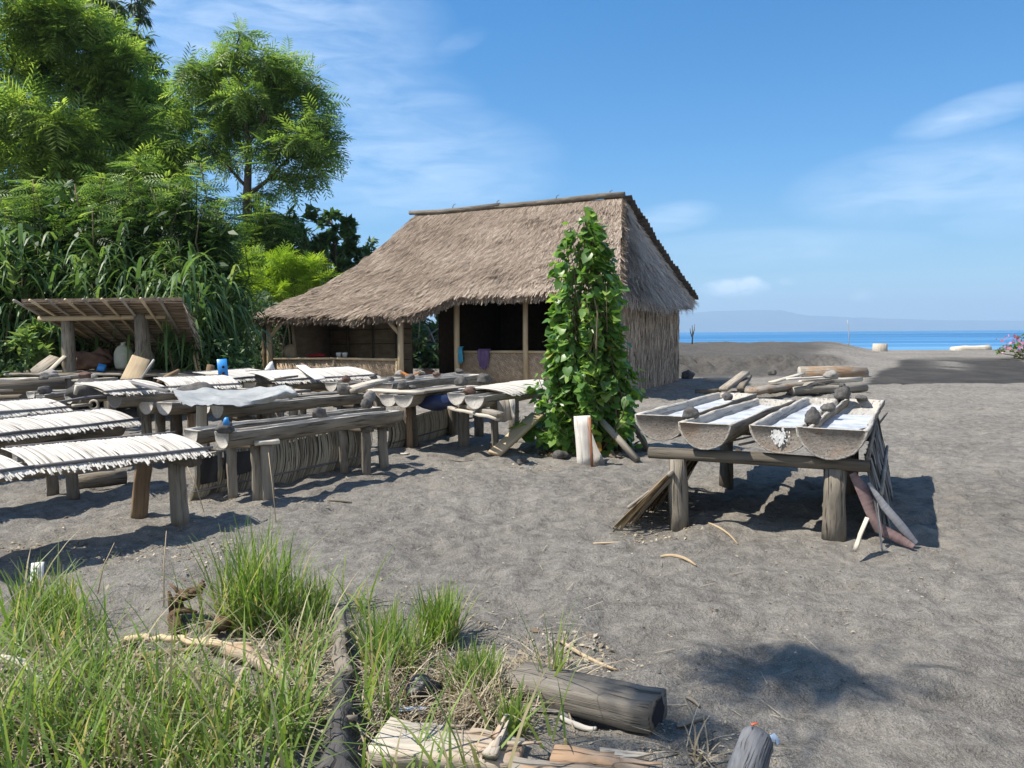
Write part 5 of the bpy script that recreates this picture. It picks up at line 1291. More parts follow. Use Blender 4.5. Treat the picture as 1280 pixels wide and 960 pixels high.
for (p0, p1, z, w, mt, lb) in (((965, 478), (1003, 467), .34, .16, 'pale_wood', 'pale plank slanting over the left of the pile'), ((985, 474), (1035, 471), .40, .12, 'white_board', 'whitish plank on top of the pile'), ((1005, 476), (1036, 474), .42, .10, 'grey_wood', 'narrow grey plank on top of the pile')):
    a = at(*p0, z); b = at(*p1, z); mb = MB(); mb.bar(a, b, w, .04, seg=4); tag(mb.build('plank', M[mt], base=tuple(a)), lb, 'plank')
rock(965, 469, .42, .24, 'grey stone on the left of the log pile', seed=2, sz=.18, group='stones on the log pile'); rock(1039, 474, .40, .34, 'rounded grey stone on the right of the log pile', 'stone_pale', seed=0, sz=.26, group='stones on the log pile'); rock(1053, 484, .2, .14, 'small stone on the lower grey log of the pile', seed=3, sz=.13, group='stones on the log pile')
for (p0, p1, z0, z1, w, mt, lb) in (((904, 487), (932, 466), .10, .42, .22, 'grey_wood', 'broad grey plank slanting up left of the log pile, pale top edge'), ((925, 486), (936, 470), .12, .30, .16, 'dark_wood', 'dark plank stub beside the broad slanting one'), ((880, 474), (916, 474), .08, .10, .14, 'pale_wood', 'pale plank lying on the shaded sand behind the right table'), ((870, 489.5), (900, 488.5), .05, .06, .12, 'dark_wood', 'dark plank lying on the shaded sand nearest the right table')):
    a = at(*p0, z0); b = at(*p1, z1); mb = MB(); mb.bar(a, b, w, .10, seg=4); tag(mb.build('plank', M[mt], base=tuple(a)), lb, 'plank')
# thick pale trunk lying behind the pile
yb = 24.2; a = atd(999, 468, yb); b = atd(1083, 470, yb - .2); mb = MB(); mb.tube([Vector((a.x, yb, .14)), Vector(((a.x+b.x)/2, yb - .1, .16)), Vector((b.x, yb - .2, .12))], [.24, .24, .22], 16, rough=.03, capmi=1); tag(mb.build('log', [M['drift'], M['trough_end_white']], base=(a.x, yb, 0)), 'thick pale trunk lying behind the log pile', 'log', 'logs stacked beyond the right table')
rock(860, 468, 0, .45, 'black rock by the corner of the hut grass wall', seed=1, sz=.34, group='stones on the sand', p=on(atd(860, 470, 24.6)))
# on the berm: stump, squared log, sticks in the sand
s = on(Vector(((1100-640)/F_PX*38, 38, 0))); s.z = atd(1100, 438.5, 38).z; mb = MB(); mb.tube([s + Vector((0, 0, -.3)), s + Vector((0, 0, .02)), s + Vector((0, 0, .36))], [.34, .34, .33], 16, rough=.02, capmi=1); tag(mb.build('stump', [M['pale_wood'], M['trough_end_white']], base=tuple(s)), 'round pale stump standing on the berm before the sea', 'stump')
a = atd(1190, 437.5, 39); b = atd(1236, 436.5, 39); mb = MB(); mb.bar(a + Vector((0, 0, -.02)), b, .5, .40, seg=5, jit=.02, bev=.25); tag(mb.build('square_log', M['pale_wood'], base=tuple(a)), 'squared pale log lying on the berm right of the stump', 'log')
s = atd(1061, 432, 37); mb = MB(); mb.tube([s + Vector((0, 0, -.3)), s + Vector((.0, 0, .5)), s + Vector((-.06, 0, 1.0)), s + Vector((-.10, 0, 1.22))], [.018, .016, .014, .01], 6); tag(mb.build('thin_stake', M['white_board'], base=tuple(s)), 'thin white stake standing on the mound against the sea', 'stake')
s = atd(865, 431, 37); mb = MB(); mb.tube([s + Vector((0, 0, -.2)), s + Vector((.02, 0, .45)), s + Vector((.0, 0, .95))], [.04, .03, .012], 6); mb.tube([s + Vector((.02, 0, .4)), s + Vector((.10, 0, .7)), s + Vector((.12, 0, 1.0))], [.03, .02, .01], 6); mb.tube([s + Vector((.02, 0, .3)), s + Vector((-.08, 0, .6)), s + Vector((-.1, 0, .8))], [.025, .02, .01], 6); tag(mb.build('dead_branch', M['dark_wood'], base=tuple(s)), 'forked dead branch stuck in the mound beside the hut wall', 'branch')
# ---- open shed with a tilted mat roof
fA, fB = atd(29, 378, 13.7), atd(226, 376, 13.3); bA, bB = atd(112, 429, 16.3), atd(247, 440, 15.4)
c = (fA + fB + bA + bB) / 4; shed = thing('mat_roof_shed', 'open shed with a back-sloping roof of old mats on round log posts', 'shed', (c.x, c.y, 0))
def sp_(u, v): return (fA.lerp(fB, u)).lerp(bA.lerp(bB, u), v)
rows = [[sp_(u, v) + Vector((0, 0, .01 * mnoise.noise(Vector((u * 9, v * 9, 1))))) for u in np.linspace(-.01, 1.01, 30)] for v in np.linspace(0, 1.02, 18)]
mb = MB(); mb.grid([[p + Vector((0, 0, .06)) for p in r] for r in rows]); mb.grid([r[::-1] for r in rows]); mb.grid([rows[0], [p + Vector((0, 0, .06)) for p in rows[0]]]); mb.grid([rows[-1][::-1], [p + Vector((0, 0, .06)) for p in rows[-1]][::-1]])
for k in (0, -1): mb.grid([[r[k] for r in rows], [r[k] + Vector((0, 0, .06)) for r in rows]])
rf = mb.build('roof', M['thatch_base'], shed)
# mat slats across the underside
vs = MB()
for i in range(46):
    v = (i + .5) / 46; a = sp_(0, v) - Vector((0, 0, .012)); b = sp_(1.01, v) - Vector((0, 0, .012)); vs.bar(a, b, .035, .012, seg=8, jit=.006, rnd=random.random())
vs.build('slats', M['slat'], rf)
for i, u in enumerate((.04, .14, .245, .36, .47, .585, .70, .82, .93)):
    mb = MB(); a = sp_(u - .05, -.10) - Vector((0, 0, .05)); b = sp_(u + .02, 1.0) - Vector((0, 0, .05)); mb.tube([a, a.lerp(b, .5), b], [.024, .024, .018], 7); mb.build('rafter', M['bamboo' if i % 2 else 'grey_wood'], rf)
n = 350; P = []; D = []
for i in range(n):
    v = random.choice((0, 1)) ; u = random.random()
    if v: P.append(tuple(sp_(u, 1.0) + Vector((0, 0, .03)))); D.append((random.gauss(0, .3), .4, -.8))
    else: P.append(tuple(sp_(1.0, u) + Vector((0, 0, .03)))); D.append((.5, random.gauss(0, .3), -.7))
leaf_obj('straw', [scatter(*STRAW, np.array(P), basis(np.array(D), RNG.normal(size=(n, 3))), np.stack([RNG.uniform(.1, .35, n), np.ones(n)*.4, np.ones(n)*.2], 1), RNG.random(n))], M['thatch'], rf)
pf0, pf1 = sp_(.0, .40), sp_(.0, .40)
for px, r, z1 in ((87, .115, 395), (179, .125, 393)):
    p = atd(px, 470, 14.3 if px < 100 else 14.0); t = atd(px, z1, p.y); mb = MB(); post_on(mb, p, t.z + .03, r, 12); mb.build('post', M['pole_grey'], shed)
for px, yy in ((133, 16.4), (221, 15.6)):
    p = atd(px, 470, yy); mb = MB(); post_on(mb, p, 1.30, .06, 9); mb.build('post', M['pole_grey'], shed)
mb = MB(); a = atd(49, 398.5, 14.25); b = atd(208, 395.5, 13.95); mb.tube([a, a.lerp(b, .5), b], [.05, .05, .045], 9); mb.build('beam', M['bamboo'], shed)
mb = MB(); a = atd(110, 429, 16.25); b = atd(243, 440, 15.5); mb.tube([a, b], [.05, .05], 9); mb.build('beam', M['bamboo'], shed)
for i, (x0, x1) in enumerate(((236, 255), (242, 258))):
    mb = MB(); a = atd(x0, 412 + i * 8, 15.0); b = on(atd(x1, 476, 14.6)); mb.tube([a, b], [.022, .026], 7); mb.build('prop_pole', M['bamboo'], shed)
# platform of boards in the shed with its load
root = thing('plank_table', 'dark board platform inside the mat-roofed shed', 'table', on(atd(130, 470, 14.5)))
for k, y in enumerate((13.6, 14.0, 14.45, 14.9, 15.3)):
    a = atd(15 + k * 6, 463, y); b = atd(248 - k, 463, y); mb = MB(); mb.bar(Vector((a.x, y, .84)), Vector((b.x, y - .1, .80)), .36, .035, seg=8, jit=.012); mb.build('board', M['dark_wood' if k % 2 else 'grey_wood'], root)
for px in (40, 132, 194, 236):
    for y in (13.8, 15.1):
        p = atd(px, 470, y); mb = MB(); post_on(mb, p, .80, .05, 8); mb.build('leg', M['dark_wood' if px != 132 else 'new_plank'], root)
def sack(px, label, y, h, w, sd):
    p = atd(px, 458, y); z0 = .85; rows = []
    prof = [(0, .62), (.04, .86), (.15, .98), (.4, 1.0), (.65, .95), (.8, .72), (.88, .36), (.93, .20), (.97, .24), (1.0, .30)]
    for t, r in prof:
        rows.append([Vector((p.x + math.cos(a) * r * w * (1 + .05 * mnoise.noise(Vector((math.cos(a) * 2, math.sin(a) * 2 + t * 3, sd)))), p.y + math.sin(a) * r * w * .9, z0 + t * h + .02 * mnoise.noise(Vector((a, t * 4, sd))))) for a in np.linspace(0, 2*PI, 20, endpoint=False)])
    mb = MB(); mb.grid(rows, close=True); tag(mb.build('sack', M['sack'], base=(p.x, p.y, z0), smooth=True), label, 'sack', 'tied sacks in the shed')
sack(155, 'tied pale green sack in the shed, fully visible one', 14.9, .52, .175, 1); sack(180, 'tied pale green sack half behind the right shed post', 15.0, .44, .20, 4)
lumpy('cloth_heap', 'heap of brown cloth or nets on the shed platform', 'cloth heap', atd(108, 452, 14.8) + Vector((0, 0, -.02)), (.40, .28, .20), M['brown_cloth'], seg=24, amp=.25, freq=5, flat=.4, seed=4)
lumpy('cloth_heap', 'smaller reddish cloth heap left of the pale green sacks', 'cloth heap', atd(128, 449, 15.1), (.20, .2, .2), M['brown_cloth'], seg=20, amp=.25, freq=5, flat=.3, seed=8)
b0 = atd(125, 459, 14.1); mb = MB(); mb.bar(Vector((b0.x, b0.y, .85)), Vector((b0.x + .02, b0.y + .06, .97)), .13, .06, up=(.2, -1, .3), seg=2, jit=.001); tag(mb.build('blue_box', M['blue_plastic'], base=(b0.x, b0.y, .85)), 'small dull blue box on the shed platform in front of the cloth heap', 'box')
b0 = atd(52, 456, 14.0); root = thing('leaning_boards', 'two grey boards propped at a slant at the left end of the shed', 'boards', (b0.x, 14.0, .85))
mb = MB(); mb.bar(Vector((b0.x - .08, 13.9, .84)), Vector((b0.x + .08, 14.3, 1.12)), .24, .03, up=(0, -1, .8), seg=2); mb.build('board', M['grey_wood'], root); mb = MB(); mb.bar(Vector((b0.x + .16, 13.9, .84)), Vector((b0.x + .32, 14.2, 1.13)), .08, .03, up=(0, -1, .8), seg=2); mb.build('board', M['pale_wood'], root)
# ------------------------------------------------------------------ trees and shrubs
def limb(mb, a, b, r0_, r1_, n=5, wig=.06, sides=8):
    a = Vector(a); b = Vector(b); L = (b - a).length; pts = []; rr = []
    for i in range(n + 1):
        t = i / n; k = 1 if 0 < i < n else 0
        pts.append(a.lerp(b, t) + Vector((random.gauss(0, 1), random.gauss(0, 1), random.gauss(0, .6))) * wig * L * k + Vector((0, 0, L * .06 * math.sin(t * PI)))); rr.append(r0_ + (r1_ - r0_) * t)
    mb.tube(pts, rr, sides, rough=.05); return pts
def tree(name, label, base, trunks, clumps, mat, tmpl, size, dens, up=.15, droop=0.0, group=None, rlo=0, rhi=1, twigs=True, shell=.45):
    """trunks: list of point lists with radii; clumps: (centre, radius (3,), n)"""
    base = Vector(base); root = thing(name, label, 'tree', base, group)
    mb = MB(); forks = []
    for pts, rr in trunks:
        mb.tube(pts, rr, 10, rough=.05); forks += [Vector(p) for p in pts[1:]]
    V = []
    for (c, r, n) in clumps:
        c = Vector(c); f = min(forks, key=lambda p: (p - c).length + max(0, p.z - c.z) * 1.5)
        rm = max(r)
        limb(mb, f, c, .022 * (c - f).length ** .5 + .02, .02, 5, .05, 6)
        for _ in range(3 if twigs else 0):
            d = Vector(tuple(rand_dirs(1)[0])); limb(mb, c, c + Vector((d.x * r[0], d.y * r[1], abs(d.z) * r[2] * .8)) * .8, .018, .006, 3, .08, 5)
        # break the clump into a handful of sprays
        k = max(4, int(n / 55))
        for _ in range(k):
            d = Vector(tuple(rand_dirs(1)[0])); q = random.uniform(.25, 1.0)
            cc = c + Vector((d.x * r[0], d.y * r[1], d.z * r[2])) * q
            s = random.uniform(.22, .38)
            V.append(clump(cc, (r[0]*s, r[1]*s, r[2]*s*.62), int(n / k), tmpl, size, up, droop, shell=.2, rlo=rlo, rhi=rhi))
    mb.build('trunk', M['tree_bark'], root)
    leaf_obj('crown', V, M[mat], root)
    return root
def PXC(px, py, rpx, depth, n, squash=.8, dj=1.0):
    p = atd(px, py, depth + random.uniform(-dj, dj)); r = rpx * depth / F_PX
    return (tuple(p), (r, r * 1.1, r * squash), n)
# the round-crowned tree against the sky
D1 = 31.0
b = on(atd(313, 460, D1)); P_ = lambda px, py, d=D1: atd(px, py, d)
tr = [([b, P_(311, 330), P_(309, 245), P_(311, 195), P_(309, 165)], [.26, .22, .17, .13, .10]), ([P_(309, 245), P_(335, 225, D1 - .4), P_(362, 196, D1 - .8)], [.10, .07, .04]), ([P_(311, 200), P_(292, 165, D1 + .3), P_(280, 120)], [.09, .07, .04]),
      ([P_(310, 180), P_(330, 150, D1 - .5), P_(336, 110)], [.08, .06, .03]), ([P_(309, 235), P_(282, 205), P_(255, 180)], [.07, .05, .03]), ([P_(309, 165), P_(302, 120), P_(297, 80)], [.08, .05, .03])]
cl = [(297, 62, 24, 260), (272, 92, 26, 300), (322, 88, 28, 320), (360, 88, 26, 300), (380, 112, 22, 220), (392, 150, 26, 300), (352, 136, 30, 360), (308, 120, 26, 280), (262, 132, 28, 320), (398, 184, 18, 180), (374, 182, 24, 260), (388, 222, 16, 130), (366, 228, 12, 90),
      (240, 84, 14, 110), (236, 108, 18, 160), (276, 168, 24, 260), (232, 150, 26, 280), (248, 186, 24, 260), (345, 205, 14, 120), (350, 168, 20, 200), (330, 240, 12, 80), (222, 190, 26, 260), (300, 42, 10, 80), (345, 76, 16, 150), (408, 172, 10, 80), (290, 200, 14, 100), (318, 150, 26, 240), (336, 182, 20, 180), (286, 140, 22, 200), (395, 120, 16, 140), (402, 200, 14, 110), (352, 112, 22, 200)]
tree('feathery_tree', 'tall round-crowned feathery tree standing alone against the sky left of the hut', b, tr, [PXC(x, y, r, D1, int(n * .50), .72) for x, y, r, n in cl], 'leaf_tree', FROND, .80, 1, up=.0, droop=.22, group='trees behind the shed')
# the big spreading tree at the left edge
D2 = 34.0
b = on(atd(112, 460, D2)); P_ = lambda px, py, d=D2: atd(px, py, d)
tr = [([b, P_(118, 300), P_(120, 200), P_(121, 130), P_(112, 70), P_(100, 10)], [.40, .34, .26, .2, .13, .07]), ([P_(120, 210), P_(75, 180, D2 - 1), P_(40, 150, D2 - 1.5), P_(10, 100, D2 - 1)], [.2, .16, .12, .06]), ([P_(120, 190), P_(160, 165, D2 - 1), P_(205, 130, D2 - 1.2)], [.14, .09, .04]),
      ([P_(120, 230), P_(60, 240, D2 - 1.5), P_(-20, 230, D2 - 1)], [.14, .1, .05]), ([P_(121, 140), P_(80, 90, D2 + .5), P_(50, 30, D2)], [.14, .09, .04]), ([P_(118, 270), P_(180, 240, D2 - 1.5), P_(215, 205, D2 - 1.5)], [.10, .07, .04])]
cl = [(10, 20, 48, 520), (70, 22, 46, 520), (118, 40, 34, 340), (-30, 70, 50, 420), (38, 84, 48, 560), (92, 92, 42, 480), (134, 92, 36, 400), (8, 140, 46, 480), (62, 146, 46, 520), (112, 150, 42, 480), (156, 134, 38, 440), (184, 118, 28, 280), (206, 138, 24, 220), (178, 168, 36, 420), (210, 178, 24, 240),
      (30, 196, 46, 480), (88, 205, 44, 480), (140, 206, 40, 440), (184, 214, 34, 360), (-40, 170, 46, 360), (-30, 240, 46, 340), (40, 246, 40, 380), (100, 252, 36, 340), (160, 250, 34, 320), (214, 224, 26, 240), (60, -25, 46, 300), (0, -40, 46, 260), (150, 70, 22, 200)]
tree('spreading_tree', 'huge spreading tree filling the top left corner, sunlit on its outer leaves', b, tr, [PXC(x, y, r, D2 - 1, int(n * .82), .6, 2.6) for x, y, r, n in cl], 'leaf_tree2', FROND, .98, 1, up=.05, droop=.15, group='trees behind the shed')
# the looser grey-green tree behind them
D3 = 41
b = on(atd(150, 460, D3)); P_ = lambda px, py, d=D3: atd(px, py, d)
tr = [([b, P_(146, 200), P_(140, 80), P_(128, -20)], [.34, .26, .18, .08]), ([P_(142, 110), P_(165, 60), P_(176, 20)], [.12, .08, .04]), ([P_(144, 150), P_(175, 110), P_(190, 80)], [.1, .06, .03])]
cl = [(132, 4, 30, 420), (158, 22, 22, 300), (172, 44, 18, 240), (186, 68, 14, 180), (150, 52, 18, 220), (178, 92, 14, 150), (100, -20, 34, 380), (150, 88, 20, 200), (194, 84, 9, 90), (165, -8, 16, 160), (196, 108, 10, 90)]
tree('drooping_tree', 'taller grey-green tree with drooping fine leaves peeking out behind the spreading one', b, tr, [PXC(x, y, r, D3, n, .9) for x, y, r, n in cl], 'leaf_euca', LEAFLONG, .55, 1, up=-.2, droop=.6, group='trees behind the shed')
# round-leaved dark tree behind the hut roof
D4 = 34
b = on(atd(425, 460, D4)); P_ = lambda px, py, d=D4: atd(px, py, d)
tr = [([b, P_(424, 380), P_(420, 320), P_(415, 280)], [.16, .13, .09, .05])]
cl = [(412, 274, 13, 170), (392, 270, 9, 90), (428, 290, 16, 220), (404, 300, 17, 240), (446, 306, 13, 170), (424, 320, 20, 300), (455, 318, 9, 100), (388, 310, 16, 200), (440, 340, 20, 280), (405, 335, 20, 260), (460, 330, 8, 70), (420, 360, 24, 260)]
tree('round_leaved_tree', 'small dark tree with rounded leaves just above the left slope of the hut roof', b, tr, [PXC(x, y, r, D4, n, .85) for x, y, r, n in cl], 'leaf_dark', t_leafq(.7, .1), .34, 1, up=.2, group='trees behind the shed')
# leggy shrubs with tiers of feathery leaves and bright tips
def plume(px, ytop, depth, hw, n, label, lo=0, hi=.75, tip=True, mat='leaf_shrub', size=.42, grp='tall shrubs behind the shed', name='plumed_shrub'):
    top = atd(px, ytop, depth); b = on(Vector((top.x + random.uniform(-.3, .3), depth, 0)))
    KD = max(1.0, depth / 17.8); size = size * KD
    root = thing(name, label, 'shrub', b, grp); mb = MB(); V = []
    H_ = top.z; ns = 5; tops = []
    for i in range(ns):
        t = Vector((top.x + random.uniform(-1, 1) * hw * (0 if i == 0 else 1), depth + random.uniform(-.6, .6), H_ * (1 if i == 0 else random.uniform(.72, .97))))
        tops.append(t); limb(mb, b, t, .04, .012, 4, .03, 6)
        m = int(n / ns * (1.5 if i == 0 else .9))
        tt = RNG.uniform(.18, 1, m) ** .75
        P = np.array(tuple(b))[None] * (1 - tt[:, None]) + np.array(tuple(t))[None] * tt[:, None]
        ang = RNG.uniform(0, 2*PI, m); rad = (.10 + (1 - tt) * .55) * KD
        fw = np.stack([np.cos(ang), np.sin(ang), RNG.uniform(-.15, .35, m)], 1)
        P += fw * rad[:, None] * RNG.random(m)[:, None]
        tipk = np.clip((tt - .80) / .2, 0, 1) if tip else 0
        rn = np.clip(RNG.beta(2, 3, m) * (hi - lo) + lo + tipk * .45, 0, 1)
        V.append(scatter(*FROND, P, basis(fw, np.tile([0, -.35, 1.0], (m, 1)) + RNG.normal(size=(m, 3)) * .5), size * RNG.uniform(.7, 1.35, m), rn))
    if tip:                                        # brighter yellow-green crown of each leader
        for t_ in tops[:2]:
            m = 34; q = RNG.random(m); ang = RNG.uniform(0, 2*PI, m)
            P = np.array(tuple(t_))[None] + np.stack([RNG.normal(size=m) * .03, RNG.normal(size=m) * .03, .06 - q * .95 * KD], 1)
            fw = np.stack([np.cos(ang), np.sin(ang), .55 - .9 * q + RNG.normal(size=m) * .12], 1)
            V.append(scatter(*FROND_S, P, basis(fw, np.tile([0, -.25, 1.0], (m, 1)) + RNG.normal(size=(m, 3)) * .35), (.22 + .26 * q) * KD * RNG.uniform(.85, 1.2, m), np.clip(1.02 - .42 * q + RNG.normal(size=m) * .08, 0, 1)))
    mb.build('stem', M['stem'], root); leaf_obj('foliage', V, M[mat], root); return root
for (px, yt, d, hw, n, lb) in [
    (170, 196, 18.6, .55, 420, 'tallest plumed shrub, its yellow-green tip high above the shed roof'), (118, 256, 17.6, .4, 300, 'plumed shrub with a big pale tip standing forward left of centre behind the shed'),
    (160, 226, 18.2, .5, 380, 'plumed shrub just below the tallest tip'), (192, 225, 18.3, .45, 340, 'plumed shrub right of the tallest one, second bright tip'), (220, 226, 18.5, .45, 340, 'plumed shrub in the middle of the bright row'),
    (245, 224, 18.4, .5, 380, 'broadest bright-tipped shrub in the row behind the shed'), (256, 208, 19.2, .35, 320, 'slender plumed shrub behind the broadest bright one'), (308, 240, 30, .7, 380, 'plumed shrub below the trunk of the round-crowned tree'),
    (276, 258, 18.9, .4, 360, 'dull-tipped shrub left of the round-crowned trunk'), (75, 232, 18.8, .5, 380, 'plumed shrub with small bright tips above the left shed post'), (42, 224, 19.2, .5, 360, 'plumed shrub near the left edge with one bright tip'), (14, 252, 18.2, .4, 300, 'plumed shrub at the left edge above the cane grass'),
    (128, 216, 19.4, .5, 360, 'shrub with a small bright tip under the big tree'), (-20, 240, 19, .6, 320, 'plumed shrub cut by the left edge of the photo'), (335, 258, 30.3, .9, 420, 'dark plumed shrub at the right end of the row'), (290, 250, 31, .9, 420, 'distant plumed shrub in the gap left of the round-crowned trunk'), (358, 272, 31.5, 1.0, 420, 'distant plumed shrub between the lime bush and the dark round-leaved tree'), (322, 280, 30.8, .9, 380, 'distant plumed shrub just behind the lime bush'), (98, 262, 18.9, .6, 380, 'dark plumed shrub filling the gap left of the forward pale tip'), (205, 258, 18.9, .7, 420, 'dark dense shrub below the bright row')]:
    plume(px, yt, 16.9 + (d - 17.6) * .42 if d < 25 else d, hw, n, lb, lo=0, hi=.70)
# lime bush
def bush(name, label, cl, mat, tmpl, size, depth, cat='shrub', grp=None, rlo=0, rhi=1, up=.3, basepx=None):
    cs = [PXC(x, y, r, depth, n, .8, .5) for x, y, r, n in cl]
    cx = sum(c[0][0] for c in cs) / len(cs); b = on(Vector((cx if basepx is None else atd(basepx, 460, depth).x, depth, 0)))
    root = thing(name, label, cat, b, grp); mb = MB(); V = []
    for c, r, n in cs:
        limb(mb, b + Vector((random.gauss(0, .1), random.gauss(0, .1), 0)), c, .03, .01, 4, .04, 6)
        k = max(3, int(n / 40))
        for _ in range(k):
            d = Vector(tuple(rand_dirs(1)[0])); q = random.uniform(.2, .95); cc = Vector(c) + Vector((d.x*r[0], d.y*r[1], d.z*r[2])) * q
            V.append(clump(cc, (r[0]*.42, r[1]*.42, r[2]*.34), int(n / k), tmpl, size, up, shell=.2, rlo=rlo, rhi=rhi))
    mb.build('stem', M['stem'], root); leaf_obj('foliage', V, M[mat], root); return root
bush('lime_bush', 'bright yellow-green feathery bush at the left corner of the hut roof', [(322, 326, 13, 130), (350, 332, 16, 190), (372, 338, 14, 170), (388, 330, 8, 70), (325, 362, 12, 130), (338, 378, 12, 120), (352, 365, 12, 110), (385, 355, 10, 90), (402, 348, 7, 50), (310, 345, 10, 80), (338, 350, 12, 100)], 'leaf_lime', FROND_S, .46, 27.6, grp='bushes beside the shed', rlo=.15)
bush('leafy_sapling', 'pale broad-leaved sapling left of the shed', [(45, 412, 12, 60), (32, 428, 14, 70), (55, 432, 12, 60), (44, 446, 14, 70), (62, 418, 8, 30)], 'leaf_cane', t_leafq(.45, .15), .24, 15.2, grp='bushes beside the shed', rlo=.45)
bush('leafy_sapling', 'pale large-leaved sapling showing above the left part of the shed roof', [(55, 372, 12, 50), (75, 370, 12, 55), (92, 372, 9, 35), (60, 360, 8, 25)], 'leaf_cane', t_leafq(.5, .15), .28, 17.0, grp='bushes beside the shed', rlo=.6)
bush('leafy_sapling', 'pale large-leaved sapling among the cane grass above the middle of the shed roof', [(118, 345, 10, 40), (112, 330, 7, 22), (125, 358, 9, 34)], 'leaf_cane', t_leafq(.5, .15), .28, 16.6, grp='bushes beside the shed', rlo=.6)
# cane grass: tall arching blades
def cane(px, ytop, depth, spread, n, label, hi=1.0, lo=0., grp='clumps of tall cane grass behind the shed', wid=.072):
    H_ = atd(px, ytop, depth).z; x0 = atd(px, 460, depth).x; b = on(Vector((x0, depth, 0)))
    vs = []; fs = []; rn = []
    root = thing('cane_grass', label, 'tall grass', b, grp); mb = MB()
    for s in range(max(8, n // 26)):
        sx = x0 + random.gauss(0, spread * .45); sy = depth + random.gauss(0, .5); h = H_ * random.uniform(.55, .93)
        tx = sx + random.gauss(0, .25); ty = sy + random.uniform(-.5, .2); base = Vector((sx, sy, gz(sx, sy)))
        mb.tube([base, Vector((sx * .5 + tx * .5, sy, h * .55)), Vector((tx, ty, h))], [.02, .017, .008], 5)
        for k in range(26):
            t = random.uniform(.15, 1.0) ** .7; p = base.lerp(Vector((tx, ty, h)), t); a = random.uniform(0, 2*PI)
            L = random.uniform(.8, 1.6) * (.7 + .3 * H_ / 3.5); out_ = Vector((math.cos(a), math.sin(a), 0)); r = min(1, max(0, random.betavariate(2, 2.4) * (hi - lo) + lo)); o = len(vs); sd = Vector((-out_.y, out_.x, 0)); m = 6; w = wid * random.uniform(.6, 1.1)
            rise = random.uniform(.35, .75); dr = random.uniform(.55, 1.15)
            for i in range(m + 1):
                q = i / m; pos = p + out_ * (L * .62 * q ** .9) + Vector((0, 0, L * (rise * q * 1.6 - dr * q * q * 1.25))); k_ = w * (1 - q ** 2.2) * .5 + .003
                vs += [pos - sd * k_, pos + sd * k_]; rn += [r, r]
            for i in range(m): fs.append((o + 2*i, o + 2*i + 2, o + 2*i + 3, o + 2*i + 1))
    mb.build('stem', M['stem'], root)
    V = np.array([tuple(v) for v in vs]); make_obj('blades', V, np.array(fs), M['leaf_cane'], V, np.array(rn), None, root); return root
for (px, yt, d, sp, n, lb) in [(22, 268, 16.4, .75, 900, 'cane grass clump at the left edge, left of the shed'), (60, 300, 17.0, .6, 500, 'cane grass just right of the left-edge clump'), (150, 300, 16.8, .8, 850, 'cane grass arching over the middle of the shed roof'), (208, 278, 17.0, .9, 1100, 'tallest wide clump of cane grass above the right part of the shed'),
    (250, 305, 16.4, .7, 850, 'cane grass hanging down right of the shed roof'), (262, 335, 16.0, .45, 500, 'lower cane grass between the shed and the hut'), (345, 268, 32, .9, 700, 'cane grass behind the lime bush'), (385, 272, 32.5, .9, 700, 'cane grass rising behind the left slope of the hut roof'), (425, 300, 33, .8, 450, 'cane grass under the round-leaved tree by the hut roof'), (-40, 280, 16.5, .7, 500, 'cane grass cut by the left edge of the photo'), (100, 318, 17.4, .6, 500, 'shaded cane grass over the left shed post')]:
    cane(px, yt, d, sp, n, lb)
# undergrowth: one mass nobody could count, closing the background
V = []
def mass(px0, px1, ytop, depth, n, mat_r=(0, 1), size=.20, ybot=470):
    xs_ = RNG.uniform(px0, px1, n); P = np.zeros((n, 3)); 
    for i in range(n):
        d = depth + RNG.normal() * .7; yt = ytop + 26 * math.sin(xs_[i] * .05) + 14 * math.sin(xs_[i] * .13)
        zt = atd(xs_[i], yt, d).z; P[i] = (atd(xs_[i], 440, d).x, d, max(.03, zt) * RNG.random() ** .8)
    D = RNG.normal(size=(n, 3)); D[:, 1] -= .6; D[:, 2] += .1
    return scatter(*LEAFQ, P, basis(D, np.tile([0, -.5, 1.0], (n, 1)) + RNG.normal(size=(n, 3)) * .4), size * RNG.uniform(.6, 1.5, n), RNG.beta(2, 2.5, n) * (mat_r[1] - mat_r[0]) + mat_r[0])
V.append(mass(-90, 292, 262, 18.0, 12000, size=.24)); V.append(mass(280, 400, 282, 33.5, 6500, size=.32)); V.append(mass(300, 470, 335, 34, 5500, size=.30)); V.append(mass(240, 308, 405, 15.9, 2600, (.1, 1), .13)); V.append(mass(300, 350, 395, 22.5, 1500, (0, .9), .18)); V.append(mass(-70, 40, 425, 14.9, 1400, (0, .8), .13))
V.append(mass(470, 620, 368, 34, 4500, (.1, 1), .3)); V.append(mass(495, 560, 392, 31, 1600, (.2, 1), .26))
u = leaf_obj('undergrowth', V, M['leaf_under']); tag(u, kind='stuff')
# flowering bush at the right edge
bush('flowering_bush', 'low light-green bush with pink flowers at the right edge by the sea', [(1262, 436, 10, 120), (1280, 432, 14, 160), (1250, 441, 7, 60), (1300, 434, 16, 160), (1275, 444, 10, 80)], 'leaf_bush', t_leafq(.55, .1), .13, 30)
fb = [o for o in bpy.data.objects if o.name.startswith('flowering_bush')][0]
ps = np.array([tuple(atd(random.choice([1266, 1272, 1258, 1276, 1280, 1250, 1262]) + random.gauss(0, 4), random.uniform(421, 440), 29.6 + random.uniform(-.3, .3))) for _ in range(60)])
leaf_obj('flowers', [scatter(*t_leafq(.9, .1), ps, basis(RNG.normal(size=(60, 3)), RNG.normal(size=(60, 3))), RNG.uniform(.09, .17, 60), RNG.random(60))], M['leaf_flower'], fb)['kind'] = 'stuff'
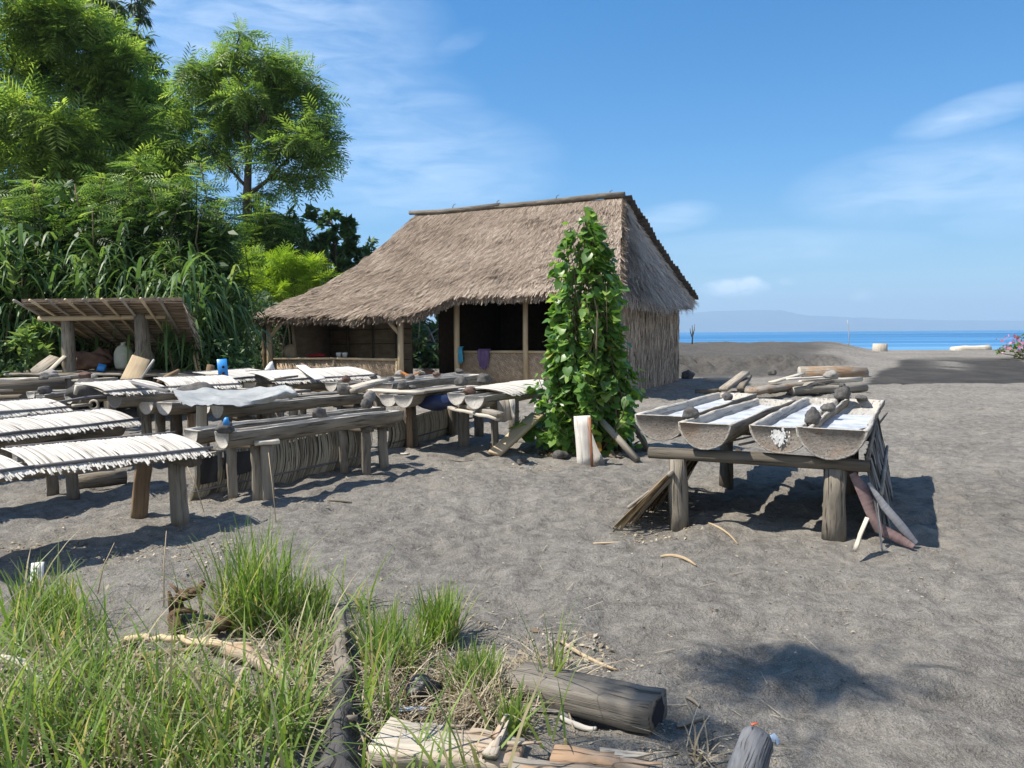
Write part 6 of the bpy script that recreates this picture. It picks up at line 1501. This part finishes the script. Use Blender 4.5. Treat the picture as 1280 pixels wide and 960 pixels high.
# ------------------------------------------------------------------ the vine-like bush before the hut
DV = 9.75
prof = [(262, 722, 738), (285, 706, 750), (312, 696, 764), (340, 690, 774), (375, 686, 780), (410, 684, 784), (440, 684, 790), (468, 672, 804), (490, 652, 824), (515, 654, 826), (540, 656, 816), (558, 686, 800), (568, 704, 784)]
b = on(atd(742, 575, DV)); root = thing('leafy_bush', 'tall column-shaped bush of heart-shaped leaves in front of the hut', 'bush', b)
P = []; Dd = []; sz = []; Up = []; sm = MB()
def vprof(y):
    k = max([j for j in range(len(prof)) if prof[j][0] <= y] or [0]); k = min(k, len(prof) - 2); f = min(1, max(0, (y - prof[k][0]) / (prof[k+1][0] - prof[k][0])))
    return prof[k][1] * (1-f) + prof[k+1][1] * f, prof[k][2] * (1-f) + prof[k+1][2] * f
for s_ in range(112):                                   # upright shoots, each leafed along its upper part
    y = 266 + 282 * random.random() ** .72 if s_ > 13 else random.uniform(262, 300); xl, xr = vprof(y); c_ = (xl + xr) / 2; hw = (xr - xl) / 2 / F_PX * DV * (.90 if y < 460 else 1.12)
    a = random.uniform(0, 2*PI); rr = hw * random.uniform(.15, 1.0) ** .6 * .95 * (.45 if s_ < 14 else 1)
    t = atd(c_, y, DV) + Vector((math.cos(a) * rr, math.sin(a) * rr, 0)); b0 = b + Vector((math.cos(a) * random.uniform(.03, .42), math.sin(a) * random.uniform(.03, .34), -.03))
    pts = limb(sm, b0, t, random.uniform(.009, .020), .004, 5, .035, 6)
    L = (t - b0).length; m = int(20 + 20 * min(1.6, L))
    for _ in range(m):
        q = 1 - .85 * random.random() ** 1.35; p = b0.lerp(t, q); yy = to_px(p)[1]
        xl2, xr2 = vprof(yy); hw2 = (xr2 - xl2) / 2 / F_PX * DV * ((.90 if yy < 460 else 1.08) + .24 * (random.random() < .12)); cc = atd((xl2 + xr2) / 2, min(yy, 590), DV)
        o2 = Vector((p.x - cc.x, p.y - cc.y, 0)); ang = math.atan2(o2.y, o2.x) + random.gauss(0, .7)
        o_ = Vector((math.cos(ang), math.sin(ang), 0)); rad = o2.length + random.uniform(.0, .22); rad = min(rad, hw2 * random.uniform(.86, 1.10))
        pp = Vector((cc.x, cc.y, p.z)) + o2.normalized() * rad if o2.length > .02 else p
        pp.y = cc.y + (pp.y - cc.y) * .74
        pp.z = max(.04, pp.z + random.gauss(0, .04)); P.append(tuple(pp)); Dd.append(tuple(o_ * random.uniform(.3, 1) + Vector((random.gauss(0, .35), random.gauss(0, .35), random.gauss(-.35, .45)))))
        Up.append(tuple(o_ * .6 + Vector((0, -.1, .9)) + Vector((random.gauss(0, .35), random.gauss(0, .35), random.gauss(0, .25))))); sz.append(random.choice((.05, .07, .09, .10, .12, .14, .155)) * random.uniform(.85, 1.1))
P = np.array(P); Dd = np.array(Dd)
leaf_obj('foliage', [scatter(*HEART, P, basis(Dd, np.array(Up)), np.array(sz), RNG.random(len(P)))], M['leaf_vine'], root)
sm.build('stem', M['stem'], root)
# dead leaves fallen round its foot
n = 150; P = np.array([(b.x + random.gauss(-.15, .5), b.y - .15 + random.gauss(0, .22), 0) for _ in range(n)])
P[:, 2] = [gz(x, y) + random.uniform(.005, .03) for x, y in P[:, :2]]
tag(leaf_obj('fallen_leaves', [scatter(*HEART, P, basis(RNG.normal(size=(n, 3)) * np.array([1, 1, .2]), np.tile([0, 0, 1.0], (n, 1)) + RNG.normal(size=(n, 3)) * .3), RNG.uniform(.03, .10, n), RNG.random(n))], M['dry_frond']), kind='stuff')
# ------------------------------------------------------------------ foreground: grass, driftwood, litter
WAY = []                                            # lying branches keep the grass open
def way(pts, r, front=.10):
    Q = [at(x, y) for x, y in pts]
    for i in range(len(Q) - 1):
        for t in np.linspace(0, 1, 8): WAY.append((*(Q[i].lerp(Q[i+1], t)).xy, r, front))
way([(424, 765), (430, 840), (428, 920), (418, 1000)], .075, .12); way([(160, 800), (318, 806)], .045, .24); way([(146, 822), (250, 812)], .03, .10); way([(262, 805), (362, 852)], .06, .22); way([(655, 880), (820, 925)], .08, .10); way([(480, 930), (640, 945)], .10, .06); way([(528, 862), (530, 862)], .06, .08); way([(222, 785), (254, 785)], .06, .12); way([(-10, 830), (70, 862)], .03, .10); way([(640, 960), (800, 962)], .09, .02)
WAYA = np.array(WAY)
def in_way(x, y):
    dx = WAYA[:, 0] - x; dy = WAYA[:, 1] - y; r = WAYA[:, 2]
    return bool((((np.abs(dx) < r) & (dy > -r) & (dy < r + WAYA[:, 3]))).any()) and random.random() < .9
def blades(n, fn, lo, hi, wid, curve, lean=.35, rlo=0., rhi=1., seg=4):
    """individually bent grass blades; fn() -> x, y, scale"""
    vs = []; fs = []; rn = []
    for _ in range(n):
        x, y, s = fn()
        if s < 1.5 and in_way(x, y): continue
        L = random.uniform(lo, hi) * s; a = random.uniform(0, 2*PI); o = len(vs); ln = abs(random.gauss(0, lean)); out_ = Vector((math.cos(a), math.sin(a), 0)); b = Vector((x, y, gz(x, y) - .01)); w = wid * random.uniform(.6, 1.25); tw = random.uniform(-.6, .6); sd = Vector((-out_.y, out_.x, 0)) * math.cos(tw) + out_ * math.sin(tw); cv = random.uniform(.2, 1) * curve; r = min(1, max(0, random.random() * (rhi - rlo) + rlo))
        for i in range(seg + 1):
            q = i / seg; p = b + out_ * (L * (ln * q + cv * q * q)) + Vector((0, 0, L * (q - .42 * (ln + cv) * q * q))); k = w * (1 - q ** 1.8) * .5 + .0006
            vs += [p - sd * k, p + sd * k]; rn += [r, r]
        for i in range(seg): fs.append((o + 2*i, o + 2*i + 2, o + 2*i + 3, o + 2*i + 1))
    V = np.array([tuple(v) for v in vs]).reshape(-1, 3); return V, np.array(fs, int).reshape(-1, 4), np.array(rn)
def px_spot(px, py, rx, ry):
    """a random ground point round a photo point"""
    a = random.uniform(0, 2*PI); r = random.random() ** .5
    p = at(px + rx * r * math.cos(a), py + ry * r * math.sin(a)); return p.x, p.y
# bed of grass in the lower left (many soft patches)
beds = [(40, 860, 90, 80, 560), (130, 900, 110, 60, 620), (40, 950, 100, 50, 420), (220, 920, 100, 60, 520), (60, 790, 70, 35, 260), (150, 830, 70, 35, 230), (300, 930, 90, 45, 360), (370, 880, 40, 60, 230), (390, 810, 25, 30, 150), (240, 800, 30, 25, 110), (460, 900, 40, 40, 130), (620, 940, 30, 20, 60), (-30, 880, 60, 80, 260), (330, 1000, 320, 45, 500), (690, 930, 30, 14, 22), (780, 945, 40, 10, 22), (440, 760, 30, 16, 60)]
V = []
for (px, py, rx, ry, n) in beds:
    V.append(blades(int(n * .44), lambda: (*px_spot(px, py, rx, ry), random.uniform(.5, 1.5)), .13, .44, .011, .42, .4))
tag(leaf_obj('grass', V, M['grass']), kind='stuff')
V = []
for (px, py, rx, ry, n) in [(250, 890, 160, 60, 520), (420, 850, 60, 50, 200), (520, 860, 60, 30, 260), (600, 880, 40, 30, 200), (100, 900, 140, 60, 320), (680, 855, 40, 25, 160), (470, 930, 60, 30, 160), (850, 940, 40, 14, 40), (200, 850, 150, 50, 400), (330, 800, 90, 30, 200), (60, 880, 110, 60, 260), (560, 900, 90, 30, 240)]:
    V.append(blades(int(n * 1.5), lambda: (*px_spot(px, py, rx, ry), 1), .06, .26, .006, .6, lean=1.3))
tag(leaf_obj('dry_grass', V, M['dead_grass']), kind='stuff')
def tuft(px, py, rx, ry, n, h, label, rlo=.12):
    c = at(px, py); o = leaf_obj('grass_tuft', [blades(n, lambda: (*px_spot(px, py, rx, ry), 1), h * .45, h, .0105, .25, .26, rlo, 1), blades(n // 4, lambda: (*px_spot(px, py, rx, ry), 1), h * .3, h * .8, .006, .5, .5, 0, .12)], M['grass'], None, (c.x, c.y, gz(c.x, c.y)))
    return tag(o, label, 'grass tuft', 'grass tufts in the foreground')
tuft(322, 778, 50, 22, 420, .62, 'tallest green grass tuft, left of the charred branch'); tuft(550, 800, 24, 14, 260, .34, 'upright dark green grass tuft right of the charred branch'); tuft(590, 860, 34, 20, 300, .25, 'yellowing grass tuft left of the square timber'); tuft(395, 770, 26, 18, 200, .34, 'grass tuft touching the upper end of the charred branch')
tuft(690, 870, 7, 4, 16, .52, 'few thin tall blades rising over the square timber'); tuft(490, 830, 40, 22, 240, .34, 'greyish sparse grass tuft between the charred branch and the dark cloth'); tuft(235, 800, 22, 14, 130, .30, 'bright grass tuft beside the burnt root'); tuft(60, 775, 40, 20, 200, .36, 'grass tuft at the left edge below the white float'); tuft(640, 925, 18, 12, 90, .26, 'small fresh tuft in front of the pale driftwood')
# a few dry seed stalks standing over the grass
for (px, py, dx, h, lb) in [(205, 760, .02, .42, 'tall thin dry stalk left of the burnt root'), (345, 655, -.05, .55, 'dry bent stalk in front of the nearest trestle'), (255, 640, -.15, .42, 'dry stalk leaning past the plank legs'), (122, 740, .1, .3, 'short dry stalk at the edge of the grass bed')]:
    a = on(at(px, py)); mb = MB(); mb.tube([a, a + Vector((dx * .4, 0, h * .55)), a + Vector((dx, .02, h))], [.004, .0035, .002], 5); tag(mb.build('dry_stalk', M['new_plank'], base=tuple(a)), lb, 'stalk')
def branch_px(name, label, cat, pts, rads, mat, n=10, rough=.09, sub=4, side=(), grp=None, z=None):
    """a crooked branch through photo points on the ground (px, py, height of its axis)"""
    P = [Vector(at(x, y, h)) for x, y, h in pts]; Q = []; R = []
    for i in range(len(P) - 1):
        for k in range(sub):
            t = k / sub; Q.append(P[i].lerp(P[i+1], t) + Vector((random.gauss(0, .006), random.gauss(0, .006), random.gauss(0, .005)))); R.append(rads[i] * (1-t) + rads[i+1] * t)
    Q.append(P[-1]); R.append(rads[-1]); mb = MB(); mb.tube(Q, R, n, rough=rough)
    for (i, d, L, r) in side:
        q = P[i]; mb.tube([q, q + Vector(d) * L * .5 + Vector((0, 0, .01)), q + Vector(d) * L], [r, r * .8, r * .4], 7, rough=.08)
    c = P[len(P)//2]; return tag(mb.build(name, M[mat], base=tuple(c), smooth=False), label, cat, grp)
M['burnt_wood'] = wood('burnt_brown_wood', (.035, .028, .022), (.20, .13, .075), .8, (18, 18, 6), bs=1.0)
M['two_tone'] = wood('half_burnt_branch', (.05, .046, .044), (.26, .23, .20), .7, (16, 16, 9), bs=1.0, stain=(.045, .042, .042))
cb_ = [(424, 762, .07), (428, 790, .075), (425, 812, .07), (431, 836, .07), (427, 858, .075), (430, 880, .08), (426, 908, .08), (424, 935, .075), (417, 965, .07), (414, 1000, .07)]
cr_ = [.026, .034, .032, .038, .034, .042, .044, .046, .054, .058]; Q = []; R = []
P = [Vector(at(*c_)) for c_ in cb_]
for i_ in range(len(P) - 1):
    for k in range(4): Q.append(P[i_].lerp(P[i_+1], k / 4) + Vector((random.gauss(0, .006), random.gauss(0, .006), random.gauss(0, .005)))); R.append((cr_[i_] * (1 - k/4) + cr_[i_+1] * k/4) * random.uniform(.9, 1.1))
mb = MB(); mb.tube(Q[:15], R[:15], 12, 0, rough=.10); mb.tube(Q[14:], R[14:], 12, 1, rough=.12)
for (i_, d_, L_b, r_b) in ((5, (.75, .3, .45), .13, .016), (13, (-.7, .2, .3), .07, .014), (24, (.8, .1, .35), .08, .018)):
    mb.tube([Q[i_], Q[i_] + Vector(d_) * L_b * .5 + Vector((0, 0, .01)), Q[i_] + Vector(d_) * L_b], [r_b, r_b * .8, r_b * .45], 7, 0, rough=.08)
tag(mb.build('charred_branch', [M['pole_grey'], M['char']], base=tuple(Q[12])), 'thick charred branch running from the grass to the bottom edge, paler at its far end', 'branch')
branch_px('dry_branch', 'tan crooked branch lying across the grass bed, upper one', 'branch', [(160, 800, .05), (200, 797, .06), (250, 803, .06), (290, 808, .05), (318, 803, .04)], [.016, .017, .019, .018, .010], 'new_plank', 9, .07, side=[(2, (.5, .5, .1), .12, .010)])
branch_px('dry_branch', 'tan straight branch lying below the crooked one in the grass bed', 'branch', [(146, 822, .04), (190, 818, .05), (250, 812, .04)], [.016, .016, .013], 'brown_wood', 9, .07)
branch_px('dry_branch', 'pale thick peeling branch in the middle of the grass bed', 'branch', [(262, 805, .03), (305, 820, .04), (340, 836, .04), (362, 852, .03)], [.03, .035, .03, .015], 'drift', 10, .10)
branch_px('dry_branch', 'bleached branch arching at the left edge of the grass bed', 'branch', [(-10, 822, .06), (22, 828, .08), (45, 845, .06), (70, 862, .02)], [.02, .02, .018, .012], 'pale_wood', 8, .07)
branch_px('burnt_root', 'dark gnarled burnt root standing in the grass', 'root', [(222, 792, .0), (216, 765, .06), (226, 745, .12), (248, 740, .16), (254, 726, .20)], [.026, .03, .026, .02, .010], 'burnt_wood', 9, .26, 5, side=[(1, (-.2, .1, .9), .12, .018), (2, (.8, .0, .35), .12, .02), (1, (.9, -.3, .1), .16, .02), (2, (-.7, .2, .6), .10, .012)])
branch_px('burnt_root', 'brown root knob lying right of the burnt root', 'root', [(262, 790, .03), (280, 780, .06), (292, 770, .04)], [.026, .03, .016], 'burnt_wood', 9, .26, 5)
rock(160, 800, .0, .10, 'rounded brown stone half hidden in the grass bed', 'stone_brown', seed=0, sz=.11, group='stones on the sand', p=on(at(160, 812)))
# white float
f_ = on(at(45, 728)); root = thing('white_float', 'white rounded plastic piece with a dark line, standing at the edge of the shadow', 'float', f_)
mb = MB(); mb.bar(f_ + Vector((0, 0, -.01)), f_ + Vector((-.02, .06, .13)), .075, .02, up=(.1, -1, .4), seg=4, jit=.001, bev=.4); mb.build('shell', M['white_paint'], root)
mb = MB(); mb.tube([f_ + Vector((.002, -.012, .02)), f_ + Vector((-.006, .018, .075)), f_ + Vector((-.014, .036, .115))], [.003, .003, .003], 5); mb.build('cord', M['dark_hole'], root)
M['old_timber'] = wood('old_grey_timber', (.12, .106, .09), (.35, .315, .27), .7, (34, 34, 1.6), bs=1.0)
# squared timber
a = on(at(648, 864)); b = on(at(822, 916)); mb = MB(); mb.bar(a + Vector((0, 0, .055)), b + Vector((0, 0, .075)), .17, .105, seg=7, jit=.003, bev=.09, taper=1.06); tag(mb.build('square_timber', M['old_timber'], base=tuple(a)), 'weathered square timber half buried in the sand beside the grass', 'timber')
bd = (b - a).normalized(); e0 = b + Vector((0, 0, .075)) + bd * .002
mb = MB(); bs2 = Vector((bd.y, -bd.x, 0)); ring = [e0 + bs2 * (.066 * math.cos(t) * random.uniform(.55, 1.1)) + Vector((0, 0, .056 * math.sin(t) * random.uniform(.55, 1.1))) + bd * .004 for t in np.linspace(0, 2*PI, 12, endpoint=False)]; mb.add(ring, [tuple(range(12))]); mb.build('rotted_core', M['dark_hole'], [o for o in bpy.data.objects if o.name.startswith('square_timber')][0])
# pale driftwood blocks at the bottom
def drift_block(label, p0, p1, w, h, z, name='driftwood_log', mat='drift', taper=.7, seg=6, jit=.005):
    a = at(*p0, z); b = at(*p1, z); mb = MB(); mb.bar(a, b, w, h, seg=seg, jit=jit, bev=.16, taper=taper)
    d = (b - a).normalized(); s_ = d.cross(Vector((0, 0, 1))).normalized()
    for k in range(3):                                  # splinters standing off the grain
        t = random.uniform(.05, .8); q = a.lerp(b, t) + s_ * random.uniform(-.42, .42) * w + Vector((0, 0, h * .42)); L = random.uniform(.08, .2)
        mb.bar(q, q + d * L + Vector((0, 0, random.uniform(.0, .02))), random.uniform(.012, .03), .012, seg=3, jit=.003, taper=.3)
    return tag(mb.build(name, M[mat], base=tuple(a)), label, 'driftwood', 'pale driftwood at the bottom edge')
drift_block('broad pale driftwood slab with a rusty streak, left of the small fresh tuft', (476, 926), (652, 946), .22, .07, .05, taper=.75); drift_block('pale splintered driftwood block at the bottom edge under the square timber', (640, 976), (770, 985), .20, .07, .05, taper=.8); drift_block('upright pale splinter between the two driftwood pieces', (612, 946), (632, 912), .05, .03, .09, 'driftwood_splinter', taper=.4, seg=4)
drift_block('flat pale driftwood running along the bottom edge towards the stump log', (690, 946), (812, 960), .10, .05, .03, taper=.6)
M['slate_wood'] = wood('slate_grey_wood', (.055, .056, .060), (.24, .245, .26), .7, (20, 20, 4), bs=1.0)
# grey stump log leaning into the picture
a = at(925, 985, .05); b = at(948, 922, .13); mb = MB(); mb.tube([a, a.lerp(b, .3), a.lerp(b, .6), a.lerp(b, .9), b], [.055, .058, .056, .055, .048], 14, rough=.08, capmi=0); tag(mb.build('grey_log', M['slate_wood'], base=tuple(a)), 'dark grey log end with blue and orange scraps at the bottom edge', 'log')
c = b + Vector((.045, -.03, .0)); strip('plastic_scrap', 'pale blue plastic scrap on the end of the grey log', 'scrap', [c + Vector((-.03, -.01, .01)), c + Vector((0, 0, .02)), c + Vector((.012, .0, -.005))], .022, .003, M['pale_blue'], up=(0, -1, 1)); c = b + Vector((-.005, .0, .045)); strip('plastic_scrap', 'orange-red fleck on top of the grey log', 'scrap', [c + Vector((-.02, 0, 0)), c + Vector((0, 0, .006)), c + Vector((.004, 0, 0))], .010, .003, M['red_bit'], up=(0, 0, 1))
# black cloth lump, white scraps
o = lumpy('black_cloth', 'crumpled black cloth lying in the grass above the driftwood slab', 'cloth', at(528, 862, .05), (.075, .06, .05), M['black_cloth'], seg=20, amp=.2, freq=3, flat=.2, seed=3)
c = on(at(516, 896)); strip('plastic_scrap', 'flat pale blue-white scrap in the dry grass under the black cloth', 'scrap', [c + Vector((-.05, 0, .03)), c + Vector((0, 0, .035)), c + Vector((.05, .01, .03))], .03, .004, M['pale_blue'], up=(0, 0, 1))
# sticks on the sand
for (pts, r, mt, lb) in [(((702, 801), (735, 812), (772, 832)), .010, 'new_plank', 'flat tan palm rib pointing away from the square timber'), (((725, 821), (735, 846), (774, 869)), .007, 'pale_wood', 'pale curved stick bending beside the square timber'), (((826, 694), (848, 700), (870, 710)), .011, 'new_plank', 'tan stick on the sand in front of the left log leg'), (((742, 680), (760, 678), (778, 676)), .008, 'new_plank', 'thin tan stick left of the dry palm leaves'),
    (((882, 656), (905, 667), (922, 678)), .008, 'new_plank', 'stick half in the shadow beneath the right-hand table'), (((846, 904), (865, 898), (884, 892)), .010, 'pole_grey', 'grey stick beyond the end of the square timber'), (((858, 872), (868, 877), (874, 882)), .008, 'pole_grey', 'short grey stick on the shaded sand right of the timber'), (((560, 576), (577, 577), (590, 577)), .007, 'dark_wood', 'dark twig on the sand behind the trunk post'), (((700, 905), (730, 912), (745, 918)), .012, 'white_board', 'pale flat slat in front of the square timber'), (((640, 900), (690, 895), (720, 905)), .010, 'grey_frond', 'grey palm rib between the timber and the driftwood'), (((410, 626), (425, 627), (440, 627)), .010, 'dark_wood', 'dark twig on the sand right of the low bench'), (((500, 565), (506, 566), (512, 566)), .012, 'white_board', 'small white chip on the sand before the trunk post')]:
    q3 = [on(at(*p)) + Vector((0, 0, r)) for p in pts]; q = [q3[0] * (1-t)**2 + (q3[1] * 2 - (q3[0] + q3[2]) * .5) * 2*t*(1-t) + q3[2] * t*t for t in np.linspace(0, 1, 7)]; mb = MB(); mb.tube(q, [r * .7, r * .9, r, r, r * .95, r * .8, r * .5], 7, rough=.05); tag(mb.build('stick', M[mt], base=tuple(q[0])), lb, 'stick', 'sticks on the sand')
# small litter: bark chips and shell bits scattered over the sand
def chips(n, fn, s0, s1, mat):
    P = []; 
    for _ in range(n):
        x, y = fn(); P.append((x, y, gz(x, y) + .004))
    P = np.array(P); return scatter(*t_leafq(.5, .15), P, basis(RNG.normal(size=(n, 3)) * np.array([1, 1, .15]), np.tile([0, 0, 1.0], (n, 1)) + RNG.normal(size=(n, 3)) * .35), RNG.uniform(s0, s1, n), RNG.random(n))
L_ = [chips(260, lambda: px_spot(700, 835, 110, 50), .006, .024, 0), chips(220, lambda: px_spot(330, 640, 200, 40), .008, .035, 0), chips(260, lambda: px_spot(640, 720, 560, 130), .008, .03, 0), chips(200, lambda: px_spot(150, 690, 160, 50), .01, .05, 0), chips(240, lambda: px_spot(860, 930, 130, 40), .006, .024, 0), chips(160, lambda: px_spot(1000, 620, 300, 120), .008, .03, 0), chips(200, lambda: px_spot(560, 780, 90, 40), .008, .03, 0), chips(100, lambda: px_spot(660, 585, 40, 8), .02, .05, 0), chips(420, lambda: px_spot(150 + random.uniform(-150, 150), 690, 30, 12), .01, .045, 0), chips(260, lambda: px_spot(320, 628, 110, 10), .01, .04, 0), chips(260, lambda: px_spot(480, 590, 120, 14), .01, .04, 0), chips(420, lambda: px_spot(800, 720, 420, 150), .006, .026, 0), chips(160, lambda: px_spot(830, 665, 60, 8), .01, .04, 0), chips(200, lambda: px_spot(700, 815, 70, 26), .015, .05, 0)]
W_ = []
for _ in range(150):                               # twigs and straws lying about
    x, y = px_spot(random.choice([150, 420, 640, 700, 860, 1000]), random.choice([640, 700, 760, 840]), 220, 70); a_ = random.uniform(0, 2*PI); L0 = random.uniform(.04, .16); W_.append((x, y, a_, L0))
P_w = np.array([(x, y, gz(x, y) + .006) for x, y, a_, L0 in W_]); D_w = np.array([(math.cos(a_), math.sin(a_), random.uniform(-.06, .12)) for x, y, a_, L0 in W_]); S_w = np.array([(L0, .006 / .06 * .9, L0) for x, y, a_, L0 in W_])
L_.append(scatter(*(lambda t: (t[0], t[1]))(t_blade(1, .05, .06)), P_w, basis(D_w, np.tile([0, 0, 1.0], (len(P_w), 1))), S_w, RNG.random(len(P_w))))
tag(leaf_obj('litter', L_, M['dead_grass']), kind='stuff')
# small pebbles
n = 220; P = []
for _ in range(n):
    x, y = px_spot(640, 740, 640, 170); P.append((x, y, gz(x, y)))
ic = np.array([(1, 0, 0), (-1, 0, 0), (0, 1, 0), (0, -1, 0), (0, 0, .8), (0, 0, -.5)]); icf = np.array([(0, 2, 4), (2, 1, 4), (1, 3, 4), (3, 0, 4)])
tag(leaf_obj('pebbles', [scatter(ic, icf, np.array(P), basis(RNG.normal(size=(n, 3)) * np.array([1, 1, .1]), np.tile([0, 0, 1.0], (n, 1))), RNG.uniform(.004, .013, n), RNG.random(n))], M['stone']), kind='stuff')
# the tree behind the camera whose outer sprays shade the sand on the right
OVH = 5.2
def shade_clump(px, py, rx, ry, n, h):
    V = []
    g0 = at(px, py); 
    for _ in range(n):
        x, y = px_spot(px, py, rx, ry); V.append((x - KX * h, y - KY * h, h + random.uniform(-.3, .3)))
    P = np.array(V); return scatter(*FROND, P, basis(RNG.normal(size=(n, 3)) * np.array([1, 1, .3]), np.tile([0, 0, 1.0], (n, 1)) + RNG.normal(size=(n, 3)) * .3), RNG.uniform(.16, .30, n), RNG.random(n))
tb = Vector((-5.5, -2.2, 0)); root = thing('roadside_tree', 'tree standing behind the camera whose outer branches shade the sand', 'tree', tb)
mb = MB(); top = tb + Vector((.4, .3, 4.6)); mb.tube([tb, tb + Vector((.1, 0, 2.2)), top], [.2, .17, .12], 10, rough=.04)
V = []
for (px, py, rx, ry, n, h) in [(1015, 838, 84, 20, 80, 5.2), (980, 828, 60, 14, 30, 5.0), (1060, 846, 44, 12, 20, 5.4), (835, 890, 60, 20, 30, 5.0), (865, 945, 60, 20, 24, 5.2)]:
    V.append(shade_clump(px, py, rx, ry, n, h)); g0 = at(px, py); limb(mb, top, (g0.x - KX * h, g0.y - KY * h, h - .05), .014, .005, 6, .02, 6)
mb.build('trunk', M['tree_bark'], root); leaf_obj('crown', V, M['leaf_tree'], root)
# ------------------------------------------------------------------ render settings
SC.render.engine = 'CYCLES'
SC.cycles.use_denoising = True
try: SC.cycles.denoiser = 'OPENIMAGEDENOISE'
except Exception: pass
SC.cycles.max_bounces = 7; SC.cycles.diffuse_bounces = 3; SC.cycles.glossy_bounces = 2; SC.cycles.transmission_bounces = 4; SC.cycles.volume_bounces = 1; SC.cycles.transparent_max_bounces = 4
SC.cycles.sample_clamp_indirect = 6
SC.view_settings.view_transform = 'Standard'; SC.view_settings.look = 'None'; SC.view_settings.gamma = 1; SC.view_settings.exposure = EXPOSURE
SC.view_settings.use_curve_mapping = False
